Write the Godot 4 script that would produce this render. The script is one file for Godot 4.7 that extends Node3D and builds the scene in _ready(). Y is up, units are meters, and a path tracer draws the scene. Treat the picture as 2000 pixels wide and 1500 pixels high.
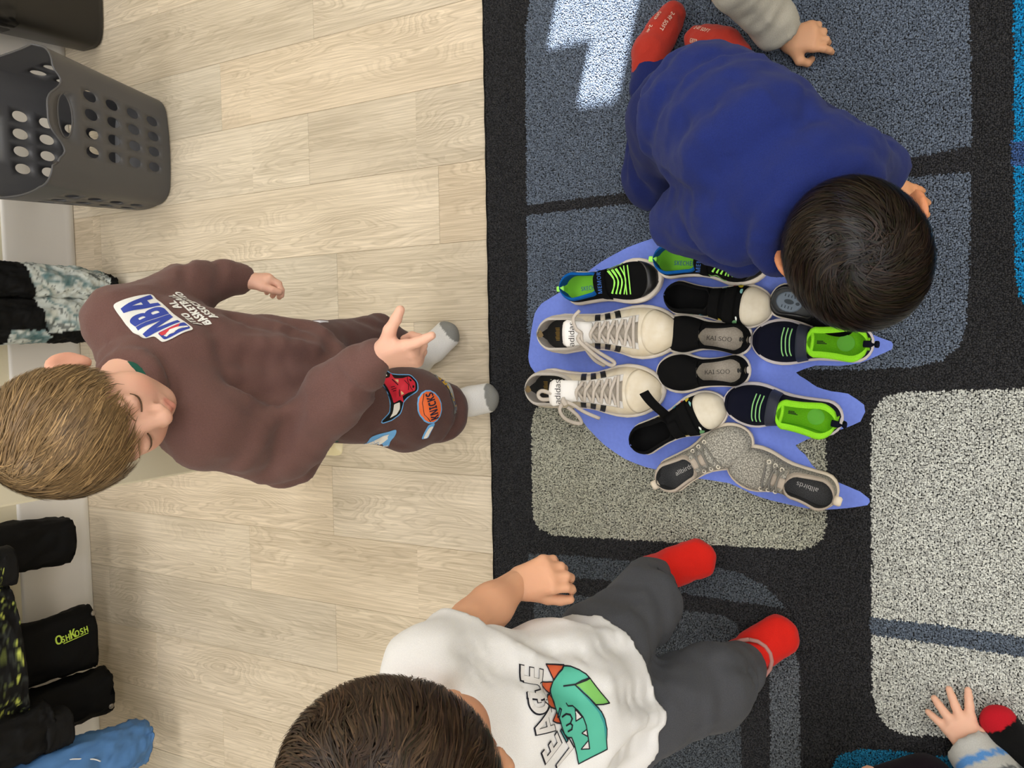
extends Node3D
# A classroom seen from above: children round a paper fish covered with shoes.
# World: x to the window side, y up, -z to the wall with the coats. Metres.

const WALL_Z := -2.322
var M := {}
var taken := {}

func _ready() -> void:
	setup_camera_and_light()
	make_materials()
	build_room()
	build_rug()
	build_paper_fish()
	build_shoes()
	build_storage()
	build_hanging_clothes()
	build_people()

func setup_camera_and_light() -> void:
	var cam := Camera3D.new()
	cam.name = "camera"
	add_child(cam)
	cam.transform = Transform3D(Basis(Vector3(-0.01798, -0.45216, 0.89175), Vector3(0.99887, -0.04744, -0.00392), Vector3(0.04408, 0.89067, 0.4525)).orthonormalized(), Vector3(0, 1.55, 0))
	cam.fov = 53.06
	cam.near = 0.02
	cam.current = true
	var we := WorldEnvironment.new()
	we.name = "world_environment"
	var env := Environment.new()
	env.tonemap_mode = Environment.TONE_MAPPER_LINEAR
	env.tonemap_exposure = 0.97
	env.background_mode = Environment.BG_SKY
	var sky := Sky.new()
	var sm := ProceduralSkyMaterial.new()
	sm.sky_top_color = Color(0.32, 0.5, 0.85)
	sm.sky_horizon_color = Color(0.7, 0.8, 0.95)
	sm.ground_bottom_color = Color(0.35, 0.34, 0.32)
	sm.ground_horizon_color = Color(0.6, 0.62, 0.62)
	sm.sky_energy_multiplier = 3.0
	sky.sky_material = sm
	env.sky = sky
	env.sdfgi_enabled = true
	env.ssao_enabled = true
	env.ssil_enabled = true
	we.environment = env
	add_child(we)
	var sun := DirectionalLight3D.new()
	sun.name = "sun"
	sun.light_color = Color(0.97, 0.98, 1.0)
	sun.light_energy = 26.0
	sun.light_angular_distance = 0.6
	sun.shadow_enabled = true
	add_child(sun)
	sun.look_at_from_position(Vector3.ZERO, SUN_DIR, Vector3.UP)
	# light panels in the ceiling
	for p in PANELS:
		var a := AreaLight3D.new()
		a.name = "panel_light"
		a.area_size = Vector2(1.15, 0.55)
		a.light_color = Color(0.985, 0.985, 1.0)
		a.light_energy = 1.45
		a.area_range = 9.0
		a.area_attenuation = 2.0
		a.shadow_enabled = true
		add_child(a, true)
		a.position = Vector3(p.x, 2.655, p.z)
		a.rotation_degrees = Vector3(-90, 0, 0)

const PANELS := [Vector3(-1.75, 0, -1.65), Vector3(0.0, 0, -1.65), Vector3(1.5, 0, -1.65), Vector3(-1.75, 0, 0.35), Vector3(0.0, 0, 0.35), Vector3(1.5, 0, 0.35), Vector3(-1.75, 0, 2.15), Vector3(0.0, 0, 2.15), Vector3(1.5, 0, 2.15)]
const SUN_DIR := Vector3(-0.785, -0.585, -0.2)

# ---------------------------------------------------------------- helpers
func numbered(called: String) -> String:
	if not taken.has(called):
		taken[called] = 0
		return called
	taken[called] += 1
	return "%s_%03d" % [called, taken[called]]

func tag(o: Node, label := "", category := "", group := "", kind := "") -> void:
	if label: o.set_meta("label", label)
	if category: o.set_meta("category", category)
	if group: o.set_meta("group", group)
	if kind: o.set_meta("kind", kind)

func thing(called: String, label: String, category: String, at := Vector3.ZERO, group := "") -> Node3D:
	var o := Node3D.new()
	o.name = numbered(called)
	add_child(o)
	o.position = at
	tag(o, label, category, group)
	return o

func obj(called: String, mesh: Mesh, m: Material, parent: Node = null, label := "") -> MeshInstance3D:
	var o := MeshInstance3D.new()
	o.mesh = mesh
	o.material_override = m
	if parent == null:
		o.name = numbered(called)
		add_child(o)
	else:
		o.name = called
		parent.add_child(o, true)
	if label: o.set_meta("label", label)
	return o

func lin(r: float, g: float, b: float) -> Color:
	return Color(r, g, b).srgb_to_linear()

func hexl(s: String) -> Color:
	return Color(s).srgb_to_linear()

func flat2(a: Array) -> PackedVector2Array:
	var r := PackedVector2Array()
	for i in range(0, a.size(), 2):
		r.append(Vector2(a[i], a[i + 1]))
	return r

func noise_tex(freq: float, lo: Color, hi: Color, size := 256, oct := 3, normal := false, bump := 4.0, typ := FastNoiseLite.TYPE_SIMPLEX_SMOOTH, sd := 1) -> NoiseTexture2D:
	var n := FastNoiseLite.new()
	n.seed = sd
	n.noise_type = typ
	n.frequency = freq
	n.fractal_octaves = oct
	var t := NoiseTexture2D.new()
	t.width = size
	t.height = size
	t.seamless = true
	t.noise = n
	if normal:
		t.as_normal_map = true
		t.bump_strength = bump
	else:
		var g := Gradient.new()
		g.set_color(0, lo)
		g.set_color(1, hi)
		t.color_ramp = g
	return t

func plain_mat(c: Color, rough := 0.8, spec := 0.5) -> StandardMaterial3D:
	var m := StandardMaterial3D.new()
	m.albedo_color = c
	m.roughness = rough
	m.metallic_specular = spec
	return m

func cloth_mat(c: Color, grain := 60.0, bump := 0.05, rim := 0.0, vc := false, lo := 0.86) -> StandardMaterial3D:
	var m := plain_mat(c, 0.95, 0.25)
	m.vertex_color_use_as_albedo = vc
	m.uv1_triplanar = true
	m.uv1_scale = Vector3.ONE * grain * 0.1
	m.albedo_texture = noise_tex(0.09, Color(lo, lo, lo), Color(1, 1, 1), 256, 4, false, 1, FastNoiseLite.TYPE_SIMPLEX_SMOOTH, 7)
	if bump > 0.0:
		m.heightmap_enabled = true
		m.heightmap_scale = bump
		m.heightmap_texture = tex_weave()
	if rim > 0.0:
		m.rim_enabled = true
		m.rim = rim
		m.rim_tint = 0.6
	return m

var _weave: NoiseTexture2D
func tex_weave() -> NoiseTexture2D:
	if _weave == null:
		_weave = noise_tex(0.16, Color.BLACK, Color.WHITE, 256, 2, false, 1, FastNoiseLite.TYPE_SIMPLEX, 3)
	return _weave

# --- triangles into a SurfaceTool
class Shape:
	var v := PackedVector3Array()
	var c := PackedColorArray()
	var uv := PackedVector2Array()
	var col := Color.WHITE
	var tf := Transform3D()
	func tri(a: Vector3, b: Vector3, d: Vector3) -> void:
		v.append(tf * a); v.append(tf * b); v.append(tf * d)
		c.append(col); c.append(col); c.append(col)
	func quad(a: Vector3, b: Vector3, d: Vector3, e: Vector3) -> void:
		tri(a, b, d); tri(a, d, e)
	# rows of points (Array of PackedVector3Array), optionally closed round
	func grid(rows: Array, wrap := false, cap0 := false, cap1 := false) -> void:
		for i in rows.size() - 1:
			var p: PackedVector3Array = rows[i]
			var q: PackedVector3Array = rows[i + 1]
			var n := p.size()
			for j in (n if wrap else n - 1):
				var k := (j + 1) % n
				quad(p[j], p[k], q[k], q[j])
		if cap0: fan(rows[0], true)
		if cap1: fan(rows[-1], false)
	func fan(p: PackedVector3Array, flip := false) -> void:
		var m := Vector3.ZERO
		for q in p: m += q
		m /= p.size()
		for j in p.size():
			var k := (j + 1) % p.size()
			if flip: tri(m, p[k], p[j])
			else: tri(m, p[j], p[k])
	func box(a: Vector3, b: Vector3, bev := 0.0) -> void:
		var lo := a.min(b)
		var hi := a.max(b)
		if bev <= 0.0:
			_box(lo, hi)
			return
		var rows := []
		for y in [[lo.y, bev], [lo.y + bev, 0.0], [hi.y - bev, 0.0], [hi.y, bev]]:
			var e: float = y[1]
			var r := PackedVector3Array()
			var x0 := lo.x + e
			var x1 := hi.x - e
			var z0 := lo.z + e
			var z1 := hi.z - e
			for q in [[x1, z0 + bev], [x1, z1 - bev], [x1 - bev, z1], [x0 + bev, z1], [x0, z1 - bev], [x0, z0 + bev], [x0 + bev, z0], [x1 - bev, z0]]:
				r.append(Vector3(q[0], y[0], q[1]))
			rows.append(r)
		grid(rows, true, true, true)
	func _box(lo: Vector3, hi: Vector3) -> void:
		var p := []
		for i in 8:
			p.append(Vector3(hi.x if i & 1 else lo.x, hi.y if i & 2 else lo.y, hi.z if i & 4 else lo.z))
		for q in [[0, 2, 3, 1], [4, 5, 7, 6], [0, 4, 6, 2], [1, 3, 7, 5], [2, 6, 7, 3], [0, 1, 5, 4]]:
			quad(p[q[0]], p[q[1]], p[q[2]], p[q[3]])
	# tube along points with radii
	func tube(pts: PackedVector3Array, r: Variant, seg := 8, flat := 1.0, upv := Vector3.UP) -> void:
		var rows := []
		for i in pts.size():
			var t := (pts[mini(i + 1, pts.size() - 1)] - pts[maxi(i - 1, 0)]).normalized()
			var s := t.cross(upv)
			if s.length() < 0.05: s = t.cross(Vector3(0.3, 0.2, 0.9))
			s = s.normalized()
			var u := s.cross(t)
			var rr: float = r if r is float else r[i]
			var ring := PackedVector3Array()
			for k in seg:
				var a := TAU * k / seg
				ring.append(pts[i] + s * cos(a) * rr + u * sin(a) * rr * flat)
			rows.append(ring)
		grid(rows, true, true, true)
	# prism of a polygon in xz between two heights, with a bevel
	func prism(poly: PackedVector2Array, y0: float, y1: float) -> void:
		var idx := Geometry2D.triangulate_polygon(poly)
		for i in range(0, idx.size(), 3):
			var a := poly[idx[i]]
			var b := poly[idx[i + 1]]
			var d := poly[idx[i + 2]]
			tri(Vector3(a.x, y1, a.y), Vector3(b.x, y1, b.y), Vector3(d.x, y1, d.y))
			tri(Vector3(a.x, y0, a.y), Vector3(d.x, y0, d.y), Vector3(b.x, y0, b.y))
		for i in poly.size():
			var a := poly[i]
			var b := poly[(i + 1) % poly.size()]
			quad(Vector3(a.x, y0, a.y), Vector3(b.x, y0, b.y), Vector3(b.x, y1, b.y), Vector3(a.x, y1, a.y))
	func mesh(smooth := true) -> ArrayMesh:
		var st := SurfaceTool.new()
		st.begin(Mesh.PRIMITIVE_TRIANGLES)
		st.set_smooth_group(0 if smooth else -1)
		var has_uv := uv.size() == v.size()
		for i in v.size():
			st.set_color(c[i])
			if has_uv: st.set_uv(uv[i])
			st.add_vertex(v[i])
		st.generate_normals()
		return st.commit()

func rot_y(p: Vector3, a: float) -> Vector3:
	return p.rotated(Vector3.UP, a)

# smooth curve through points
func spline(p: Array, n: int) -> PackedVector3Array:
	var r := PackedVector3Array()
	for i in n:
		var t := float(i) / (n - 1) * (p.size() - 1)
		var k := mini(int(t), p.size() - 2)
		var a: Vector3 = p[maxi(k - 1, 0)]
		var b: Vector3 = p[k]
		var c: Vector3 = p[k + 1]
		var d: Vector3 = p[mini(k + 2, p.size() - 1)]
		r.append(b.cubic_interpolate(c, a, d, t - k))
	return r

func curve1(x: float, pts: Array) -> float:   # pts: [[x, y], ...] smooth lookup
	if x <= pts[0][0]: return pts[0][1]
	for i in pts.size() - 1:
		if x <= pts[i + 1][0]:
			var a: Array = pts[i]
			var b: Array = pts[i + 1]
			var t: float = (x - a[0]) / (b[0] - a[0])
			var pa: float = pts[maxi(i - 1, 0)][1]
			var pb: float = pts[mini(i + 2, pts.size() - 1)][1]
			return cubic_interpolate(a[1], b[1], pa, pb, t)
	return pts[-1][1]

# ---------------------------------------------------------------- materials
func make_materials() -> void:
	M.wall = plain_mat(Color(0.87, 0.84, 0.74), 0.85)
	M.wall.heightmap_enabled = true
	M.wall.heightmap_scale = 0.04
	M.wall.heightmap_texture = noise_tex(0.05, Color.BLACK, Color.WHITE, 256, 4)
	M.wall.uv1_triplanar = true
	M.wall.uv1_scale = Vector3.ONE * 3.0
	M.ceiling = plain_mat(Color(0.93, 0.92, 0.89), 0.95)
	M.baseboard = plain_mat(Color(0.86, 0.845, 0.82), 0.32)
	M.dark_gap = plain_mat(Color(0.2, 0.17, 0.14), 0.95)
	var wood := wood_image()
	M.wood = []
	for k in 4:
		var m := plain_mat([Color(1, 1, 1), Color(0.985, 0.98, 0.975), Color(1.0, 0.99, 0.98), Color(0.97, 0.965, 0.955)][k], 0.48)
		m.albedo_texture = wood[0]
		m.roughness = 0.5
		m.metallic_specular = 0.42
		m.heightmap_enabled = true
		m.heightmap_texture = wood[0]
		m.heightmap_scale = 0.006
		M.wood.append(m)
	M.white_paint = plain_mat(Color(0.92, 0.92, 0.9), 0.4)
	M.panel = plain_mat(Color(1, 1, 1), 0.6)
	M.panel.emission_enabled = true
	M.panel.emission = Color(0.985, 0.985, 1.0)
	M.panel.emission_energy_multiplier = 1.5
	M.glass = plain_mat(Color(0.9, 0.95, 1.0, 0.06), 0.02)
	M.glass.transparency = BaseMaterial3D.TRANSPARENCY_ALPHA
	M.blind = plain_mat(Color(0.8, 0.79, 0.75), 0.9)
	M.vc = plain_mat(Color.WHITE, 0.85, 0.3)
	M.vc.vertex_color_use_as_albedo = true
	M.vc_print = plain_mat(Color.WHITE, 0.55, 0.4)
	M.vc_print.vertex_color_use_as_albedo = true

func wood_image() -> Array:
	var W := 1024
	var H := 1020
	var strip := 204
	var data := PackedByteArray()
	data.resize(W * H * 3)
	var n := FastNoiseLite.new()
	n.seed = 11
	n.noise_type = FastNoiseLite.TYPE_SIMPLEX
	n.frequency = 1.0
	n.fractal_type = FastNoiseLite.FRACTAL_NONE
	var rng := RandomNumberGenerator.new()
	rng.seed = 5
	var i := 0
	for y in H:
		var s := y / strip
		rng.seed = 100 + s
		var yc := [0.09, 0.04, 0.13, 0.1, 0.07][s] as float
		var x0 := [0.35, 0.9, 0.55, 0.2, 0.75][s] as float
		var tone := [0.0, 0.012, -0.01, -0.025, 0.015][s] as float
		var warm := [0.0, 0.01, 0.02, -0.01, 0.0][s] as float
		var v := (y % strip) / float(strip) * 0.181
		for x in W:
			var u := x / 1024.0 * 1.3
			var wx := n.get_noise_2d(u * 2.2 + s * 31.0, v * 9.0)
			var dy := v - yc + wx * 0.035
			var dx := 0.018 + 0.085 * (u - x0) + wx * 0.02
			var d := sqrt(dy * dy + dx * dx)
			var ring := d * 105.0 + n.get_noise_2d(u * 9.0, v * 40.0 + s * 7.0) * 0.3
			var fr := ring - floorf(ring)
			var line := maxf(0.0, 1.0 - absf(fr - 0.5) * 5.5)
			var near := clampf(1.3 - d * 9.0, 0.12, 1.0)
			var streak := n.get_noise_2d(u * 9.0 + s * 5.0, v * 640.0)
			var streak2 := n.get_noise_2d(u * 2.6 + s * 9.0, v * 150.0 + 50.0)
			var blot := wx * 0.025
			var g := 0.795 + tone + blot + (fr - 0.5) * 0.05 * near - line * 0.07 * near + streak * 0.034 + streak2 * 0.036
			data[i] = int(clampf((g - 0.006 + warm * 0.6) * 255.0, 0, 255))
			data[i + 1] = int(clampf((g - 0.055) * 255.0, 0, 255))
			data[i + 2] = int(clampf((g - 0.14 - warm * 0.6) * 255.0, 0, 255))
			i += 3
	var im := Image.create_from_data(W, H, false, Image.FORMAT_RGB8, data)
	return [ImageTexture.create_from_image(im)]

# ---------------------------------------------------------------- the room
func struct_box(called: String, a: Vector3, b: Vector3, m: Material, parent: Node = null, bev := 0.0) -> MeshInstance3D:
	var s := Shape.new()
	s.box(a, b, bev)
	var o := obj(called, s.mesh(false), m, parent)
	if parent == null: o.set_meta("kind", "structure")
	return o

func build_room() -> void:
	# floor of laid planks
	var fl := Node3D.new()
	fl.name = "floor"
	fl.set_meta("kind", "structure")
	fl.set_meta("label", "pale oak vinyl plank floor")
	add_child(fl)
	struct_box("subfloor", Vector3(-3.0, -0.06, -2.5), Vector3(2.2, -0.009, 3.5), M.dark_gap, fl)
	var joints := {-5: -2.01, -4: -1.315, -3: -1.612, -2: -1.314, -1: -0.62, 0: -1.05, 1: -1.279, 2: -0.971, 3: -1.36, 4: -1.664, 5: -1.333, 6: -1.9}
	var rng := RandomNumberGenerator.new()
	rng.seed = 21
	for r in range(-15, 13):
		var x0 := -0.291 + 0.1812 * (r + 1)
		var x1 := x0 + 0.1812
		var j: float = joints.get(r, -1.0 - 0.37 * ((r + 20) % 3))
		var z := j
		while z > -2.34: z -= 1.22
		while z < 3.3:
			var za := maxf(z, -2.36)
			var zb := minf(z + 1.22, 3.4)
			plank(fl, x0, x1, za, zb, rng)
			z += 1.22
	# walls; the coat wall is turned a little
	var wb := struct_box("wall_back", Vector3(-3.2, -0.02, -0.15), Vector3(2.4, 2.7, 0), M.wall)
	wb.position = Vector3(0, 0, WALL_Z)
	wb.rotation.y = 0.0137
	tag(wb, "cream painted wall behind the hanging snow clothes")
	var s := Shape.new()
	var prof := [[0.0, 0.0], [0.011, 0.0], [0.013, 0.004], [0.0125, 0.02], [0.008, 0.03], [0.0075, 0.205], [0.006, 0.213], [0.0, 0.215]]
	var rows := []
	for q in prof:
		rows.append(PackedVector3Array([Vector3(-3.0, q[1], q[0]), Vector3(2.2, q[1], q[0])]))
	s.grid(rows)
	var bb := obj("baseboard_back", s.mesh(true), M.baseboard)
	bb.set_meta("kind", "structure")
	bb.position = Vector3(0, 0.0, WALL_Z)
	bb.rotation.y = 0.0137
	struct_box("wall_left", Vector3(-3.1, -0.02, -2.5), Vector3(-3.0, 2.7, 3.5), M.wall)
	struct_box("wall_front", Vector3(-3.1, -0.02, 3.4), Vector3(2.3, 2.7, 3.5), M.wall)
	struct_box("ceiling", Vector3(-3.1, 2.7, -2.5), Vector3(2.3, 2.8, 3.5), M.ceiling)
	# window wall with its opening
	var wr := Node3D.new()
	wr.name = "wall_right"
	wr.set_meta("kind", "structure")
	add_child(wr)
	var wz0 := -0.285
	var wz1 := -0.075
	var wy0 := 0.88
	var wy1 := 2.05
	struct_box("wall_panel", Vector3(2.2, -0.02, -2.5), Vector3(2.3, 2.7, wz0), M.wall, wr)
	struct_box("wall_panel", Vector3(2.2, -0.02, wz1), Vector3(2.3, 2.7, 3.5), M.wall, wr)
	struct_box("wall_panel", Vector3(2.2, -0.02, wz0), Vector3(2.3, wy0, wz1), M.wall, wr)
	struct_box("wall_panel", Vector3(2.2, wy1, wz0), Vector3(2.3, 2.7, wz1), M.wall, wr)
	var win := Node3D.new()
	win.name = "window_1"
	win.set_meta("kind", "structure")
	add_child(win)
	struct_box("window_sill", Vector3(2.12, wy0 - 0.03, wz0 - 0.03), Vector3(2.215, wy0, wz1 + 0.03), M.white_paint, win, 0.004)
	for q in [[wz0 - 0.012, wz0 + 0.0], [wz1, wz1 + 0.012]]:
		struct_box("window_frame", Vector3(2.21, wy0, q[0]), Vector3(2.3, wy1, q[1]), M.white_paint, win)
	struct_box("pane", Vector3(2.255, wy0, wz0), Vector3(2.259, wy1, wz1), M.glass, win)
	# two roller blinds let down to different heights
	for q in [[wz0, -0.178, 1.197], [-0.178, wz1, 1.296]]:
		var bl := obj("roller_blind", blind_mesh(q[0], q[1], q[2], wy1), M.blind, win)
		bl.set_meta("label", "roller blind pulled part way down")
	# cream column with a coved base
	var col := Node3D.new()
	col.name = "wall_column"
	tag(col, "cream painted column rising from the plank floor behind the boy in brown", "", "", "structure")
	add_child(col)
	col.position = Vector3(-0.17, 0, -1.37)
	col.rotation.y = 0.0
	struct_box("shaft", Vector3(-0.07, 0.0, -0.07), Vector3(0.07, 2.7, 0.07), M.wall, col, 0.004)
	var cs := Shape.new()
	var cr := []
	for q in [[0.094, 0.0], [0.092, 0.003], [0.08, 0.008], [0.075, 0.02], [0.074, 0.095], [0.07, 0.1]]:
		var e: float = q[0]
		var ring := PackedVector3Array()
		for k in 20:
			var a := TAU * (k + 0.5) / 20
			var cx := signf(cos(a)) * pow(absf(cos(a)), 0.18)
			var cz := signf(sin(a)) * pow(absf(sin(a)), 0.18)
			ring.append(Vector3(cx * e, q[1], cz * e))
		cr.append(ring)
	cs.grid(cr, true)
	M.cove = plain_mat(Color(0.86, 0.81, 0.65), 0.3)
	obj("cove_base", cs.mesh(true), M.cove, col)
	# ceiling light panels
	for p in PANELS:
		var lp := thing("ceiling_light", "flat oblong white light panel set in the ceiling", "light", Vector3(p.x, 2.66, p.z), "ceiling light panels")
		struct_box("frame", Vector3(-0.62, 0.006, -0.32), Vector3(0.62, 0.042, 0.32), M.white_paint, lp, 0.004)
		struct_box("diffuser", Vector3(-0.59, 0.0, -0.29), Vector3(0.59, 0.006, 0.29), M.panel, lp)

func blind_mesh(z0: float, z1: float, y0: float, y1: float) -> ArrayMesh:
	var s := Shape.new()
	s.box(Vector3(2.225, y0, z0), Vector3(2.2275, y1, z1))
	s.tube(PackedVector3Array([Vector3(2.226, y0, z0), Vector3(2.226, y0, z1)]), 0.009, 8)
	return s.mesh(false)

func plank(parent: Node, x0: float, x1: float, z0: float, z1: float, rng: RandomNumberGenerator) -> void:
	if z1 - z0 < 0.02: return
	var s := Shape.new()
	var g := 0.0002
	var b := 0.0007
	x0 += g; x1 -= g; z0 += g; z1 -= g
	var y := 0.0
	var yb := -0.0008
	var bot := -0.009
	var o := PackedVector3Array([Vector3(x0, yb, z0), Vector3(x1, yb, z0), Vector3(x1, yb, z1), Vector3(x0, yb, z1)])
	var i := PackedVector3Array([Vector3(x0 + b, y, z0 + b), Vector3(x1 - b, y, z0 + b), Vector3(x1 - b, y, z1 - b), Vector3(x0 + b, y, z1 - b)])
	var l := PackedVector3Array()
	for q in o: l.append(Vector3(q.x, bot, q.z))
	s.quad(i[0], i[1], i[2], i[3])
	for k in 4:
		var n := (k + 1) % 4
		s.quad(o[k], o[n], i[n], i[k])
		s.quad(l[k], l[n], o[n], o[k])
	var strip := rng.randi() % 5
	var off := rng.randf()
	var fl := rng.randi() % 2
	for p in s.v:
		var t := (p.x - x0) / (x1 - x0)
		if fl == 1: t = 1.0 - t
		s.uv.append(Vector2((p.z - z0) / 1.3 + off, (strip + 0.01 + 0.98 * t) / 5.0))
	obj("plank", s.mesh(false), M.wood[rng.randi() % 4], parent)

# ---------------------------------------------------------------- rug and paper fish
const FISH := [-0.015, -0.739, 0.044, -0.730, 0.080, -0.721, 0.101, -0.704, 0.122, -0.662, 0.140, -0.629, 0.166, -0.591, 0.183, -0.563, 0.207, -0.509, 0.221, -0.457, 0.226, -0.423, 0.220, -0.373, 0.204, -0.317, 0.180, -0.263, 0.150, -0.210, 0.114, -0.156, 0.072, -0.103, 0.021, -0.055, 0.010, -0.035, 0.003, -0.018, -0.002, -0.015, -0.011, -0.017, -0.023, -0.042, -0.035, -0.068, -0.040, -0.103, -0.039, -0.145, -0.052, -0.179, -0.064, -0.163, -0.079, -0.142, -0.087, -0.117, -0.091, -0.089, -0.111, -0.062, -0.124, -0.060, -0.142, -0.068, -0.157, -0.099, -0.168, -0.138, -0.190, -0.180, -0.207, -0.163, -0.226, -0.151, -0.244, -0.131, -0.257, -0.103, -0.271, -0.068, -0.283, -0.053, -0.289, -0.052, -0.295, -0.056, -0.303, -0.089, -0.309, -0.127, -0.309, -0.160, -0.304, -0.193, -0.298, -0.227, -0.290, -0.257, -0.270, -0.304, -0.264, -0.369, -0.255, -0.427, -0.247, -0.474, -0.232, -0.519, -0.204, -0.564, -0.170, -0.600, -0.137, -0.626, -0.100, -0.649, -0.078, -0.680, -0.060, -0.714, -0.037, -0.734]
const RUG_A := [0.817, -0.708, 0.745, -0.725, 0.693, -0.735, 0.485, -0.737, 0.049, -0.741, -0.008, -0.729, -0.036, -0.699, -0.046, -0.230, -0.047, -0.052, -0.042, 0.022, -0.032, 0.062, -0.007, 0.087, 0.029, 0.099, 0.147, 0.102, 0.320, 0.104, 0.449, 0.102, 0.577, 0.098, 0.645, 0.096, 0.715, 0.088, 0.907, -0.641, 0.863, -0.677]
const RUG_A_BAND := [0.318, -0.743, 0.321, -0.469, 0.328, -0.229, 0.325, 0.009, 0.333, 0.105, 0.290, 0.106, 0.291, 0.009, 0.294, -0.229, 0.297, -0.469, 0.296, -0.744]
const RUG_B := [-0.167, -0.736, -0.133, -0.727, -0.114, -0.699, -0.109, -0.540, -0.108, -0.174, -0.122, -0.138, -0.155, -0.127, -0.338, -0.126, -0.365, -0.133, -0.382, -0.149, -0.390, -0.175, -0.398, -0.329, -0.405, -0.544, -0.411, -0.687, -0.400, -0.721, -0.372, -0.737]
const RUG_C1 := [-0.459, -0.749, -0.452, -0.657, -0.449, -0.514, -0.442, -0.338, -0.449, -0.282, -0.467, -0.238, -0.492, -0.211, -0.507, -0.198, -0.506, -0.282, -0.505, -0.371, -0.500, -0.445, -0.497, -0.562, -0.499, -0.671, -0.498, -0.750]
const RUG_C2 := [-0.590, -0.232, -0.579, -0.205, -0.586, -0.184, -0.609, -0.175, -0.911, -0.171, -0.926, -0.228, -0.639, -0.229]
const RUG_C3 := [-0.539, -0.737, -0.538, -0.604, -0.539, -0.484, -0.538, -0.324, -0.549, -0.293, -0.573, -0.283, -0.722, -0.284, -0.942, -0.284, -1.066, -0.751]
const RUG_D := [-0.148, -0.051, -0.120, -0.046, -0.101, -0.033, -0.089, -0.008, -0.084, 0.070, -0.080, 0.182, -0.078, 0.286, -0.680, 0.294, -0.688, 0.188, -0.701, 0.082, -0.713, 0.005, -0.705, -0.020, -0.683, -0.038, -0.650, -0.047, -0.497, -0.049]
const RUG_D_BAND := [-0.503, -0.052, -0.502, 0.073, -0.505, 0.186, -0.504, 0.292, -0.543, 0.292, -0.539, 0.187, -0.537, 0.073, -0.536, -0.052]
const RUG_E := [-0.802, -0.116, -0.784, -0.110, -0.769, -0.095, -0.755, -0.067, -0.745, 0.001, -0.736, 0.090, -0.725, 0.188, -0.713, 0.294, -0.879, 0.297, -1.003, -0.120]
const RUG_F := [0.614, 0.159, 0.564, 0.161, 0.312, 0.165, 0.108, 0.168, 0.075, 0.174, 0.056, 0.185, 0.045, 0.210, 0.040, 0.285, 0.586, 0.278]
const RUG_F_BAND := [0.333, 0.160, 0.321, 0.281, 0.279, 0.282, 0.291, 0.161]

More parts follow.
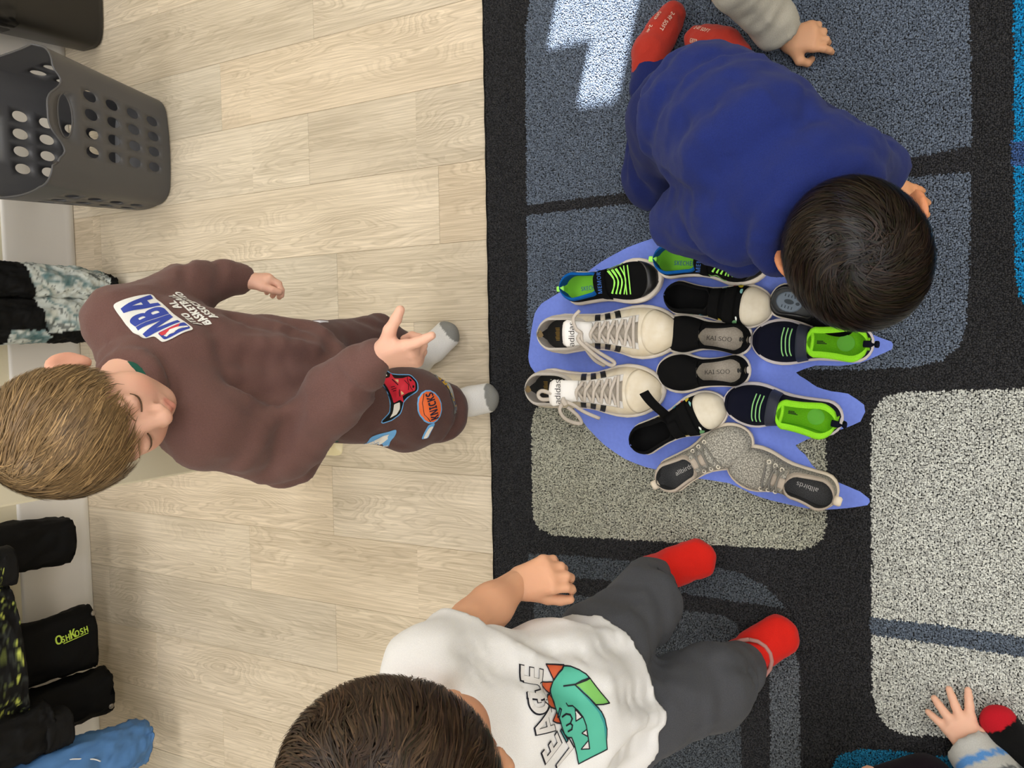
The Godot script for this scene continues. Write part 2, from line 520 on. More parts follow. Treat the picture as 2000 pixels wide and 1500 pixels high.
func build_rug() -> void:
	var rug := thing("rug", "charcoal pile rug with rounded grey, slate and teal blocks", "rug", Vector3(0, 0, -0.839))
	var s := Shape.new()
	s.col = lin(0.1, 0.1, 0.105)
	s.box(Vector3(-1.7, 0.0003, 0.0), Vector3(1.5, 0.0088, 2.6), 0.003)
	obj("backing", s.mesh(false), M.vc, rug)
	# stitched edge binding along the side that shows
	var e := Shape.new()
	e.col = lin(0.07, 0.07, 0.072)
	var ep := PackedVector3Array()
	for i in 120:
		ep.append(Vector3(-1.6 + 3.0 * i / 119.0, 0.0058, 0.0015 + 0.0008 * sin(i * 1.7)))
	e.tube(ep, 0.0045, 8)
	obj("edge_binding", e.mesh(), M.vc, rug)
	# pile: tufts of yarn
	var tuft := Shape.new()
	for k in 4:
		var a := TAU * k / 4.0
		var b := TAU * (k + 1) / 4.0
		var p0 := Vector3(cos(a) * 0.0025, 0, sin(a) * 0.0021)
		var p1 := Vector3(cos(b) * 0.0025, 0, sin(b) * 0.0021)
		var q0 := Vector3(cos(a) * 0.0017 + 0.0006, 0.0022, sin(a) * 0.0013)
		var q1 := Vector3(cos(b) * 0.0017 + 0.0006, 0.0022, sin(b) * 0.0013)
		var top := Vector3(0.0012, 0.0033, 0)
		tuft.quad(p0, p1, q1, q0)
		tuft.tri(q0, q1, top)
	var polys := [flat2(RUG_A), flat2(RUG_A_BAND), flat2(RUG_B), flat2(RUG_C1), flat2(RUG_C2), flat2(RUG_C3), flat2(RUG_D), flat2(RUG_D_BAND), flat2(RUG_E), flat2(RUG_F), flat2(RUG_F_BAND)]
	var base := lin(0.205, 0.205, 0.212)
	var cols := [lin(0.41, 0.45, 0.505), lin(0.215, 0.215, 0.225), lin(0.68, 0.68, 0.625), lin(0.325, 0.35, 0.375), lin(0.41, 0.43, 0.45), lin(0.325, 0.345, 0.365), lin(0.765, 0.77, 0.745), lin(0.38, 0.42, 0.47), lin(0.14, 0.47, 0.62), lin(0.09, 0.53, 0.73), lin(0.26, 0.37, 0.56)]
	var order := [1, 0, 2, 3, 4, 5, 7, 6, 8, 10, 9]
	var boxes := []
	for p in polys:
		var r := Rect2(p[0], Vector2.ZERO)
		for q in p: r = r.expand(q)
		boxes.append(r)
	var rng := RandomNumberGenerator.new()
	rng.seed = 77
	var sp := 0.003
	var tr := []
	var tc := PackedColorArray()
	var z := -0.834
	while z < 0.33:
		var x := -1.02
		while x < 0.86:
			# only where the photograph can look
			var lim := 0.8 - (z + 0.84) * 0.17
			if x < lim + 0.06 and x > -lim * 1.22 - 0.1:
				var px := x + rng.randf_range(-0.0012, 0.0012)
				var pz := z + rng.randf_range(-0.0012, 0.0012)
				var q := Vector2(px + rng.randf_range(-0.0016, 0.0016), pz + rng.randf_range(-0.0016, 0.0016))
				var col := base
				for k in order:
					if boxes[k].has_point(q) and Geometry2D.is_point_in_polygon(q, polys[k]):
						col = cols[k]
						break
				var f := rng.randf_range(0.62, 1.42)
				tr.append([px, pz, rng.randf() * TAU, rng.randf_range(0.7, 1.3)])
				tc.append(Color(col.r * f, col.g * f, col.b * f))
			x += sp
		z += sp
	var mm := MultiMesh.new()
	mm.transform_format = MultiMesh.TRANSFORM_3D
	mm.use_colors = true
	mm.mesh = tuft.mesh(false)
	mm.instance_count = tr.size()
	for i in tr.size():
		var t: Array = tr[i]
		mm.set_instance_transform(i, Transform3D(Basis(Vector3.UP, t[2]).scaled(Vector3(1, t[3], 1)), Vector3(t[0], 0.0086, t[1] + 0.839)))
		mm.set_instance_color(i, tc[i])
	var o := MultiMeshInstance3D.new()
	o.name = "pile"
	o.multimesh = mm
	var pm := plain_mat(Color.WHITE, 0.9, 0.3)
	pm.vertex_color_use_as_albedo = true
	o.material_override = pm
	o.set_meta("kind", "stuff")
	rug.add_child(o)

func build_paper_fish() -> void:
	var poly := flat2(FISH)
	# round the drawn corners a little by splitting each side
	var fine := PackedVector2Array()
	var n := poly.size()
	for i in n:
		var a := poly[(i + n - 1) % n]
		var b := poly[i]
		var c := poly[(i + 1) % n]
		var d := poly[(i + 2) % n]
		fine.append(b)
		if b.distance_to(c) > 0.02:
			var t := b.cubic_interpolate(c, a, d, 0.5)
			fine.append(b.lerp(c, 0.5).lerp(t, 0.5))
	var s := Shape.new()
	s.prism(fine, 0.0128, 0.0138)
	var m := plain_mat(Color(0.445, 0.53, 0.86), 0.75, 0.35)
	m.heightmap_enabled = true
	m.heightmap_scale = 0.012
	m.heightmap_texture = tex_weave()
	m.uv1_triplanar = true
	m.uv1_scale = Vector3.ONE * 20.0
	m.albedo_texture = noise_tex(0.02, Color(0.95, 0.95, 0.96), Color.WHITE, 256, 4)
	var o := obj("paper_fish", s.mesh(false), m)
	tag(o, "periwinkle blue paper cut-out of a fish lying on the rug under the shoes", "paper cutout")

# ---------------------------------------------------------------- shoes
# A shoe stands along +x (heel at 0, toe at len), y up, z to its outer side.
class Shoe:
	var len := 0.2
	var w := 0.075
	var sole_h := 0.022
	var top: Array            # [[t, height], ...] of the closed upper
	var rim: Array            # [[t, height], ...] of the collar
	var o0 := 0.02           # opening along the length
	var o1 := 0.47
	var ow := 0.62            # opening width over shoe width
	var inset := 0.93
	var pow_z := 0.75
	var toe_z := 0.75
	var side := 1.0
	var flare := 1.0
	var pow_y := 0.72
	var insole_y := 0.012
	var pad := 0.0035
	var ts := PackedFloat32Array()
	func halfw(t: float, outer: bool) -> float:
		t = clampf(t, 0.0, 1.0)
		var heel := sqrt(maxf(0.0, 1.0 - pow(maxf(0.0, 1.0 - t / 0.16), 2.2)))
		var toe := pow(maxf(0.0, 1.0 - pow(maxf(0.0, (t - 0.7) / 0.3), 2.3)), 0.55)
		var k := 0.0
		if outer:
			k = 0.80 - 0.05 * sin(clampf((t - 0.1) / 0.5, 0, 1) * PI) + 0.23 * smoothstep(0.42, 0.72, t)
		else:
			k = 0.78 - 0.17 * sin(clampf((t - 0.12) / 0.55, 0, 1) * PI) + 0.18 * smoothstep(0.45, 0.75, t)
		return w * 0.5 * k * heel * toe
	func edge(t: float, sgn: float, grow := 0.0) -> Vector2:
		var hw := halfw(t, sgn * side > 0.0)
		return Vector2(t * len, sgn * hw)
	func curve(t: float, pts: Array) -> float:
		if t <= pts[0][0]: return pts[0][1]
		for i in pts.size() - 1:
			if t <= pts[i + 1][0]:
				var u: float = (t - pts[i][0]) / (pts[i + 1][0] - pts[i][0])
				var pa: float = pts[maxi(i - 1, 0)][1]
				var pb: float = pts[mini(i + 2, pts.size() - 1)][1]
				return cubic_interpolate(pts[i][1], pts[i + 1][1], pa, pb, u)
		return pts[-1][1]
	func open_w(t: float) -> float:
		if t <= o0 or t >= o1: return 0.0
		var c := o0 + (o1 - o0) * 0.45
		var r := o1 - c
		var f := 1.0
		if t > c: f = pow(maxf(0.0, 1.0 - pow((t - c) / r, 2.2)), 0.5)
		var back := minf(halfw(t - o0 * 0.5, true), halfw(t - o0 * 0.5, false)) * inset
		return minf(w * 0.5 * ow * f, back - 0.004)
	func stations() -> PackedFloat32Array:
		if ts.is_empty():
			for v in [0.004, 0.012, 0.025, 0.04, 0.06, 0.085, 0.115, 0.15, 0.19, 0.23, 0.27, 0.31, 0.35, 0.385, 0.415, 0.44]:
				ts.append(v * o1 / 0.47)
			ts.append(o1 - 0.012); ts.append(o1 - 0.002); ts.append(o1 + 0.004)
			var n := 17
			for i in n:
				var a := (i + 1.0) / n
				ts.append(o1 + 0.004 + (0.9965 - o1 - 0.004) * (1.0 - pow(1.0 - a, 1.35)))
		return ts
	# outside of the upper: s from -1 (edge, inner side) over 0 (top) to 1
	func at(t: float, s: float, off := 0.0) -> Vector3:
		var sg := -1.0 if s < 0.0 else 1.0
		var hw := halfw(t, sg * side > 0.0) * inset
		var hh := curve(t, top) - sole_h
		var a := (1.0 - absf(s)) * PI * 0.5
		var p := Vector3(t * len, sole_h - 0.002 + hh * pow(sin(a), pow_y), sg * hw * pow(cos(a), lerpf(pow_z, toe_z, smoothstep(0.62, 0.84, t))))
		if off != 0.0:
			var n := Vector3(0.25 * smoothstep(0.75, 1.0, t), maxf(sin(a), 0.15) * (0.6 + absf(sin(a))), sg * cos(a)).normalized()
			p += n * off
		return p
	func half_section(t: float, sg: float) -> PackedVector3Array:
		var r := PackedVector3Array()
		var hw := halfw(t, sg * side > 0.0) * inset
		var x := t * len
		if t <= o0 * 0.5 or t >= o1:
			for i in 15:
				r.append(at(t, sg * (1.0 - i / 14.0) if i < 14 else 0.0))
			return r
		var o := maxf(minf(open_w(t), hw * 0.9), 0.001)
		var hc := curve(t, rim)
		var y0 := sole_h - 0.002
		var bulge := hw * 0.06 * flare
		for i in 7:
			var u := i / 6.0
			var z := lerpf(hw, o + pad, pow(u, 2.3)) + bulge * sin(u * PI)
			r.append(Vector3(x, lerpf(y0, hc - 0.0015, pow(u, 0.85)), sg * z))
		r.append(Vector3(x, hc + 0.0008, sg * (o + pad * 0.35)))
		r.append(Vector3(x, hc - 0.0015, sg * (o - pad * 0.5)))
		var inner := maxf(hw * 0.84, o * 0.5)
		for i in 4:
			var u := (i + 1) / 4.0
			r.append(Vector3(x, lerpf(hc - 0.0015, insole_y, u), sg * lerpf(o - pad * 0.55, inner, pow(u, 0.8))))
		r.append(Vector3(x, insole_y, sg * inner * 0.5))
		r.append(Vector3(x, insole_y, 0.0))
		return r

func shoe_parts(sh: Shoe, root: Node, mats: Dictionary) -> void:
	sh.insole_y = sh.sole_h + 0.0025
	var ts := sh.stations()
	var up := Shape.new()
	var co := Shape.new()
	var li := Shape.new()
	var ins := Shape.new()
	for sg in [-1.0, 1.0]:
		var prev := PackedVector3Array()
		var popen := false
		for t in ts:
			var sec := sh.half_section(t, sg)
			var isopen: bool = t > sh.o0 * 0.5 and t < sh.o1
			if prev.size():
				for i in 14:
					var target := up
					if isopen or popen:
						if i >= 12: target = ins
						elif i >= 8: target = li
						elif i >= 5: target = co
					if sg < 0.0: target.quad(prev[i], sec[i], sec[i + 1], prev[i + 1])
					else: target.quad(prev[i], prev[i + 1], sec[i + 1], sec[i])
			prev = sec
			popen = isopen
	obj("upper", up.mesh(), mats.upper, root)
	obj("collar", co.mesh(), mats.collar, root)
	obj("lining", li.mesh(), mats.lining, root)
	obj("insole", ins.mesh(), mats.insole, root)
	# sole
	var so := Shape.new()
	var prof := [[0.0, 0.95], [0.002, 1.01], [sh.sole_h * 0.45, 1.07], [sh.sole_h - 0.004, 1.07], [sh.sole_h - 0.001, 1.045], [sh.sole_h, 0.9]]
	if mats.has("sole_prof"): prof = mats.sole_prof
	var rows := []
	for q in prof:
		var ring := PackedVector3Array()
		for i in 40:
			var a := TAU * i / 40.0
			var t := 0.5 - 0.5 * cos(a)
			var sg := 1.0 if i < 20 else -1.0
			var e := sh.edge(t, sg)
			if i == 0 or i == 20: e.y = 0.0
			var cx := sh.len * 0.5
			ring.append(Vector3(cx + (e.x - cx) * (1.0 + (q[1] - 1.0) * 0.5), q[0], e.y * q[1]))
		rows.append(ring)
	so.grid(rows, true, true, true)
	obj("sole", so.mesh(), mats.sole, root)

# a raised piece on the upper between two stations and two sides; bow bends its edges along the shoe
func shoe_patch(sh: Shoe, t0: float, t1: float, s0: float, s1: float, off: float, n := 8, k := 10, bow0 := 0.0, bow1 := 0.0) -> Shape:
	var s := Shape.new()
	var rows := []
	for j in k + 1:
		var ss := lerpf(s0, s1, j / float(k))
		var row := PackedVector3Array()
		var a := t0 + bow0 * ss * ss
		var b := minf(t1 + bow1 * ss * ss, 0.994)
		row.append(sh.at(a, ss, 0.0))
		for i in n + 1:
			row.append(sh.at(lerpf(a, b, i / float(n)), ss, off))
		row.append(sh.at(b, ss, 0.0))
		rows.append(row)
	var first := PackedVector3Array()
	var last := PackedVector3Array()
	for i in rows[0].size():
		var u := clampf((i - 1) / float(n), 0, 1)
		first.append(sh.at(lerpf(t0 + bow0 * s0 * s0, minf(t1 + bow1 * s0 * s0, 0.994), u), s0, 0.0))
		last.append(sh.at(lerpf(t0 + bow0 * s1 * s1, minf(t1 + bow1 * s1 * s1, 0.994), u), s1, 0.0))
	rows.push_front(first)
	rows.append(last)
	s.grid(rows)
	return s

func shoe_cord(sh: Shoe, pts: Array, r: float, off: float, flat := 1.0) -> Shape:   # pts: [[t, s], ...]
	var q := []
	for p in pts: q.append(sh.at(p[0], p[1], off))
	var s := Shape.new()
	s.tube(spline(q, maxi(pts.size() * 4, 8)), r, 6, flat)
	return s

# letters laid flat: a Shape of the text in the xz plane, reading along +x, facing up, centred
func flat_text(text: String, size: float, col: Color, bold := true, wide := 1.0, embolden := 0.0) -> Shape:
	var s := Shape.new()
	s.col = col
	for t in text_tris(text, size, bold, wide, embolden):
		s.tri(Vector3(t[0].x, 0, -t[0].y), Vector3(t[1].x, 0, -t[1].y), Vector3(t[2].x, 0, -t[2].y))
	return s

func text_tris(text: String, size: float, bold := true, wide := 1.0, embolden := 0.0) -> Array:
	var f := SystemFont.new()
	f.font_names = PackedStringArray(["Droid Sans"])
	f.font_weight = 700 if bold else 400
	var fv := FontVariation.new()
	fv.base_font = f
	fv.variation_embolden = embolden
	var tm := TextMesh.new()
	tm.text = text
	tm.font = fv
	tm.font_size = 48
	tm.pixel_size = 0.01
	tm.depth = 0.0
	tm.curve_step = 2.0
	var arr := tm.get_mesh_arrays()
	var v: PackedVector3Array = arr[Mesh.ARRAY_VERTEX]
	var nn: PackedVector3Array = arr[Mesh.ARRAY_NORMAL]
	var ix: PackedInt32Array = arr[Mesh.ARRAY_INDEX]
	var lo := Vector2(1e9, 1e9)
	var hi := Vector2(-1e9, -1e9)
	for p in v:
		lo = lo.min(Vector2(p.x, p.y))
		hi = hi.max(Vector2(p.x, p.y))
	var k := size / (hi.y - lo.y)
	var c := (lo + hi) * 0.5
	var out := []
	for i in range(0, ix.size(), 3):
		if nn[ix[i]].z < 0.5: continue
		var t := []
		for j in 3:
			var p := v[ix[i + j]]
			t.append(Vector2((p.x - c.x) * k * wide, (p.y - c.y) * k))
		out.append(t)
	return out

func place_shoe(root: Node3D, heel: Vector2, toe: Vector2, sh: Shoe) -> void:
	var d := toe - heel
	root.position = Vector3(heel.x, 0.0139, heel.y) 
	root.rotation.y = atan2(-d.y, d.x)

func put_text(root: Node, text: String, size: float, col: Color, at: Vector3, turn: float, m: Material, called := "lettering", bold := true, wide := 1.0) -> void:
	var s := flat_text(text, size, col, bold, wide)
	var o := obj(called, s.mesh(false), m, root)
	o.position = at
	o.rotation.y = turn

func build_shoes() -> void:
	var rng := RandomNumberGenerator.new()
	rng.seed = 3
	var white_rubber := plain_mat(Color(0.88, 0.85, 0.81), 0.55)
	white_rubber.albedo_texture = noise_tex(0.015, Color(0.93, 0.91, 0.87), Color.WHITE, 256, 5, false, 1, FastNoiseLite.TYPE_SIMPLEX_SMOOTH, 4)
	white_rubber.uv1_triplanar = true
	white_rubber.uv1_scale = Vector3.ONE * 9.0
	var black_mesh := cloth_mat(Color(0.075, 0.075, 0.078), 500.0, 0.03, 0.0, false, 0.6)
	var black_felt := cloth_mat(Color(0.062, 0.062, 0.063), 300.0, 0.03, 0.0, false, 0.7)
	var black_gloss := plain_mat(Color(0.09, 0.09, 0.09), 0.35)
	# --- two black sneakers with lime cords
	var blue_lining := cloth_mat(Color(0.06, 0.36, 0.66), 300.0, 0.02, 0.1)
	var lime := cloth_mat(Color(0.53, 0.86, 0.25), 300.0, 0.02)
	var lime_cord := plain_mat(Color(0.66, 0.98, 0.4), 0.7)
	for k in 2:
		var root := thing("sneaker", ["black sneaker with lime elastic cords and blue collar, fully visible on the blue paper", "black sneaker with lime elastic cords partly covered by the navy sweatshirt sleeve"][k], "shoe", Vector3.ZERO, "black and lime sneakers")
		var sh := Shoe.new()
		sh.len = [0.199, 0.208][k]
		sh.w = 0.083
		sh.side = [1.0, -1.0][k]
		sh.sole_h = 0.027
		sh.o1 = 0.43
		sh.ow = 0.66
		sh.top = [[0, 0.06], [0.45, 0.083], [0.6, 0.068], [0.8, 0.052], [0.94, 0.043], [1, 0.028]]
		sh.rim = [[0, 0.076], [0.12, 0.07], [0.25, 0.064], [0.38, 0.072], [0.45, 0.083]]
		shoe_parts(sh, root, {"upper": black_mesh, "collar": blue_lining, "lining": blue_lining, "insole": lime, "sole": white_rubber, "sole_prof": [[0.0, 0.98], [0.003, 1.06], [0.012, 1.13], [sh.sole_h - 0.004, 1.12], [sh.sole_h - 0.0005, 1.08], [sh.sole_h + 0.0005, 0.9]]})
		obj("toe_guard", shoe_patch(sh, 0.9, 0.99, -0.86, 0.86, 0.0018, 6, 16, -0.13, 0.0).mesh(), black_gloss, root)
		obj("strap", shoe_patch(sh, 0.4, 0.52, -0.96, 0.96, 0.0035, 6, 18, 0.05, -0.01).mesh(), black_felt, root)
		for i in 6:
			var t := 0.55 + i * 0.035
			var cross := [[t, -0.42], [t + 0.05, 0.0], [t + 0.015, 0.44]] if i < 4 else [[t, -0.44], [t + 0.012, 0.0], [t + 0.005, 0.46]]
			var cross2 := [[t + 0.01, 0.42], [t + 0.055, 0.02], [t - 0.01, -0.4]]
			obj("lace", shoe_cord(sh, cross, 0.0014, 0.003).mesh(), lime_cord, root)
			if i < 3: obj("lace", shoe_cord(sh, cross2, 0.0014, 0.0038).mesh(), lime_cord, root)
		var tab := Shape.new()
		tab.box(Vector3(-0.012, 0.05, -0.0055), Vector3(0.004, 0.057, 0.0055), 0.0015)
		obj("heel_tab", tab.mesh(), lime_cord, root, "lime green pull tab")
		var e := Shape.new()
		var ep := []
		for i in 10:
			var a := i / 9.0
			ep.append(sh.at(0.5 + 0.17 * a, 0.72 * (-sh.side) + 0.1 * sin(a * 9.0), 0.0015))
		e.tube(spline(ep, 30), 0.0012, 5)
		obj("emblem", e.mesh(), plain_mat(Color(0.45, 0.62, 0.35), 0.5), root)
		place_shoe(root, [Vector2(0.126, -0.632), Vector2(0.173, -0.434)][k], [Vector2(0.142, -0.433), Vector2(0.153, -0.227)][k], sh)
		var ink := lin(0.2, 0.42, 0.5)
		put_text(root, "SKECHERS", 0.009, ink, Vector3(0.056, sh.insole_y + 0.0004, 0.004), 0.0, M.vc_print, "lettering", true, 0.8)
		put_text(root, "MEMORY", 0.0085, lin(0.12, 0.3, 0.55), Vector3(0.095, 0.0885, -0.0), PI * 0.5, M.vc_print)
	# --- two big white leather sneakers
	var leather := plain_mat(Color(0.895, 0.865, 0.8), 0.5)
	leather.albedo_texture = noise_tex(0.012, Color(0.9, 0.86, 0.78), Color.WHITE, 256, 5, false, 1, FastNoiseLite.TYPE_SIMPLEX_SMOOTH, 14)
	leather.uv1_triplanar = true
	leather.uv1_scale = Vector3.ONE * 8.0
	var white_leather := plain_mat(Color(0.93, 0.92, 0.9), 0.45)
	var lace_m := cloth_mat(Color(0.83, 0.79, 0.74), 600.0, 0.02)
	var lining_w := cloth_mat(Color(0.8, 0.77, 0.73), 300.0, 0.02)
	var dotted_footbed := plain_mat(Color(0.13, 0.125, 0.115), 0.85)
	for k in 2:
		var root := thing("white_sneaker", ["large white leather sneaker with three black stripes beside the lime-laced black sneaker", "large white leather sneaker with black stripes, its heel over the grey rug block"][k], "shoe", Vector3.ZERO, "large white sneakers")
		var sh := Shoe.new()
		sh.len = [0.288, 0.283][k]
		sh.w = 0.108
		sh.side = [-1.0, 1.0][k]
		sh.sole_h = 0.03
		sh.o0 = 0.02
		sh.o1 = 0.4
		sh.ow = 0.56
		sh.pow_y = 0.85
		sh.pow_z = 1.45
		sh.toe_z = 0.85
		sh.top = [[0, 0.07], [0.36, 0.108], [0.5, 0.094], [0.62, 0.078], [0.8, 0.062], [0.93, 0.052], [1, 0.034]]
		sh.rim = [[0, 0.088], [0.1, 0.082], [0.22, 0.072], [0.33, 0.084], [0.4, 0.096]]
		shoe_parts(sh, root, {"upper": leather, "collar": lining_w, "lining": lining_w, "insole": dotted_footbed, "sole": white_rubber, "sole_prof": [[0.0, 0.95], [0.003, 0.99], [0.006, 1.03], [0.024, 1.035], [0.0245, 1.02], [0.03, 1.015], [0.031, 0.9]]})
		obj("toe_cap", shoe_patch(sh, 0.76, 0.99, -0.8, 0.8, 0.0016, 8, 16, 0.12, 0.0).mesh(), leather, root)
		for sg in [-1.0, 1.0]:
			obj("eyelet_stay", shoe_patch(sh, 0.37, 0.74, sg * 0.3, sg * 0.5, 0.0016, 10, 4).mesh(), white_leather, root)
			for i in 3:
				var t := 0.47 + i * 0.068
				var st := shoe_patch(sh, t, t + 0.036, sg * 0.5, sg * 0.97, 0.0014, 4, 8, -0.08, -0.08)
				obj("stripe", st.mesh(), plain_mat(Color(0.06, 0.065, 0.075), 0.5), root)
		obj("throat", shoe_patch(sh, 0.4, 0.74, -0.3, 0.3, 0.0006, 10, 6).mesh(), cloth_mat(Color(0.74, 0.7, 0.64), 200.0, 0.02), root)
		for i in 6:
			var t := 0.42 + i * 0.055
			for sg in [-1.0, 1.0]:
				if i == 5 and sg < 0: continue
				var pts := [[t + 0.012, sg * 0.41], [t + 0.022, sg * 0.28], [t + 0.032, 0.0], [t + 0.05, -sg * 0.28], [t + 0.056, -sg * 0.41]]
				if i == 5: pts = [[t + 0.02, -0.44], [t + 0.022, -0.2], [t + 0.022, 0.2], [t + 0.02, 0.44]]
				obj("lace", shoe_cord(sh, pts, 0.0036, 0.0042 + 0.0012 * (sg + 1.0), 0.36).mesh(), lace_m, root)
		# tongue standing out of the opening
		var tg := Shape.new()
		var trows := []
		for i in 8:
			var u := i / 7.0
			var c := Vector3(lerpf(0.45, 0.26, u) * sh.len, lerpf(0.098, 0.117, sin(u * 1.9)), [0.0, 0.006][k] * u)
			var hw := lerpf(0.021, 0.029, u) * (1.0 if i < 7 else 0.8)
			var row := PackedVector3Array()
			for j in 13:
				var a := TAU * j / 13.0
				row.append(c + Vector3(0.0, sin(a) * 0.0045 - 0.25 * (1.0 - cos(PI * 0.5 * cos(a))) * hw * 0.6, cos(a) * hw))
			trows.append(row)
		tg.grid(trows, true, true, true)
		obj("tongue", tg.mesh(), white_leather, root)
		put_text(root, "adidas", 0.0125, lin(0.12, 0.11, 0.1), Vector3(0.33 * sh.len, 0.1212, 0.002), PI * 0.5, M.vc_print, "lettering", false)
		# bow and loose ends
		var bow := Shape.new()
		var b0 := sh.at(0.4, 0.0, 0.012)
		if k == 0:
			bow.tube(spline([b0, b0 + Vector3(-0.004, 0.008, 0.012), b0 + Vector3(0.012, 0.002, 0.03), b0 + Vector3(0.028, -0.022, 0.05), b0 + Vector3(0.044, -0.045, 0.064), b0 + Vector3(0.05, -0.05, 0.058), b0 + Vector3(0.03, -0.022, 0.04), b0 + Vector3(0.008, 0.004, 0.02)], 26), 0.0042, 6, 0.4)
			bow.tube(spline([b0, b0 + Vector3(-0.01, 0.006, -0.01), b0 + Vector3(-0.016, 0.002, -0.03), b0 + Vector3(-0.006, -0.006, -0.045)], 14), 0.0038, 6, 0.4)
			bow.tube(spline([b0, b0 + Vector3(0.004, 0.004, 0.02), b0 + Vector3(0.014, -0.03, 0.052), b0 + Vector3(0.026, -0.062, 0.066)], 14), 0.0038, 6, 0.4)
		else:
			b0 = sh.at(0.37, 0.35, 0.016)
			bow.tube(spline([b0, b0 + Vector3(-0.02, 0.008, -0.012), b0 + Vector3(-0.046, 0.006, -0.02), b0 + Vector3(-0.058, 0.002, -0.012), b0 + Vector3(-0.05, 0.0, -0.002), b0 + Vector3(-0.02, 0.004, -0.004), b0], 26), 0.0042, 6, 0.4)
			bow.tube(spline([b0, b0 + Vector3(-0.01, 0.002, 0.016), b0 + Vector3(-0.006, -0.01, 0.034), b0 + Vector3(0.008, -0.03, 0.046), b0 + Vector3(0.02, -0.04, 0.046), b0 + Vector3(0.018, -0.024, 0.03), b0 + Vector3(0.004, -0.006, 0.012)], 26), 0.0042, 6, 0.4)
			bow.tube(spline([b0, b0 + Vector3(0.018, 0.002, 0.006), b0 + Vector3(0.036, -0.018, 0.022), b0 + Vector3(0.06, -0.04, 0.036)], 14), 0.0038, 6, 0.4)
			bow.tube(spline([b0 + Vector3(-0.004, 0.002, -0.006), b0 + Vector3(0, 0.006, 0.0), b0 + Vector3(0.004, 0.002, 0.007)], 8), 0.006, 6, 0.6)
		obj("bow", bow.mesh(), lace_m, root, "greyish lace tied in a bow")
		# worn patch on the heel collar
		var wp := Shape.new()
		var wr := PackedVector3Array()
		for i in 14:
			var a := TAU * i / 14.0
			wr.append(Vector3(0.012 + cos(a) * 0.006 * (1.0 + 0.3 * sin(a * 3.0)), 0.0895 - absf(cos(a)) * 0.002, sin(a) * 0.0075))
		wp.fan(wr)
		obj("worn_patch", wp.mesh(), cloth_mat(Color(0.68, 0.58, 0.42), 500.0, 0.05, 0.0, false, 0.5), root, "worn through lining at the heel")
		# printed dots on the inner sole
		var dots := Shape.new()
		dots.col = lin(0.8, 0.79, 0.74)
		for i in 7:
			for j in 5:
				var c := Vector3(0.04 + i * 0.0085 + (j % 2) * 0.004, sh.insole_y + 0.0006, (j - 2) * 0.009)
				var ring := PackedVector3Array()
				for q in 6:
					ring.append(c + Vector3(cos(TAU * q / 6.0) * 0.0021, 0, sin(TAU * q / 6.0) * 0.0011))
				dots.fan(ring)
		dots.col = lin(0.62, 0.5, 0.2)
		for i in 9:
			dots.box(Vector3(0.022 + 0.001 * (i % 3), sh.insole_y + 0.0003, -0.014 + i * 0.0032), Vector3(0.032, sh.insole_y + 0.0007, -0.0125 + i * 0.0032))
		obj("dot_print", dots.mesh(false), M.vc_print, root, "white dots and gold print on the black footbed")
		place_shoe(root, [Vector2(0.032, -0.68), Vector2(-0.082, -0.71)][k], [Vector2(0.029, -0.39), Vector2(-0.087, -0.425)][k], sh)
	# --- two black printed shoes with straps and rubber toes
	var toe_rubber := plain_mat(Color(0.84, 0.81, 0.74), 0.6)
	toe_rubber.albedo_texture = white_rubber.albedo_texture
	toe_rubber.uv1_triplanar = true
	toe_rubber.uv1_scale = Vector3.ONE * 9.0
	for k in 2:
		var root := thing("strap_shoe", ["black strap shoe with cream rubber toe beside the black slip-on, straps closed", "black strap shoe with cream rubber toe and colourful print, top strap standing open"][k], "shoe", Vector3.ZERO, "black strap shoes")
		var sh := Shoe.new()
		sh.len = 0.204
		sh.w = 0.083
		sh.side = [1.0, -1.0][k]
		sh.sole_h = 0.02
		sh.o1 = 0.46
		sh.ow = 0.78
		sh.top = [[0, 0.045], [0.44, 0.066], [0.6, 0.058], [0.8, 0.046], [0.94, 0.038], [1, 0.022]]
		sh.rim = [[0, 0.056], [0.12, 0.05], [0.25, 0.045], [0.38, 0.053], [0.46, 0.064]]
		shoe_parts(sh, root, {"upper": black_felt, "collar": black_felt, "lining": black_felt, "insole": black_felt, "sole": white_rubber})
		obj("toe_cap", shoe_patch(sh, 0.73, 0.993, -0.99, 0.99, 0.002, 10, 18, 0.1, 0.0).mesh(), toe_rubber, root, "cream rubber toe cap")
		obj("strap", shoe_patch(sh, 0.585, 0.675, -0.6, 0.72, 0.004, 5, 14).mesh(), black_felt, root)
		if k == 0:
			obj("strap", shoe_patch(sh, 0.455, 0.545, -0.6, 0.72, 0.004, 5, 14).mesh(), black_felt, root)
		else:
			obj("strap", shoe_patch(sh, 0.455, 0.545, -0.1, 0.72, 0.004, 5, 10).mesh(), black_felt, root)
			var fs := Shape.new()
			var fr := []
			for i in 9:
				var u := i / 8.0
				var c := sh.at(0.5, -0.45, 0.003) + Vector3(-0.004 - 0.012 * u, 0.034 * sin(u * 1.9), -0.058 * u)
				fr.append(PackedVector3Array([c + Vector3(-0.0095, 0.0013, 0), c + Vector3(0.0095, 0.0013, 0), c + Vector3(0.0095, -0.0013, 0), c + Vector3(-0.0095, -0.0013, 0)]))
			fs.grid(fr, true, true, true)
			obj("open_strap", fs.mesh(), black_felt, root, "strap peeled open and standing away")
		# patches of comic print
		var pc := [lin(0.85, 0.76, 0.2), lin(0.25, 0.62, 0.7), lin(0.42, 0.62, 0.42), lin(0.75, 0.16, 0.15), lin(0.86, 0.87, 0.84), lin(0.5, 0.72, 0.7)]
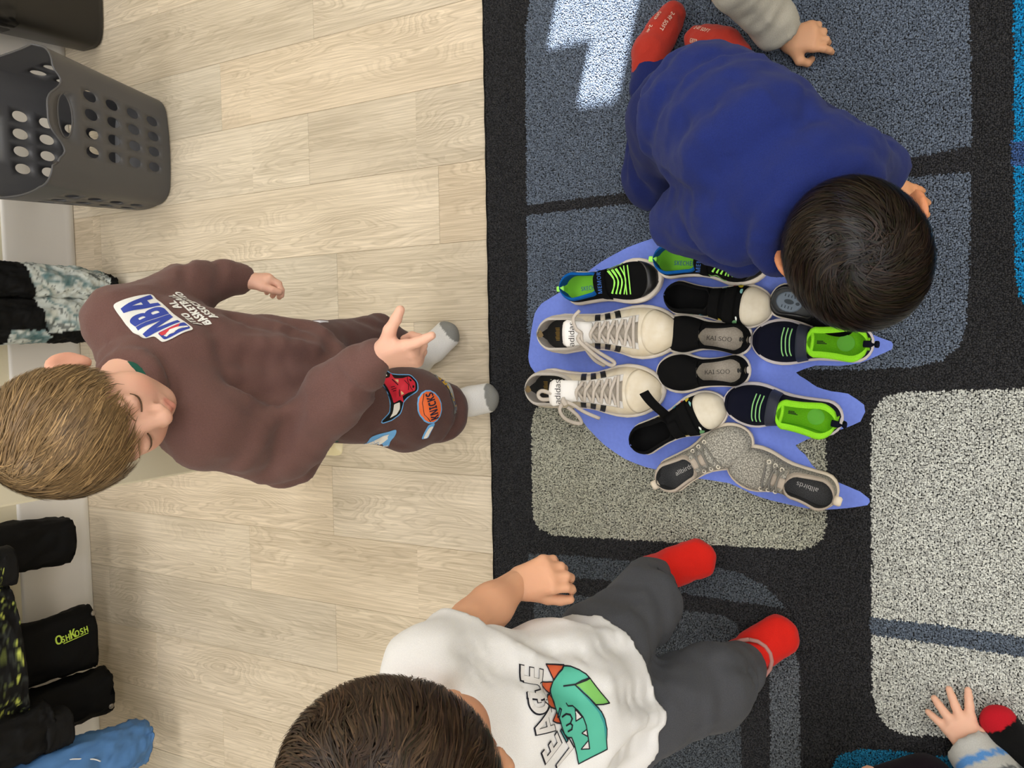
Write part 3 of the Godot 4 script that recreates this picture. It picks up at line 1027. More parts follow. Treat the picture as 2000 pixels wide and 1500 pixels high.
		var spots := [[0.7, 0.66, 0.05, 0], [0.64, 0.8, 0.03, 3], [0.565, 0.74, 0.05, 1], [0.4, 0.8, 0.05, 0], [0.33, 0.88, 0.04, 4], [0.48, 0.86, 0.06, 2], [0.7, -0.6, 0.05, 2], [0.63, -0.7, 0.04, 5], [0.55, -0.74, 0.05, 0], [0.46, -0.8, 0.05, 0], [0.38, -0.86, 0.05, 1], [0.27, -0.9, 0.05, 2], [0.2, 0.93, 0.05, 5], [0.71, -0.4, 0.02, 4], [0.72, 0.4, 0.025, 5], [0.69, 0.85, 0.03, 2]]
		for sp in spots:
			var p := Shape.new()
			p.col = pc[sp[3]]
			var ring := PackedVector3Array()
			var sd: float = sp[1] * sh.side * (-1.0 if k == 0 else 1.0)
			for i in 7:
				var a := TAU * i / 7.0
				var rr := rng.randf_range(0.55, 1.15)
				ring.append(sh.at(sp[0] + cos(a) * sp[2] * 0.55 * rr, clampf(sd + sin(a) * 0.13 * rr, -0.98, 0.98), 0.0016))
			p.fan(ring)
			obj("print_patch", p.mesh(false), M.vc_print, root)
		place_shoe(root, [Vector2(0.103, -0.419), Vector2(-0.197, -0.491)][k], [Vector2(0.069, -0.217), Vector2(-0.112, -0.309)][k], sh)
	# --- two black slip-ons
	var beige := cloth_mat(Color(0.7, 0.66, 0.6), 100.0, 0.02)
	for k in 2:
		var root := thing("slip_on_shoe", ["black knit slip-on shoe with beige insole, its toe tucked under the white sneaker", "black knit slip-on shoe with beige insole between the navy shoe and the open strap"][k], "shoe", Vector3.ZERO, "black slip-on shoes")
		var sh := Shoe.new()
		sh.len = 0.181
		sh.w = 0.079
		sh.side = [1.0, -1.0][k]
		sh.sole_h = 0.015
		sh.o0 = 0.05
		sh.o1 = 0.5
		sh.ow = 0.68
		sh.top = [[0, 0.04], [0.1, 0.052], [0.48, 0.062], [0.65, 0.052], [0.85, 0.042], [0.95, 0.034], [1, 0.018]]
		sh.rim = [[0, 0.045], [0.1, 0.053], [0.25, 0.044], [0.4, 0.05], [0.5, 0.061]]
		shoe_parts(sh, root, {"upper": black_mesh, "collar": black_felt, "lining": black_felt, "insole": beige, "sole": white_rubber})
		var loop := Shape.new()
		loop.tube(spline([Vector3(0.006, 0.036, 0), Vector3(0.011, 0.048, 0), Vector3(0.016, 0.045, 0), Vector3(0.017, 0.032, 0)], 10), 0.004, 6, 0.25, Vector3(1, 0, 0))
		obj("heel_loop", loop.mesh(), plain_mat(Color(0.16, 0.16, 0.15), 0.7), root)
		place_shoe(root, [Vector2(0.011, -0.258), Vector2(-0.046, -0.262)][k], [Vector2(0.029, -0.434), Vector2(-0.051, -0.444)][k], sh)
		put_text(root, "KAI SOO", 0.0085, lin(0.24, 0.22, 0.2), Vector3(0.06, sh.insole_y + 0.0005, -0.002), PI, M.vc_print, "lettering", false, 1.1)
	# --- dark sandal mostly under the boy's head
	var sroot := thing("dark_sandal", "dark sandal with a grey printed heel pad, half hidden under the dark-haired head", "shoe")
	var sd := Shoe.new()
	sd.len = 0.17
	sd.w = 0.08
	sd.sole_h = 0.022
	sd.o1 = 0.5
	sd.ow = 0.85
	sd.top = [[0, 0.03], [0.5, 0.05], [0.8, 0.04], [1, 0.022]]
	sd.rim = [[0, 0.034], [0.2, 0.03], [0.4, 0.036], [0.5, 0.05]]
	shoe_parts(sd, sroot, {"upper": black_felt, "collar": black_gloss, "lining": black_felt, "insole": plain_mat(Color(0.2, 0.21, 0.21), 0.6), "sole": white_rubber})
	var pad := Shape.new()
	pad.col = lin(0.42, 0.47, 0.52)
	var prow := []
	for q in [[1.0, 0.0245], [0.97, 0.0265], [0.85, 0.0271], [0.01, 0.0267]]:
		var ring := PackedVector3Array()
		for i in 20:
			var a := TAU * i / 20.0
			ring.append(Vector3(0.034 + cos(a) * 0.024 * q[0], q[1], sin(a) * 0.019 * q[0]))
		prow.append(ring)
	pad.grid(prow, true)
	pad.col = lin(0.2, 0.23, 0.26)
	for q in [[0.034, 0.0, 0.009, 0.0045], [0.05, 0.0, 0.004, 0.003]]:
		var ring := PackedVector3Array()
		for i in 12:
			var a := TAU * i / 12.0
			ring.append(Vector3(q[0] + cos(a) * q[2], 0.0277, q[1] + sin(a) * q[3]))
		pad.fan(ring)
	for i in 4:
		pad.tube(PackedVector3Array([Vector3(0.024 + 0.006 * i, 0.0272, -0.013), Vector3(0.024 + 0.006 * i, 0.0272, -0.008)]), 0.0007, 5)
		pad.tube(PackedVector3Array([Vector3(0.024 + 0.006 * i, 0.0272, 0.013), Vector3(0.024 + 0.006 * i, 0.0272, 0.008)]), 0.0007, 5)
	obj("heel_pad", pad.mesh(), M.vc_print, sroot, "grey translucent looking heel pad with raised print")
	place_shoe(sroot, Vector2(0.091, -0.22), Vector2(0.035, -0.055), sd)
	# --- two navy sneakers with lime lining
	var navy := cloth_mat(Color(0.075, 0.085, 0.16), 400.0, 0.04, 0.1, false, 0.65)
	var navy_strap := plain_mat(Color(0.17, 0.19, 0.26), 0.55)
	var lime2 := cloth_mat(Color(0.58, 0.9, 0.18), 200.0, 0.02)
	var grey_sole := plain_mat(Color(0.8, 0.77, 0.77), 0.55)
	for k in 2:
		var root := thing("navy_sneaker", ["navy sneaker with bright lime lining lying along the upper fish tail", "navy sneaker with bright lime lining lying on the middle fish tail"][k], "shoe", Vector3.ZERO, "navy sneakers with lime lining")
		var sh := Shoe.new()
		sh.len = [0.207, 0.211][k]
		sh.w = 0.083
		sh.side = [-1.0, 1.0][k]
		sh.sole_h = 0.023
		sh.o0 = 0.04
		sh.o1 = 0.5
		sh.ow = 0.76
		sh.top = [[0, 0.05], [0.1, 0.08], [0.47, 0.088], [0.6, 0.072], [0.8, 0.054], [0.93, 0.042], [1, 0.026]]
		sh.rim = [[0, 0.08], [0.1, 0.092], [0.25, 0.088], [0.4, 0.086], [0.5, 0.09]]
		sh.flare = -1.2
		sh.pad = 0.0075
		shoe_parts(sh, root, {"upper": navy, "collar": lime2, "lining": lime2, "insole": lime2, "sole": grey_sole})
		obj("strap", shoe_patch(sh, 0.5, 0.6, -0.93, 0.93, 0.003, 5, 18, 0.0, -0.02).mesh(), navy_strap, root)
		for i in 3:
			obj("lace", shoe_cord(sh, [[0.63 + i * 0.035, -0.4], [0.645 + i * 0.035, -0.2], [0.65 + i * 0.035, 0.05], [0.635 + i * 0.035, 0.38]], 0.0012, 0.0022).mesh(), plain_mat(Color(0.55, 0.8, 0.5), 0.6), root)
		obj("toe_bumper", shoe_patch(sh, 0.965, 0.993, -0.9, 0.9, 0.002, 4, 14, -0.05, 0.0).mesh(), navy, root)
		# tongue edge: lime rim folded over
		var tg := Shape.new()
		tg.tube(spline([Vector3(0.47 * sh.len, 0.079, -0.02), Vector3(0.455 * sh.len, 0.088, -0.008), Vector3(0.45 * sh.len, 0.09, 0.008), Vector3(0.47 * sh.len, 0.08, 0.022)], 12), 0.003, 6)
		obj("tongue_edge", tg.mesh(), lime2, root)
		var tab := Shape.new()
		tab.tube(spline([Vector3(0.012, 0.084, 0), Vector3(0.0, 0.089, 0), Vector3(-0.012, 0.08, 0), Vector3(-0.006, 0.062, 0)], 10), 0.006, 6, 0.3, Vector3(1, 0.5, 0))
		obj("heel_tab", tab.mesh(), navy, root)
		var disc := Shape.new()
		disc.col = lin(0.3, 0.68, 0.25)
		var ring := PackedVector3Array()
		for i in 24: ring.append(Vector3(0.043 + cos(TAU * i / 24.0) * 0.015, sh.insole_y + 0.0012, sin(TAU * i / 24.0) * 0.015))
		disc.fan(ring)
		var gl := plain_mat(Color(0.5, 0.85, 0.3), 0.07, 0.6)
		obj("insole_sticker", disc.mesh(), gl, root, "shiny clear green disc on the insole")
		var mk := Shape.new()
		mk.col = lin(0.06, 0.12, 0.05)
		for i in 3:
			mk.box(Vector3(0.075 + 0.003 * i, sh.insole_y + 0.0004, -0.003 + 0.0022 * i), Vector3(0.092, sh.insole_y + 0.0008, -0.0015 + 0.0022 * i))
		obj("insole_mark", mk.mesh(false), M.vc_print, root)
		place_shoe(root, [Vector2(-0.001, -0.048), Vector2(-0.14, -0.099)][k], [Vector2(0.011, -0.252), Vector2(-0.105, -0.307)][k], sh)
	# --- two grey wool shoes
	var wool := plain_mat(Color(1, 1, 1), 0.95, 0.2)
	wool.albedo_texture = noise_tex(0.11, Color(0.27, 0.265, 0.25), Color(0.86, 0.84, 0.78), 256, 2, false, 1, FastNoiseLite.TYPE_SIMPLEX, 9)
	wool.uv1_triplanar = true
	wool.uv1_scale = Vector3.ONE * 8.5
	var trim := cloth_mat(Color(0.72, 0.67, 0.61), 300.0, 0.02)
	var cord := cloth_mat(Color(0.52, 0.51, 0.48), 600.0, 0.02)
	var felt := cloth_mat(Color(0.36, 0.36, 0.36), 200.0, 0.04, 0.0, false, 0.6)
	var cream_sole := plain_mat(Color(0.83, 0.78, 0.7), 0.6)
	for k in 2:
		var root := thing("wool_shoe", ["speckled grey wool lace shoe with its heel off the paper on the grey rug block", "speckled grey wool lace shoe lying along the lowest fish tail"][k], "shoe", Vector3.ZERO, "grey wool shoes")
		var sh := Shoe.new()
		sh.len = [0.199, 0.204][k]
		sh.w = 0.086
		sh.side = [-1.0, 1.0][k]
		sh.sole_h = 0.02
		sh.o1 = 0.43
		sh.ow = 0.66
		sh.top = [[0, 0.05], [0.42, 0.076], [0.55, 0.068], [0.8, 0.05], [0.94, 0.04], [1, 0.024]]
		sh.rim = [[0, 0.068], [0.12, 0.061], [0.25, 0.056], [0.36, 0.063], [0.44, 0.074]]
		shoe_parts(sh, root, {"upper": wool, "collar": trim, "lining": felt, "insole": felt, "sole": cream_sole})
		obj("throat", shoe_patch(sh, 0.43, 0.56, -0.16, 0.16, 0.0008, 6, 4).mesh(), trim, root)
		for i in 3:
			var t := 0.47 + i * 0.065
			obj("lace", shoe_cord(sh, [[t, -0.42], [t + 0.02, -0.2], [t + 0.03, 0.1], [t + 0.05, 0.42]], 0.0017, 0.0028).mesh(), cord, root)
			if i < 2: obj("lace", shoe_cord(sh, [[t, 0.42], [t + 0.02, 0.2], [t + 0.035, -0.1], [t + 0.06, -0.42]], 0.0017, 0.0042).mesh(), cord, root)
			for sg in [-1.0, 1.0]:
				var ey := Shape.new()
				var c := sh.at(t + 0.02, sg * 0.45, 0.0012)
				var rp := PackedVector3Array()
				for q in 11: rp.append(c + Vector3(cos(TAU * q / 10.0) * 0.0034, sin(TAU * q / 10.0) * 0.0012 * -sg, sin(TAU * q / 10.0) * 0.0034))
				ey.tube(rp, 0.0012, 5)
				obj("eyelet", ey.mesh(), plain_mat(Color(0.86, 0.83, 0.76), 0.5), root)
		var tab := Shape.new()
		tab.box(Vector3(-0.012, 0.055, -0.009), Vector3(0.004, 0.061, 0.009), 0.003)
		obj("heel_tab", tab.mesh(), cream_sole, root)
		place_shoe(root, [Vector2(-0.27, -0.433), Vector2(-0.279, -0.107)][k], [Vector2(-0.172, -0.261), Vector2(-0.223, -0.299)][k], sh)
		put_text(root, "allbirds", 0.009, lin(0.8, 0.79, 0.76), Vector3(0.052, sh.insole_y + 0.0006, 0.0), [0.0, 0.0][k], M.vc_print, "lettering", false)

# ---------------------------------------------------------------- basket and bin
class Basket:
	var ax0 := 0.15
	var az0 := 0.11
	var ax1 := 0.172
	var az1 := 0.158
	var h := 0.375
	var r := 0.055
	func hx(y: float) -> float: return lerpf(ax0, ax1, y / h)
	func hz(y: float) -> float: return lerpf(az0, az1, y / h)
	# face 0 front (+z), 1 right (+x), 2 back, 3 left; a from -1 to 1 along the flat part
	func at(face: int, a: float, y: float, off: float) -> Vector3:
		var x := hx(y)
		var z := hz(y)
		var bow := 0.006 * (1.0 - a * a)
		match face:
			0: return Vector3(a * (x - r), y, z + off + bow)
			1: return Vector3(x + off + bow, y, -a * (z - r))
			2: return Vector3(-a * (x - r), y, -z - off - bow)
		return Vector3(-x - off - bow, y, a * (z - r))
	func corner(face: int, u: float, y: float, off: float) -> Vector3:   # after face, u 0..1
		var x := hx(y) - r
		var z := hz(y) - r
		var c: Vector3 = [Vector3(x, y, z), Vector3(x, y, -z), Vector3(-x, y, -z), Vector3(-x, y, z)][face]
		var ang := PI * 0.5 - (face + u) * PI * 0.5
		return c + Vector3(cos(ang), 0, sin(ang)) * (r + off)
	func rim(face: int, a: float) -> float:
		if face % 2 == 0:
			return h - 0.034 + 0.044 * exp(-pow(a / 0.52, 4.0)) + 0.02 * smoothstep(0.75, 1.0, absf(a))
		return h - 0.012 * (1.0 - a * a)

# turn the triangles added since start so that their fronts look out of the basket (or into it)
func face_out(s: Shape, start: int, sign_out: float) -> void:
	if s.v.size() < start + 3: return
	var n := (s.v[start + 2] - s.v[start]).cross(s.v[start + 1] - s.v[start])
	var c := s.v[start]
	if n.dot(Vector3(c.x * 0.6, 0, c.z)) * sign_out >= 0.0: return
	for i in range(start, s.v.size(), 3):
		var t := s.v[i + 1]
		s.v[i + 1] = s.v[i + 2]
		s.v[i + 2] = t

func basket_hole(b: Basket, s: Shape, face: int, a0: float, a1: float, y0: float, y1: float, ra: float, ry: float, topf := false) -> void:
	var per := 6
	var bd := []
	for side in 4:
		for i in per:
			var u := i / float(per)
			match side:
				0: bd.append(Vector2(lerpf(-1, 1, u), -1))
				1: bd.append(Vector2(1, lerpf(-1, 1, u)))
				2: bd.append(Vector2(lerpf(1, -1, u), 1))
				3: bd.append(Vector2(-1, lerpf(1, -1, u)))
	var ca := (a0 + a1) * 0.5
	var cy := (y0 + y1) * 0.5
	var n := bd.size()
	var T := 0.0013
	var rings := []
	for k in 4:
		var off: float = [T, T, -T, -T][k]
		var ring := PackedVector3Array()
		for i in n:
			var q: Vector2 = bd[i]
			var p := Vector2.ZERO
			if k == 0 or k == 3:
				p = Vector2(ca + q.x * (a1 - a0) * 0.5, cy + q.y * (y1 - y0) * 0.5)
				if topf and q.y > 0.99: p.y = b.rim(face, p.x)
				elif topf: p.y = lerpf(y0, b.rim(face, p.x), (q.y + 1.0) * 0.5)
			else:
				var an := atan2(q.y, q.x)
				p = Vector2(ca + cos(an) * ra, cy + sin(an) * ry)
			ring.append(b.at(face, p.x, p.y, off))
		rings.append(ring)
	var from := s.v.size()
	s.grid(rings, true)
	face_out(s, from, 1.0)

func build_storage() -> void:
	var plast := plain_mat(Color(0.29, 0.29, 0.3), 0.42)
	plast.heightmap_enabled = true
	plast.heightmap_texture = tex_weave()
	plast.heightmap_scale = 0.006
	plast.uv1_triplanar = true
	plast.uv1_scale = Vector3.ONE * 12.0
	var root := thing("laundry_basket", "dark grey plastic laundry basket with rows of oval holes on the plank floor", "basket", Vector3(0.588, 0.001, -1.985))
	root.rotation.y = 0.02
	var b := Basket.new()
	var s := Shape.new()
	var y0 := 0.028
	var rh := 0.067
	for face in 4:
		var cols := 4 if face % 2 == 0 else 3
		var cell := 1.7 / cols if face % 2 == 0 else 1.9 / cols
		var st := -cell * cols * 0.5
		for c in cols:
			for r in 4:
				var a0 := st + c * cell
				basket_hole(b, s, face, a0, a0 + cell, y0 + r * rh, y0 + (r + 1) * rh, cell * 0.3 if face % 2 == 0 else cell * 0.27, 0.0195)
		for off in [0.0013, -0.0013]:
			# strips left and right of the holes and below
			for e in [[-1.0, st], [-st, 1.0]]:
				var rows := []
				for i in 9:
					var y := y0 + i * rh * 0.5
					rows.append(PackedVector3Array([b.at(face, e[0], y, off), b.at(face, e[1], y, off)]))
				var f0 := s.v.size()
				s.grid(rows)
				face_out(s, f0, off)
			var low := []
			for y in [0.004, 0.012, y0]:
				var row := PackedVector3Array()
				for i in 13: row.append(b.at(face, -1.0 + i / 6.0, y, off))
				low.append(row)
			var f1 := s.v.size()
			s.grid(low)
			face_out(s, f1, off)
			# band up to the rim
			var yt := y0 + 4 * rh
			var hi := []
			for i in 25:
				var a := -1.0 + i / 12.0
				if face % 2 == 0 and absf(a) < 0.58:
					if hi.size() > 1:
						var f2 := s.v.size()
						s.grid(hi)
						face_out(s, f2, off)
					hi = []
					continue
				var row := PackedVector3Array()
				for k in 4: row.append(b.at(face, a, lerpf(yt, b.rim(face, a), k / 3.0), off))
				hi.append(row)
			if hi.size() > 1:
				var f3 := s.v.size()
				s.grid(hi)
				face_out(s, f3, off)
			# rounded corner
			var rows2 := []
			for i in 9:
				var row := PackedVector3Array()
				var rt := b.rim(face, 1.0)
				for k in 12: row.append(b.corner(face, i / 8.0, lerpf(0.004, rt, k / 11.0), off))
				rows2.append(row)
			var f4 := s.v.size()
			s.grid(rows2)
			face_out(s, f4, off)
		if face % 2 == 0:
			basket_hole(b, s, face, -0.5834, 0.5834, y0 + 4 * rh, b.h + 0.006, 0.46, 0.0205, true)
	obj("body", s.mesh(), plast, root)
	# rolled rim
	var rp := PackedVector3Array()
	for face in 4:
		for i in 25: rp.append(b.at(face, -1.0 + i / 12.0, b.rim(face, -1.0 + i / 12.0), 0.0))
		for i in range(1, 8): rp.append(b.corner(face, i / 8.0, b.rim(face, 1.0), 0.0))
	rp.append(rp[0])
	var rs := Shape.new()
	rs.tube(rp, 0.0028, 8)
	obj("rim", rs.mesh(), plast, root)
	var fl := Shape.new()
	var ring := PackedVector3Array()
	for face in 4:
		for i in 5: ring.append(b.at(face, -1.0 + i / 2.0, 0.005, 0.0))
		for i in range(1, 5): ring.append(b.corner(face, i / 5.0, 0.005, 0.0))
	fl.fan(ring)
	var ring2 := PackedVector3Array()
	for p in ring: ring2.append(p * Vector3(0.98, 0, 0.98))
	fl.grid([ring, ring2], true, false, true)
	obj("bottom", fl.mesh(), plast, root)
	for sg in [-1.0, 1.0]:   # handle bead round each grip
		var hp := PackedVector3Array()
		for i in 29:
			var an := TAU * i / 28.0
			var cy := (y0 + 4 * rh + b.h + 0.006) * 0.5
			hp.append(b.at(0 if sg > 0 else 2, cos(an) * 0.46, cy + sin(an) * 0.0205, 0.0))
		var hs := Shape.new()
		hs.tube(hp, 0.0022, 8)
		obj("handle_grip", hs.mesh(), plast, root)
	# --- slim black bin with a bag in it
	var bin := thing("waste_bin", "slim black plastic waste bin with a black liner bag against the wall", "bin", Vector3(1.12, 0.001, -2.2))
	var black := plain_mat(Color(0.085, 0.08, 0.072), 0.38)
	var bs := Shape.new()
	var rows := []
	var prof := [[0.0, 0.9, 0], [0.004, 0.99, 0], [0.02, 1.0, 0], [0.2, 1.12, 0], [0.38, 1.24, 0], [0.4, 1.27, 0], [0.4, 1.22, 0], [0.38, 1.2, 0], [0.02, 0.95, 0]]
	for q in prof:
		var rg := PackedVector3Array()
		for i in 40:
			var a := TAU * i / 40.0
			var cx := signf(cos(a)) * pow(absf(cos(a)), 0.35) * 0.19
			var cz := signf(sin(a)) * pow(absf(sin(a)), 0.5) * 0.068
			rg.append(Vector3(cx * q[1], q[0], cz * lerpf(1.0, q[1], 0.9)))
		rows.append(rg)
	bs.grid(rows, true, true, true)
	obj("body", bs.mesh(), black, bin)
	var lb := Shape.new()
	var lrows := []
	var nz := FastNoiseLite.new()
	nz.seed = 8
	nz.frequency = 1.0
	for k in 14:
		var u := k / 13.0
		var rg := PackedVector3Array()
		for i in 60:
			var a := TAU * i / 60.0
			var wv := 0.004 * nz.get_noise_2d(i * 0.9, u * 3.0) + 0.003 * sin(i * 1.9 + u * 3.0)
			var sc := 1.27 + 0.01 * u
			var y := 0.405 - 0.14 * u - 0.03 * u * nz.get_noise_2d(i * 0.3, 5.0)
			if k < 2: sc = [1.1, 1.22][k]; y = [0.37, 0.408][k]
			else: sc = lerpf(1.285, 1.21, u)
			var cx := signf(cos(a)) * pow(absf(cos(a)), 0.35) * (0.19 * sc + wv + 0.003)
			var cz := signf(sin(a)) * pow(absf(sin(a)), 0.5) * (0.068 * sc + wv + 0.003)
			rg.append(Vector3(cx, y, cz))
		lrows.append(rg)
	lb.grid(lrows, true)
	obj("liner_bag", lb.mesh(), plain_mat(Color(0.05, 0.05, 0.05), 0.3), bin, "thin black bag folded over the rim")

# ---------------------------------------------------------------- clothes hanging on the wall
# loft: sections [centre, half width, half depth]; folds as ripples
func garment(secs: Array, n: int, seg: int, fold: float, sd: int, colf: Callable, turn := 0.0, open_end := true) -> Shape:
	var nz := FastNoiseLite.new()
	nz.seed = sd
	nz.frequency = 1.0
	var s := Shape.new()
	var rows := []
	var cs := []
	var rw := []
	var rd := []
	for q in secs:
		cs.append(q[0]); rw.append(Vector3(q[1], q[2], 0)); 
	var cp := spline(cs, n)
	var rp := spline(rw, n)
	for i in n:
		var t := (cp[mini(i + 1, n - 1)] - cp[maxi(i - 1, 0)]).normalized()
		var sx := Vector3(1, 0, 0.0).rotated(Vector3.UP, turn)
		sx = (sx - t * sx.dot(t)).normalized()
		var sz := sx.cross(t)
		var u := i / float(n - 1)
		var ring := PackedVector3Array()
		for k in seg:
			var a := TAU * k / seg
			var ca := cos(a)
			var sa := sin(a)
			var ex := signf(ca) * pow(absf(ca), 0.75)
			var ez := signf(sa) * pow(absf(sa), 0.75)
			var f := nz.get_noise_3d(ca * 1.6 + u * 0.8, sa * 1.6, u * 5.0) * fold + nz.get_noise_3d(ca * 3.0, sa * 3.0 + u * 3.0, u * 16.0 + ca * 2.0) * fold * 0.5
			ring.append(cp[i] + sx * ex * (rp[i].x + f) + sz * ez * (rp[i].y + f * 1.3))
		rows.append(ring)
	var cols := []
	for i in n:
		var cr := PackedColorArray()
		for j in seg: cr.append(colf.call(rows[i][j], float(i) / n, float(j) / seg))
		cols.append(cr)
	for i in n - 1:
		var p: PackedVector3Array = rows[i]
		var q: PackedVector3Array = rows[i + 1]
		for j in seg:
			var k := (j + 1) % seg
			s.quad(p[j], p[k], q[k], q[j])
			var e := s.c.size()
			s.c[e - 6] = cols[i][j]; s.c[e - 5] = cols[i][k]; s.c[e - 4] = cols[i + 1][k]
			s.c[e - 3] = cols[i][j]; s.c[e - 2] = cols[i + 1][k]; s.c[e - 1] = cols[i + 1][j]
	s.col = colf.call(cp[0], 0.0, 0.5)
	s.fan(rows[0], true)
	# hem turned in
	var inn := PackedVector3Array()
	for p in rows[n - 1]: inn.append(cp[n - 1].lerp(p, 0.86) + (cp[n - 2] - cp[n - 1]) * 1.2)
	s.col = colf.call(cp[n - 1], 1.0, 0.5)
	s.grid([rows[n - 1], inn], true, false, true)
	return s

func build_hanging_clothes() -> void:
	var cloth := cloth_mat(Color.WHITE, 120.0, 0.02, 0.0, true, 0.9)
	cloth.roughness = 0.7
	var sheen := plain_mat(Color.WHITE, 0.5, 0.4)
	sheen.vertex_color_use_as_albedo = true
	var nz := FastNoiseLite.new()
	nz.seed = 40
	nz.frequency = 1.0
	# rail with hooks, above the picture
	var rail := thing("hook_rail", "white coat rail with metal hooks fixed to the cream wall", "coat rail", Vector3(0, 1.02, WALL_Z + 0.012))
	struct_box("board", Vector3(-1.9, -0.05, -0.012), Vector3(0.5, 0.05, 0.012), M.white_paint, rail, 0.004)
	for x in [0.16, -0.52, -0.9, -0.76, -1.15]:
		var hk := Shape.new()
		hk.tube(spline([Vector3(x, 0.02, 0.01), Vector3(x, 0.0, 0.05), Vector3(x, -0.02, 0.1), Vector3(x, 0.01, 0.13)], 12), 0.005, 8)
		obj("hook", hk.mesh(), plain_mat(Color(0.5, 0.5, 0.5), 0.3), rail)
	# snow pants printed with feathers
	var black := lin(0.075, 0.073, 0.07)
	var feather := func(p: Vector3, u: float, a: float) -> Color:
		var edge := 0.252 + 0.25 * (p.x - 0.22)
		var patch: bool = p.x < 0.09 and p.y > 0.205 and p.y < 0.31 and p.x < 0.09 - (0.24 - p.y) * 0.9 and p.x < 0.078
		if not patch:
			if p.y > edge: return black
			if p.x < 0.092 - 0.1 * p.y: return black
			if p.y < 0.05 and p.x > 0.2: return black
		var w := nz.get_noise_2d(p.x * 9.0, p.y * 6.0)
		var ph := p.y * 9.0 - p.x * 13.0 + w * 1.3
		var fr := ph - floorf(ph)
		var barb := nz.get_noise_2d(p.x * 26.0 + p.y * 16.0, p.y * 12.0) * 0.5 + 0.5
		var teal := lin(0.2, 0.38, 0.4)
		var white := lin(0.82, 0.84, 0.81)
		var grey := lin(0.52, 0.55, 0.55)
		var c := white.lerp(grey, clampf(barb * 0.8 - 0.1, 0.0, 0.6))
		var core := smoothstep(0.28, 0.62, fr) * (1.0 - smoothstep(0.66, 0.76, fr))
		c = c.lerp(teal, core * (0.55 + 0.45 * barb))
		if fr > 0.955 or (w > 0.42): c = c.lerp(lin(0.16, 0.19, 0.2), 0.7)
		return c
	var pants := thing("printed_snow_pants", "black snow pants with white and teal feather print hanging by the wall", "pants", Vector3.ZERO, "hanging snow clothes")
	obj("bib", garment([[Vector3(0.15, 0.98, -2.25), 0.1, 0.03], [Vector3(0.15, 0.7, -2.24), 0.125, 0.05], [Vector3(0.15, 0.5, -2.225), 0.135, 0.06]], 24, 32, 0.012, 1, feather).mesh(), cloth, pants)
	obj("leg", garment([[Vector3(0.2, 0.56, -2.225), 0.062, 0.055], [Vector3(0.212, 0.3, -2.19), 0.052, 0.05], [Vector3(0.214, 0.12, -2.15), 0.048, 0.05], [Vector3(0.204, 0.018, -2.115), 0.036, 0.042]], 150, 72, 0.01, 2, feather).mesh(), cloth, pants)
	obj("leg", garment([[Vector3(0.1, 0.56, -2.225), 0.075, 0.055], [Vector3(0.108, 0.3, -2.19), 0.068, 0.052], [Vector3(0.112, 0.12, -2.15), 0.066, 0.052], [Vector3(0.112, 0.03, -2.12), 0.058, 0.046]], 150, 80, 0.01, 3, feather).mesh(), cloth, pants)
	# plain black snow pants
	var blackf := func(_p: Vector3, _u: float, _a: float) -> Color: return lin(0.068, 0.066, 0.066)
	var bp := thing("black_snow_pants", "plain black snow pants hanging behind the blond boy's head", "pants", Vector3.ZERO, "hanging snow clothes")
	obj("leg", garment([[Vector3(-0.53, 1.0, -2.25), 0.08, 0.035], [Vector3(-0.53, 0.6, -2.245), 0.08, 0.045], [Vector3(-0.532, 0.3, -2.24), 0.073, 0.05], [Vector3(-0.54, 0.125, -2.225), 0.068, 0.05]], 40, 36, 0.012, 5, blackf).mesh(), cloth, bp)
	# black snow pants with press studs and a name on the leg
	var op := thing("lettered_snow_pants", "black snow pants with lime lettering and press studs at the cuffs", "pants", Vector3.ZERO, "hanging snow clothes")
	var la := garment([[Vector3(-0.87, 0.98, -2.25), 0.07, 0.035], [Vector3(-0.86, 0.6, -2.24), 0.085, 0.045], [Vector3(-0.838, 0.3, -2.2), 0.088, 0.05], [Vector3(-0.828, 0.105, -2.165), 0.094, 0.052]], 44, 40, 0.009, 6, blackf)
	obj("leg", la.mesh(), cloth, op)
	obj("leg", garment([[Vector3(-0.98, 0.98, -2.25), 0.06, 0.035], [Vector3(-0.99, 0.6, -2.23), 0.07, 0.045], [Vector3(-0.995, 0.3, -2.17), 0.068, 0.05], [Vector3(-0.994, 0.085, -2.13), 0.068, 0.052]], 44, 40, 0.012, 7, blackf).mesh(), cloth, op)
	var lt := Shape.new()
	lt.col = lin(0.72, 0.83, 0.3)
	for q in [["O", 0.026, -0.0375], ["SH", 0.018, -0.0195], ["K", 0.026, 0.001], ["OSH", 0.018, 0.024]]:
		var low: float = -0.013 + q[1] * 0.5
		for t in text_tris(q[0], q[1], true, 0.82):
			lt.tri(Vector3(t[0].x + q[2], t[0].y + low, 0), Vector3(t[1].x + q[2], t[1].y + low, 0), Vector3(t[2].x + q[2], t[2].y + low, 0))
	lt.box(Vector3(-0.028, -0.0175, -0.0004), Vector3(0.041, -0.0155, 0.0))
	var lo := obj("lettering", lt.mesh(false), M.vc_print, op, "lime green embroidered lettering")
	lo.position = Vector3(-0.79, 0.19, -2.118)
	lo.rotation = Vector3(-0.17, 0.05, -1.43)
	for p in [Vector3(-0.75, 0.125, -2.118), Vector3(-1.03, 0.105, -2.083)]:
		var st := Shape.new()
		var rws := []
		for q in [[0.0078, 0.0], [0.0075, 0.003], [0.005, 0.0042], [0.001, 0.0044]]:
			var rg := PackedVector3Array()
			for i in 14: rg.append(Vector3(cos(TAU * i / 14.0) * q[0], sin(TAU * i / 14.0) * q[0], q[1]))
			rws.append(rg)
		st.grid(rws, true)
		var pm := plain_mat(Color(0.55, 0.53, 0.5), 0.3)
		pm.metallic = 0.8
		var so := obj("press_stud", st.mesh(), pm, op, "metal press stud")
		so.position = p
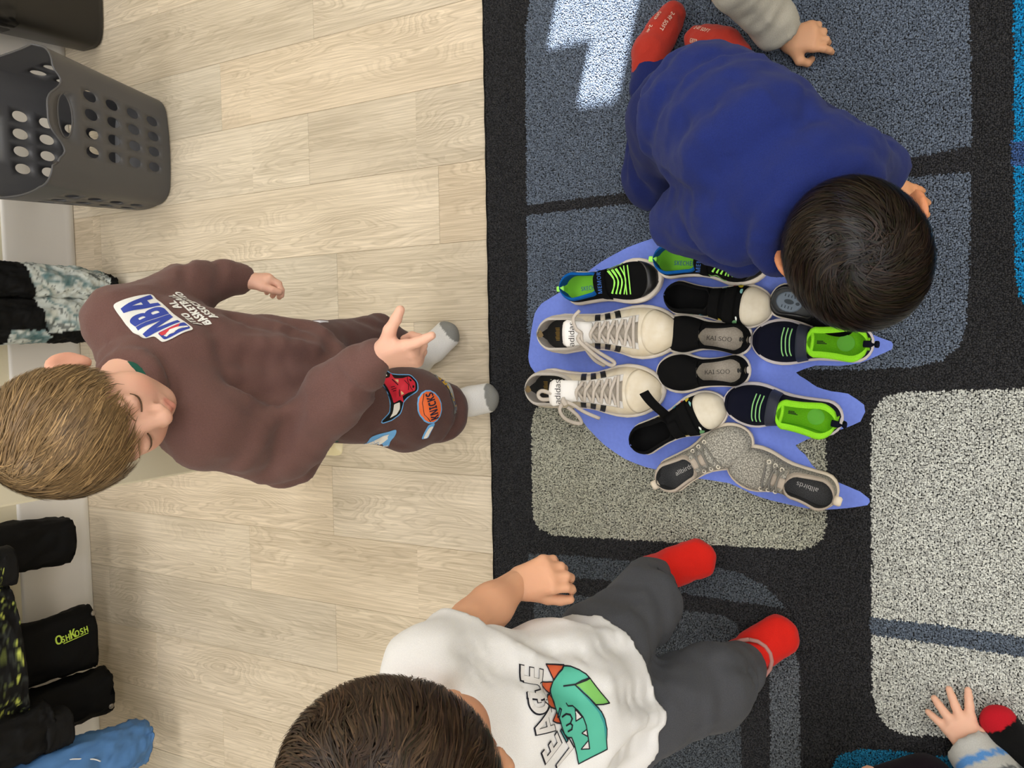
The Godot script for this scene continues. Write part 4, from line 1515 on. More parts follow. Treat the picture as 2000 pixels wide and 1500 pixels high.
	# camouflage jacket
	var camo := func(p: Vector3, _u: float, _a: float) -> Color:
		var n1 := nz.get_noise_3d(p.x * 22.0, p.y * 22.0, p.z * 9.0)
		var n2 := nz.get_noise_3d(p.x * 60.0 + 9.0, p.y * 60.0, p.z * 20.0)
		if n1 * 0.6 + n2 * 0.7 > 0.33: return lin(0.76, 0.8, 0.38)
		if n1 * 0.5 + n2 * 0.6 > 0.2: return lin(0.36, 0.4, 0.22)
		if n2 < -0.3: return lin(0.2, 0.21, 0.2)
		return lin(0.085, 0.09, 0.09)
	var cuff := func(p: Vector3, u: float, a: float) -> Color:
		return lin(0.1, 0.11, 0.105)
	var jk := thing("camouflage_jacket", "black and lime camouflage winter jacket hanging in front of the black snow pants", "jacket", Vector3.ZERO, "hanging snow clothes")
	obj("jacket_body", garment([[Vector3(-0.76, 1.02, -2.16), 0.09, 0.05], [Vector3(-0.78, 0.85, -2.13), 0.2, 0.075], [Vector3(-0.77, 0.6, -2.1), 0.2, 0.085], [Vector3(-0.755, 0.385, -2.075), 0.19, 0.08]], 120, 130, 0.014, 9, camo).mesh(), cloth, jk)
	obj("sleeve", garment([[Vector3(-0.6, 0.88, -2.11), 0.06, 0.055], [Vector3(-0.55, 0.65, -2.08), 0.055, 0.055], [Vector3(-0.53, 0.45, -2.06), 0.05, 0.05], [Vector3(-0.53, 0.412, -2.055), 0.046, 0.046]], 60, 50, 0.01, 10, camo).mesh(), cloth, jk)
	obj("cuff", garment([[Vector3(-0.53, 0.44, -2.058), 0.05, 0.05], [Vector3(-0.53, 0.39, -2.05), 0.05, 0.05]], 8, 30, 0.004, 11, cuff).mesh(), cloth, jk)
	obj("sleeve", garment([[Vector3(-0.95, 0.88, -2.11), 0.06, 0.055], [Vector3(-0.97, 0.65, -2.06), 0.06, 0.058], [Vector3(-0.968, 0.45, -2.02), 0.062, 0.055], [Vector3(-0.965, 0.34, -2.005), 0.062, 0.05]], 50, 40, 0.012, 12, cuff).mesh(), cloth, jk)
	obj("cuff", garment([[Vector3(-0.978, 0.365, -1.998), 0.05, 0.045], [Vector3(-0.978, 0.3, -1.99), 0.05, 0.045]], 10, 30, 0.005, 13, cuff).mesh(), cloth, jk)
	# blue jacket with its sleeve hanging forward
	var bluef := func(_p: Vector3, _u: float, _a: float) -> Color: return lin(0.29, 0.46, 0.66)
	var bj := thing("blue_jacket", "plain blue rain jacket with its sleeve hanging forward near the floor", "jacket", Vector3.ZERO, "hanging snow clothes")
	obj("jacket_body", garment([[Vector3(-1.3, 1.02, -2.16), 0.08, 0.05], [Vector3(-1.28, 0.8, -2.12), 0.18, 0.075], [Vector3(-1.26, 0.45, -2.08), 0.18, 0.08]], 30, 36, 0.014, 15, bluef).mesh(), sheen, bj)
	obj("sleeve", garment([[Vector3(-1.13, 0.85, -2.09), 0.06, 0.05], [Vector3(-1.1, 0.55, -2.04), 0.058, 0.055], [Vector3(-1.085, 0.32, -1.995), 0.056, 0.055], [Vector3(-1.1, 0.17, -1.97), 0.06, 0.055], [Vector3(-1.115, 0.095, -1.955), 0.056, 0.05]], 60, 44, 0.013, 16, bluef).mesh(), sheen, bj)
	var pp := Shape.new()
	pp.tube(spline([Vector3(-1.05, 0.33, -1.951), Vector3(-1.075, 0.27, -1.934), Vector3(-1.09, 0.25, -1.928)], 8), 0.0018, 5)
	obj("piping", pp.mesh(), plain_mat(Color(0.9, 0.9, 0.88), 0.5), bj, "white reflective piping")

# ---------------------------------------------------------------- smooth bodies: a distance field meshed as surface nets
class Field:
	var o := Vector3.ZERO
	var h := 0.01
	var nx := 0
	var ny := 0
	var nz := 0
	var f := PackedFloat32Array()
	func _init(lo: Vector3, hi: Vector3, cell: float) -> void:
		h = cell
		o = lo
		nx = int(ceil((hi.x - lo.x) / h)) + 1
		ny = int(ceil((hi.y - lo.y) / h)) + 1
		nz = int(ceil((hi.z - lo.z) / h)) + 1
		f.resize(nx * ny * nz)
		f.fill(1.0)
	func span(lo: Vector3, hi: Vector3) -> PackedInt32Array:
		var a := (lo - o) / h
		var b := (hi - o) / h
		return PackedInt32Array([clampi(int(a.x), 0, nx - 1), clampi(int(b.x) + 1, 0, nx - 1), clampi(int(a.y), 0, ny - 1), clampi(int(b.y) + 1, 0, ny - 1), clampi(int(a.z), 0, nz - 1), clampi(int(b.z) + 1, 0, nz - 1)])
	func cone(a: Vector3, b: Vector3, ra: float, rb: float, k := 0.02) -> void:
		var R := Vector3.ONE * (maxf(ra, rb) + k + 2.5 * h)
		var s := span(a.min(b) - R, a.max(b) + R)
		var ab := b - a
		var inv := 1.0 / maxf(ab.length_squared(), 1e-9)
		var dr := rb - ra
		var k4 := 0.25 / k
		for z in range(s[4], s[5] + 1):
			for y in range(s[2], s[3] + 1):
				var i := (z * ny + y) * nx + s[0]
				var p := Vector3(o.x + s[0] * h, o.y + y * h, o.z + z * h) - a
				for x in range(s[0], s[1] + 1):
					var t := clampf(p.dot(ab) * inv, 0.0, 1.0)
					var d := (p - ab * t).length() - ra - dr * t
					var g := f[i]
					var e := k - absf(d - g)
					f[i] = (d if d < g else g) - (e * e * k4 if e > 0.0 else 0.0)
					p.x += h
					i += 1
	func ell(c: Vector3, b: Basis, r: Vector3, k := 0.02, cut := false) -> void:
		var R := Vector3.ONE * (maxf(r.x, maxf(r.y, r.z)) + k + 2.5 * h)
		var s := span(c - R, c + R)
		var bt := b.transposed()
		var k4 := 0.25 / k
		for z in range(s[4], s[5] + 1):
			for y in range(s[2], s[3] + 1):
				var i := (z * ny + y) * nx + s[0]
				var q := bt * (Vector3(o.x + s[0] * h, o.y + y * h, o.z + z * h) - c)
				var dq := bt * Vector3(h, 0, 0)
				for x in range(s[0], s[1] + 1):
					var u := q / r
					var k0 := u.length()
					var d := k0 * (k0 - 1.0) / maxf((u / r).length(), 1e-4)
					var g := f[i]
					if cut:
						d = -d
						var e := k - absf(d - g)
						f[i] = (d if d > g else g) + (e * e * k4 if e > 0.0 else 0.0)
					else:
						var e := k - absf(d - g)
						f[i] = (d if d < g else g) - (e * e * k4 if e > 0.0 else 0.0)
					q += dq
					i += 1
	# push the surface in (amp > 0) or out along a line: folds
	func snap(p: Vector3) -> Vector3:
		for i in 8:
			var d := at(p)
			if d > 0.9 or absf(d) < h * 0.2: return p
			p -= grad(p) * d * 0.9
		return p
	func crease(given: Array, w: float, amp: float) -> void:
		var pts := []
		for n in given.size():
			pts.append(snap(given[n]))
			if n < given.size() - 1: pts.append(snap(given[n].lerp(given[n + 1], 0.5)))
		for n in pts.size() - 1:
			var a: Vector3 = pts[n]
			var b: Vector3 = pts[n + 1]
			var R := Vector3.ONE * w * 2.2
			var s := span(a.min(b) - R, a.max(b) + R)
			var ab := b - a
			var inv := 1.0 / maxf(ab.length_squared(), 1e-9)
			for z in range(s[4], s[5] + 1):
				for y in range(s[2], s[3] + 1):
					var i := (z * ny + y) * nx + s[0]
					var p := Vector3(o.x + s[0] * h, o.y + y * h, o.z + z * h) - a
					for x in range(s[0], s[1] + 1):
						var tt := p.dot(ab) * inv
						var t := clampf(tt, 0.0, 1.0)
						var d := (p - ab * t).length() / w
						if d < 2.2:
							# a line of several pieces counts each point once
							if not (tt >= 1.0 and n < pts.size() - 2):
								f[i] += amp * exp(-d * d)
						p.x += h
						i += 1
	func noise(amp: float, b: Basis, sd: int, lo := Vector3(-9, -9, -9), hi := Vector3(9, 9, 9)) -> void:
		var n := FastNoiseLite.new()
		n.seed = sd
		n.frequency = 1.0
		n.noise_type = FastNoiseLite.TYPE_SIMPLEX_SMOOTH
		n.fractal_octaves = 2
		var s := span(lo, hi)
		for z in range(s[4], s[5] + 1):
			for y in range(s[2], s[3] + 1):
				var i := (z * ny + y) * nx + s[0]
				for x in range(s[0], s[1] + 1):
					if absf(f[i]) < 3.0 * h + amp:
						f[i] += amp * n.get_noise_3dv(b * Vector3(o.x + x * h, o.y + y * h, o.z + z * h))
					i += 1
	func cut_plane(c: Vector3, n: Vector3, lo := Vector3(-9, -9, -9), hi := Vector3(9, 9, 9)) -> void:   # keeps the side away from n
		var s := span(lo, hi)
		for z in range(s[4], s[5] + 1):
			for y in range(s[2], s[3] + 1):
				var i := (z * ny + y) * nx + s[0]
				for x in range(s[0], s[1] + 1):
					var d := (Vector3(o.x + x * h, o.y + y * h, o.z + z * h) - c).dot(n)
					if d > f[i]: f[i] = d
					i += 1
	func cut_with(fn: Callable) -> void:
		for z in nz:
			for y in ny:
				var i := (z * ny + y) * nx
				for x in nx:
					if f[i] < 2.0 * h:
						f[i] = maxf(f[i], fn.call(Vector3(o.x + x * h, o.y + y * h, o.z + z * h)))
					i += 1
	func at(p: Vector3) -> float:
		var q := (p - o) / h
		var x := clampi(int(q.x), 0, nx - 2)
		var y := clampi(int(q.y), 0, ny - 2)
		var z := clampi(int(q.z), 0, nz - 2)
		var u := clampf(q.x - x, 0, 1)
		var v := clampf(q.y - y, 0, 1)
		var w := clampf(q.z - z, 0, 1)
		var i := (z * ny + y) * nx + x
		var sy := nx
		var sz := nx * ny
		var a := lerpf(lerpf(f[i], f[i + 1], u), lerpf(f[i + sy], f[i + sy + 1], u), v)
		var b := lerpf(lerpf(f[i + sz], f[i + sz + 1], u), lerpf(f[i + sz + sy], f[i + sz + sy + 1], u), v)
		return lerpf(a, b, w)
	func grad(p: Vector3) -> Vector3:
		var e := h * 0.7
		return Vector3(at(p + Vector3(e, 0, 0)) - at(p - Vector3(e, 0, 0)), at(p + Vector3(0, e, 0)) - at(p - Vector3(0, e, 0)), at(p + Vector3(0, 0, e)) - at(p - Vector3(0, 0, e))).normalized()
	func hit(from: Vector3, dir: Vector3, far: float) -> Variant:   # first surface along a ray, or null
		var t := 0.0
		var last := 0.0
		while t < far:
			if at(from + dir * t) < 0.0:
				var a := last
				var b := t
				for i in 10:
					var m := (a + b) * 0.5
					if at(from + dir * m) < 0.0: b = m
					else: a = m
				return from + dir * b
			last = t
			t += h * 0.8
		return null
	# append the surface to arrays [verts, normals, colours, indices]
	func mesh_into(arr: Array, colf: Callable) -> void:
		var V: PackedVector3Array = arr[0]
		var N: PackedVector3Array = arr[1]
		var C: PackedColorArray = arr[2]
		var I: PackedInt32Array = arr[3]
		var base := V.size()
		var start := I.size()
		var id := PackedInt32Array()
		id.resize(nx * ny * nz)
		id.fill(-1)
		var sy := nx
		var sz := nx * ny
		var lim := 7.0 * h
		for z in nz - 1:
			for y in ny - 1:
				var i := (z * ny + y) * nx
				for x in nx - 1:
					var f0 := f[i]
					if absf(f0) < lim:
						var f1 := f[i + 1]
						var f2 := f[i + sy]
						var f3 := f[i + sy + 1]
						var f4 := f[i + sz]
						var f5 := f[i + sz + 1]
						var f6 := f[i + sz + sy]
						var f7 := f[i + sz + sy + 1]
						var m := int(f0 < 0) + int(f1 < 0) + int(f2 < 0) + int(f3 < 0) + int(f4 < 0) + int(f5 < 0) + int(f6 < 0) + int(f7 < 0)
						if m != 0 and m != 8:
							var s := Vector3.ZERO
							var n := 0
							if (f0 < 0) != (f1 < 0): s += Vector3(f0 / (f0 - f1), 0, 0); n += 1
							if (f2 < 0) != (f3 < 0): s += Vector3(f2 / (f2 - f3), 1, 0); n += 1
							if (f4 < 0) != (f5 < 0): s += Vector3(f4 / (f4 - f5), 0, 1); n += 1
							if (f6 < 0) != (f7 < 0): s += Vector3(f6 / (f6 - f7), 1, 1); n += 1
							if (f0 < 0) != (f2 < 0): s += Vector3(0, f0 / (f0 - f2), 0); n += 1
							if (f1 < 0) != (f3 < 0): s += Vector3(1, f1 / (f1 - f3), 0); n += 1
							if (f4 < 0) != (f6 < 0): s += Vector3(0, f4 / (f4 - f6), 1); n += 1
							if (f5 < 0) != (f7 < 0): s += Vector3(1, f5 / (f5 - f7), 1); n += 1
							if (f0 < 0) != (f4 < 0): s += Vector3(0, 0, f0 / (f0 - f4)); n += 1
							if (f1 < 0) != (f5 < 0): s += Vector3(1, 0, f1 / (f1 - f5)); n += 1
							if (f2 < 0) != (f6 < 0): s += Vector3(0, 1, f2 / (f2 - f6)); n += 1
							if (f3 < 0) != (f7 < 0): s += Vector3(1, 1, f3 / (f3 - f7)); n += 1
							id[i] = V.size()
							var p := o + (Vector3(x, y, z) + s / n) * h
							V.append(p)
							C.append(colf.call(p))
					i += 1
		N.resize(V.size())
		for q in range(base, V.size()): N[q] = Vector3.ZERO
		for z in range(1, nz - 1):
			for y in range(1, ny - 1):
				var i := (z * ny + y) * nx + 1
				for x in range(1, nx - 1):
					if id[i] >= 0 or absf(f[i]) < lim:
						var ins := f[i] < 0.0
						for ax in 3:
							var st: int = [1, sy, sz][ax]
							if ins == (f[i + st] < 0.0): continue
							var u: int = [sy, sz, 1][ax]
							var v: int = [sz, 1, sy][ax]
							var a := id[i]
							var b := id[i - u]
							var c := id[i - u - v]
							var d := id[i - v]
							if a < 0 or b < 0 or c < 0 or d < 0: continue
							if not ins:
								var t := b
								b = d
								d = t
							# clockwise front faces
							I.append(a); I.append(b); I.append(c)
							I.append(a); I.append(c); I.append(d)
							var nn := (V[c] - V[a]).cross(V[b] - V[d])
							if not ins: pass
							N[a] += nn; N[b] += nn; N[c] += nn; N[d] += nn
					i += 1
		# the normal points to larger distances
		for q in range(base, V.size()):
			var n := N[q].normalized()
			if at(V[q] + n * h) < at(V[q] - n * h): n = -n
			N[q] = n
		for q in range(start, I.size(), 3):
			var a := V[I[q]]
			if (V[I[q + 2]] - a).cross(V[I[q + 1]] - a).dot(N[I[q]]) < 0.0:
				var t := I[q + 1]
				I[q + 1] = I[q + 2]
				I[q + 2] = t
		arr[0] = V
		arr[1] = N
		arr[2] = C
		arr[3] = I

func new_arrays() -> Array:
	return [PackedVector3Array(), PackedVector3Array(), PackedColorArray(), PackedInt32Array()]

func array_mesh(a: Array) -> ArrayMesh:
	var arr := []
	arr.resize(Mesh.ARRAY_MAX)
	arr[Mesh.ARRAY_VERTEX] = a[0]
	arr[Mesh.ARRAY_NORMAL] = a[1]
	arr[Mesh.ARRAY_COLOR] = a[2]
	arr[Mesh.ARRAY_INDEX] = a[3]
	var m := ArrayMesh.new()
	m.add_surface_from_arrays(Mesh.PRIMITIVE_TRIANGLES, arr)
	return m

func field_mesh(fl: Field, colf: Callable) -> ArrayMesh:
	var a := new_arrays()
	fl.mesh_into(a, colf)
	return array_mesh(a)

func solid(c: Color) -> Callable:
	return func(_p: Vector3) -> Color: return c

# --- print on cloth: flat triangles pressed onto a field's surface
class Stamp:
	var fl: Field
	var org: Vector3
	var ua: Vector3
	var va: Vector3
	var nd: Vector3
	var reach := 0.12
	var s: Shape
	var cache := {}
	func _init(field: Field, origin: Vector3, u: Vector3, n: Vector3) -> void:
		fl = field
		org = origin
		nd = n.normalized()
		ua = (u - nd * u.dot(nd)).normalized()
		va = nd.cross(ua)
		s = Shape.new()
	func on(p: Vector2, lift: float) -> Variant:
		var q := org + ua * p.x + va * p.y
		var hp: Variant = fl.hit(q + nd * reach, -nd, reach * 2.0)
		if hp == null: return null
		return hp + fl.grad(hp) * lift
	func tri(a: Vector2, b: Vector2, c: Vector2, lift: float, fine: float) -> void:
		var la := a.distance_to(b)
		var lb := b.distance_to(c)
		var lc := c.distance_to(a)
		var m := maxf(la, maxf(lb, lc))
		if m > fine:
			if m == la: tri(a, (a + b) * 0.5, c, lift, fine); tri((a + b) * 0.5, b, c, lift, fine)
			elif m == lb: tri(a, b, (b + c) * 0.5, lift, fine); tri(a, (b + c) * 0.5, c, lift, fine)
			else: tri(a, b, (c + a) * 0.5, lift, fine); tri((c + a) * 0.5, b, c, lift, fine)
			return
		var pa: Variant = on(a, lift)
		var pb: Variant = on(b, lift)
		var pc: Variant = on(c, lift)
		if pa == null or pb == null or pc == null: return
		if pa.distance_to(pb) > fine * 6 or pb.distance_to(pc) > fine * 6 or pa.distance_to(pc) > fine * 6: return
		s.tri(pa, pb, pc)
	func poly(p: PackedVector2Array, col: Color, lift := 0.0012, fine := 0.006) -> void:
		s.col = col
		var ix := Geometry2D.triangulate_polygon(p)
		for i in range(0, ix.size(), 3): tri(p[ix[i]], p[ix[i + 1]], p[ix[i + 2]], lift, fine)
	func line(p: PackedVector2Array, w: float, col: Color, lift := 0.0016, closed := false) -> void:
		s.col = col
		var n := p.size()
		for i in (n if closed else n - 1):
			var a := p[i]
			var b := p[(i + 1) % n]
			var t := (b - a).normalized() * w * 0.3
			var nrm := Vector2(-t.y, t.x).normalized() * w * 0.5
			a -= t
			b += t
			tri(a - nrm, a + nrm, b + nrm, lift, 0.008)
			tri(a - nrm, b + nrm, b - nrm, lift, 0.008)
	func tris(list: Array, at: Vector2, turn: float, col: Color, lift := 0.0016, fine := 0.007) -> void:
		s.col = col
		for t in list: tri(at + t[0].rotated(turn), at + t[1].rotated(turn), at + t[2].rotated(turn), lift, fine)

# ---------------------------------------------------------------- people
func head_basis(left: Vector3, fwd: Vector3) -> Basis:
	var z := fwd.normalized()
	var x := (left - z * left.dot(z)).normalized()
	return Basis(x, z.cross(x), z)

# skull, face, ears and neck in a field; T: origin at the head's centre, x to the child's left, y up, z to the nose
func head_field(T: Transform3D, cell: float, neck: Vector3, face := true, ear := 0.083) -> Field:
	var c := T.origin
	var fl := Field.new(c - Vector3.ONE * 0.135, c + Vector3.ONE * 0.135, cell)
	var B := T.basis
	fl.ell(T * Vector3(0, 0.008, -0.012), B, Vector3(0.071, 0.079, 0.087), 0.02)
	fl.ell(T * Vector3(0, -0.035, 0.026), B, Vector3(0.056, 0.064, 0.058), 0.03)
	fl.ell(T * Vector3(0, -0.08, 0.046), B, Vector3(0.034, 0.026, 0.032), 0.025)
	fl.cone(T * Vector3(0, -0.055, -0.02), neck, 0.037, 0.037, 0.02)
	for s in [-1.0, 1.0]:
		if face:
			fl.ell(T * Vector3(s * 0.031, -0.052, 0.05), B, Vector3(0.025, 0.023, 0.024), 0.02)
		# ear
		var eb := B * Basis(Vector3(0, 1, 0), -s * 0.55)
		fl.ell(T * Vector3(s * ear, -0.022, -0.016), eb, Vector3(0.0075, 0.03, 0.02), 0.006)
		fl.ell(T * Vector3(s * (ear - 0.007), -0.044, -0.008), eb, Vector3(0.007, 0.013, 0.01), 0.006)
		fl.ell(T * Vector3(s * (ear + 0.0075), -0.022, -0.008), eb, Vector3(0.0062, 0.021, 0.0125), 0.004, true)
	if face:
		fl.cone(T * Vector3(-0.032, 0.008, 0.071), T * Vector3(0.032, 0.008, 0.071), 0.010, 0.010, 0.018)
		for s in [-1.0, 1.0]:
			fl.ell(T * Vector3(s * 0.029, -0.012, 0.092), B, Vector3(0.017, 0.010, 0.014), 0.012, true)
			fl.ell(T * Vector3(s * 0.029, -0.0135, 0.0735), B, Vector3(0.0135, 0.0105, 0.0095), 0.004)
		fl.cone(T * Vector3(0, -0.002, 0.082), T * Vector3(0, -0.033, 0.097), 0.007, 0.0105, 0.014)
		fl.ell(T * Vector3(0, -0.0365, 0.1), B, Vector3(0.0115, 0.0098, 0.0098), 0.006)
		for s in [-1.0, 1.0]:
			fl.ell(T * Vector3(s * 0.0105, -0.0405, 0.0905), B, Vector3(0.0078, 0.0068, 0.0085), 0.005)
			fl.ell(T * Vector3(s * 0.005, -0.0475, 0.093), B, Vector3(0.0026, 0.002, 0.004), 0.002, true)
			fl.cone(T * Vector3(0, -0.0615, 0.0885), T * Vector3(s * 0.016, -0.0655, 0.078), 0.0047, 0.0028, 0.006)
			fl.cone(T * Vector3(0, -0.0725, 0.086), T * Vector3(s * 0.013, -0.069, 0.078), 0.0052, 0.003, 0.006)
			fl.cone(T * Vector3(0, -0.0665, 0.0945), T * Vector3(s * 0.017, -0.067, 0.082), 0.001, 0.001, 0.001)
		fl.crease([T * Vector3(-0.017, -0.0668, 0.083), T * Vector3(0, -0.0665, 0.0915), T * Vector3(0.017, -0.0668, 0.083)], 0.0022, 0.0028)
		fl.ell(T * Vector3(0, -0.09, 0.066), B, Vector3(0.016, 0.013, 0.012), 0.012)
	return fl

# face colouring: lips, cheeks and ears a little redder
func skin_colour(T: Transform3D, base: Color) -> Callable:
	var inv := T.affine_inverse()
	var lip := Color(base.r * 0.86, base.g * 0.62, base.b * 0.64)
	var warm := Color(base.r * 1.02, base.g * 0.84, base.b * 0.82)
	return func(p: Vector3) -> Color:
		var q := inv * p
		var c := base
		if q.length() < 0.14:
			var m := Vector3(q.x / 0.017, (q.y + 0.067) / 0.0095, (q.z - 0.088) / 0.02).length()
			c = c.lerp(lip, 1.0 - smoothstep(0.75, 1.1, m))
			var ck := Vector3((absf(q.x) - 0.036) / 0.024, (q.y + 0.05) / 0.022, (q.z - 0.06) / 0.03).length()
			c = c.lerp(warm, 0.7 * (1.0 - smoothstep(0.3, 1.2, ck)))
			if absf(q.x) > 0.07: c = c.lerp(warm, 0.75)
			var ns := Vector3(q.x / 0.012, (q.y + 0.038) / 0.01, (q.z - 0.1) / 0.015).length()
			c = c.lerp(warm, 0.5 * (1.0 - smoothstep(0.4, 1.2, ns)))
		return c

# a hand: wrist, direction of the fingers, normal of its back, thumb side (+1: d x n), finger bends
func hand_field(w: Vector3, d: Vector3, n: Vector3, ts: float, L: float, curls: Array, spread: float, thumb: Array, arm: Vector3, arm_r := 0.021) -> Field:
	d = d.normalized()
	n = (n - d * n.dot(d)).normalized()
	var s := d.cross(n) * ts
	var lo := w - Vector3.ONE * L * 1.35
	var fl := Field.new(lo, w + Vector3.ONE * L * 1.35, 0.0027)
	fl.cone(arm, w, arm_r, L * 0.165, 0.012)
	var palm := L * 0.47
	var side := [0.20, 0.065, -0.065, -0.185]
	var fwd := [0.96, 1.0, 0.95, 0.86]
	var flen := [0.40, 0.45, 0.42, 0.33]
	for i in 4:
		var kn: Vector3 = w + d * palm * fwd[i] + s * L * side[i] + n * L * (0.03 if i in [1, 2] else 0.01)
		var root: Vector3 = w + d * L * 0.06 + s * L * side[i] * 0.55
		fl.cone(root, kn, L * 0.098, L * 0.08, 0.012)
		var dir: Vector3 = (d + s * side[i] * spread * 2.2).normalized()
		var axis: Vector3 = dir.cross(n).normalized()
		var p := kn
		var ang := 0.0
		for j in 3:
			ang -= curls[i][j]
			var v: Vector3 = dir.rotated(axis, ang)
			var q: Vector3 = p + v * L * flen[i] * [0.45, 0.3, 0.25][j]
			fl.cone(p, q, L * [0.072, 0.066, 0.06][j] * (0.9 if i == 3 else 1.0), L * [0.066, 0.06, 0.052][j] * (0.9 if i == 3 else 1.0), 0.0022 if j else 0.005)
			p = q
	# ball of the thumb and the thumb
	var tb := w + d * L * 0.13 + s * L * 0.15 - n * L * 0.03
	var tp: Vector3 = tb + (d * thumb[0] + s * thumb[1] + n * thumb[2]).normalized() * L * 0.25
	fl.cone(tb, tp, L * 0.115, L * 0.082, 0.012)
	var t2: Vector3 = tp + (d * thumb[3] + s * thumb[4] + n * thumb[5]).normalized() * L * 0.17
	fl.cone(tp, t2, L * 0.078, L * 0.07, 0.004)
	var t3: Vector3 = t2 + (d * thumb[6] + s * thumb[7] + n * thumb[8]).normalized() * L * 0.13
	fl.cone(t2, t3, L * 0.07, L * 0.058, 0.003)
	return fl

func foot_cones(fl: Field, ankle: Vector3, heel: Vector3, toe: Vector3, r: float) -> void:
	var d := (toe - heel).normalized()
	var side := d.cross(Vector3.UP).normalized()
	fl.cone(ankle, ankle.lerp(heel, 0.55), r * 0.98, r * 1.02, 0.012)
	fl.cone(heel, heel.lerp(toe, 0.45) + Vector3(0, r * 0.25, 0), r * 0.95, r * 0.9, 0.015)
	fl.cone(ankle.lerp(heel, 0.3), heel.lerp(toe, 0.6) + Vector3(0, r * 0.15, 0), r * 0.9, r * 0.72, 0.015)
	for q in [-0.45, 0.0, 0.45]:
		fl.cone(heel.lerp(toe, 0.45) + side * q * r * 0.8, toe + side * q * r * 1.0 - d * absf(q) * r * 0.6 - Vector3(0, r * 0.2, 0), r * 0.72, r * 0.62, 0.012)

# hair: a cap round the skull, its hairline, and locks that follow it
func hair_for(T: Transform3D, root: Node, base: Color, light: Color, sd: int, fringe: float, count: int, whorl: Vector3, rough: float, grow := 0.0, tousle := 0.35, side := -0.012) -> void:
	var c := T.origin
	var fl := Field.new(c - Vector3.ONE * 0.13, c + Vector3.ONE * 0.13, 0.0045)
	fl.ell(T * Vector3(0, 0.012, -0.014), T.basis, Vector3(0.0785, 0.0865, 0.0955) + Vector3.ONE * grow, 0.01)
	fl.noise(0.005, Basis().scaled(Vector3.ONE * 34.0), sd)
	var inv := T.affine_inverse()
	fl.cut_with(func(p: Vector3) -> float:
		var q := inv * p
		var hl := lerpf(-0.062, side, smoothstep(-0.05, -0.018, q.z))
		hl = lerpf(hl, fringe, smoothstep(0.02, 0.062, q.z))
		if absf(q.x) > 0.05 and q.z > -0.005 and q.z < 0.03: hl = minf(hl, side - 0.01)
		return hl - q.y)
	obj("hair_cap", field_mesh(fl, solid(base)), hair_mat(rough), root)
	var rng := RandomNumberGenerator.new()
	rng.seed = sd
	var nz := FastNoiseLite.new()
	nz.seed = sd + 3
	nz.frequency = 1.0
	var s := Shape.new()
	var wp := whorl.normalized()
	var made := 0
	var tries := 0
	while made < count and tries < count * 4:
		tries += 1
		var dir := Vector3(rng.randfn(), rng.randfn(), rng.randfn()).normalized()
		var p := Vector3(0, 0.012, -0.014) + dir * Vector3(0.0785, 0.0865, 0.0955)
		var hl := lerpf(-0.062, side, smoothstep(-0.05, -0.018, p.z))
		hl = lerpf(hl, fringe, smoothstep(0.02, 0.062, p.z))
		if p.y < hl + 0.006: continue
		made += 1
		var f := rng.randf()
		var shade := rng.randf_range(0.6, 1.35)
		var cc := base.lerp(light, f * f * 0.8)
		s.col = Color(cc.r * shade, cc.g * shade, cc.b * shade)
		var wd := rng.randf_range(0.0004, 0.0012)
		var lift := rng.randf_range(0.0, 0.0035) + grow
		var pts := []
		var jit := Vector3(rng.randfn(), rng.randfn(), rng.randfn())
		var wob := wp.cross(p).normalized()
		var q := p
		var ln := rng.randf_range(0.007, 0.011)
		for k in 6:
			var nrm := ((q - Vector3(0, 0.012, -0.014)) / Vector3(0.0785 * 0.0785, 0.0865 * 0.0865, 0.0955 * 0.0955)).normalized()
			var flow := q - wp * 0.085
			flow += wp.cross(q) * 0.9
			flow += Vector3(jit.x, jit.y, jit.z) * 0.012
			flow += wob * nz.get_noise_3dv(q * 22.0) * 0.15 * tousle
			flow = (flow - nrm * flow.dot(nrm)).normalized()
			# back onto the cap
			var e := (q - Vector3(0, 0.012, -0.014)) / Vector3(0.0785, 0.0865, 0.0955)
			q = Vector3(0, 0.012, -0.014) + e / maxf(e.length(), 0.01) * Vector3(0.0785, 0.0865, 0.0955)
			pts.append([q + nrm * (lift + 0.0012 + k * k * 0.00012), flow.cross(nrm)])
			q += flow * ln
		for k in 5:
			var a: Array = pts[k]
			var b: Array = pts[k + 1]
			var wa := wd * [0.7, 1.0, 1.0, 0.9, 0.6, 0.1][k] as float
			var wb := wd * [0.7, 1.0, 1.0, 0.9, 0.6, 0.1][k + 1] as float
			s.quad(T * (a[0] - a[1] * wa), T * (a[0] + a[1] * wa), T * (b[0] + b[1] * wb), T * (b[0] - b[1] * wb))
	var o := obj("hair_locks", s.mesh(), hair_mat(rough), root)
	o.set_meta("kind", "stuff")

func hair_mat(rough: float) -> StandardMaterial3D:
	var m := plain_mat(Color.WHITE, rough, 0.36)
	m.vertex_color_use_as_albedo = true
	return m

func skin_mat() -> StandardMaterial3D:
	var m := plain_mat(Color.WHITE, 0.55, 0.4)
	m.vertex_color_use_as_albedo = true
	m.subsurf_scatter_enabled = true
	m.subsurf_scatter_strength = 0.08
	return m

func stamp_on(fl: Field, org: Vector3, u: Vector3, n: Vector3) -> Stamp:
	return Stamp.new(fl, org, u, n)

func build_people() -> void:
	boy_in_brown()
	boy_in_navy()
	boy_in_white()
	child_in_grey_sleeve()
	child_with_striped_sleeve()

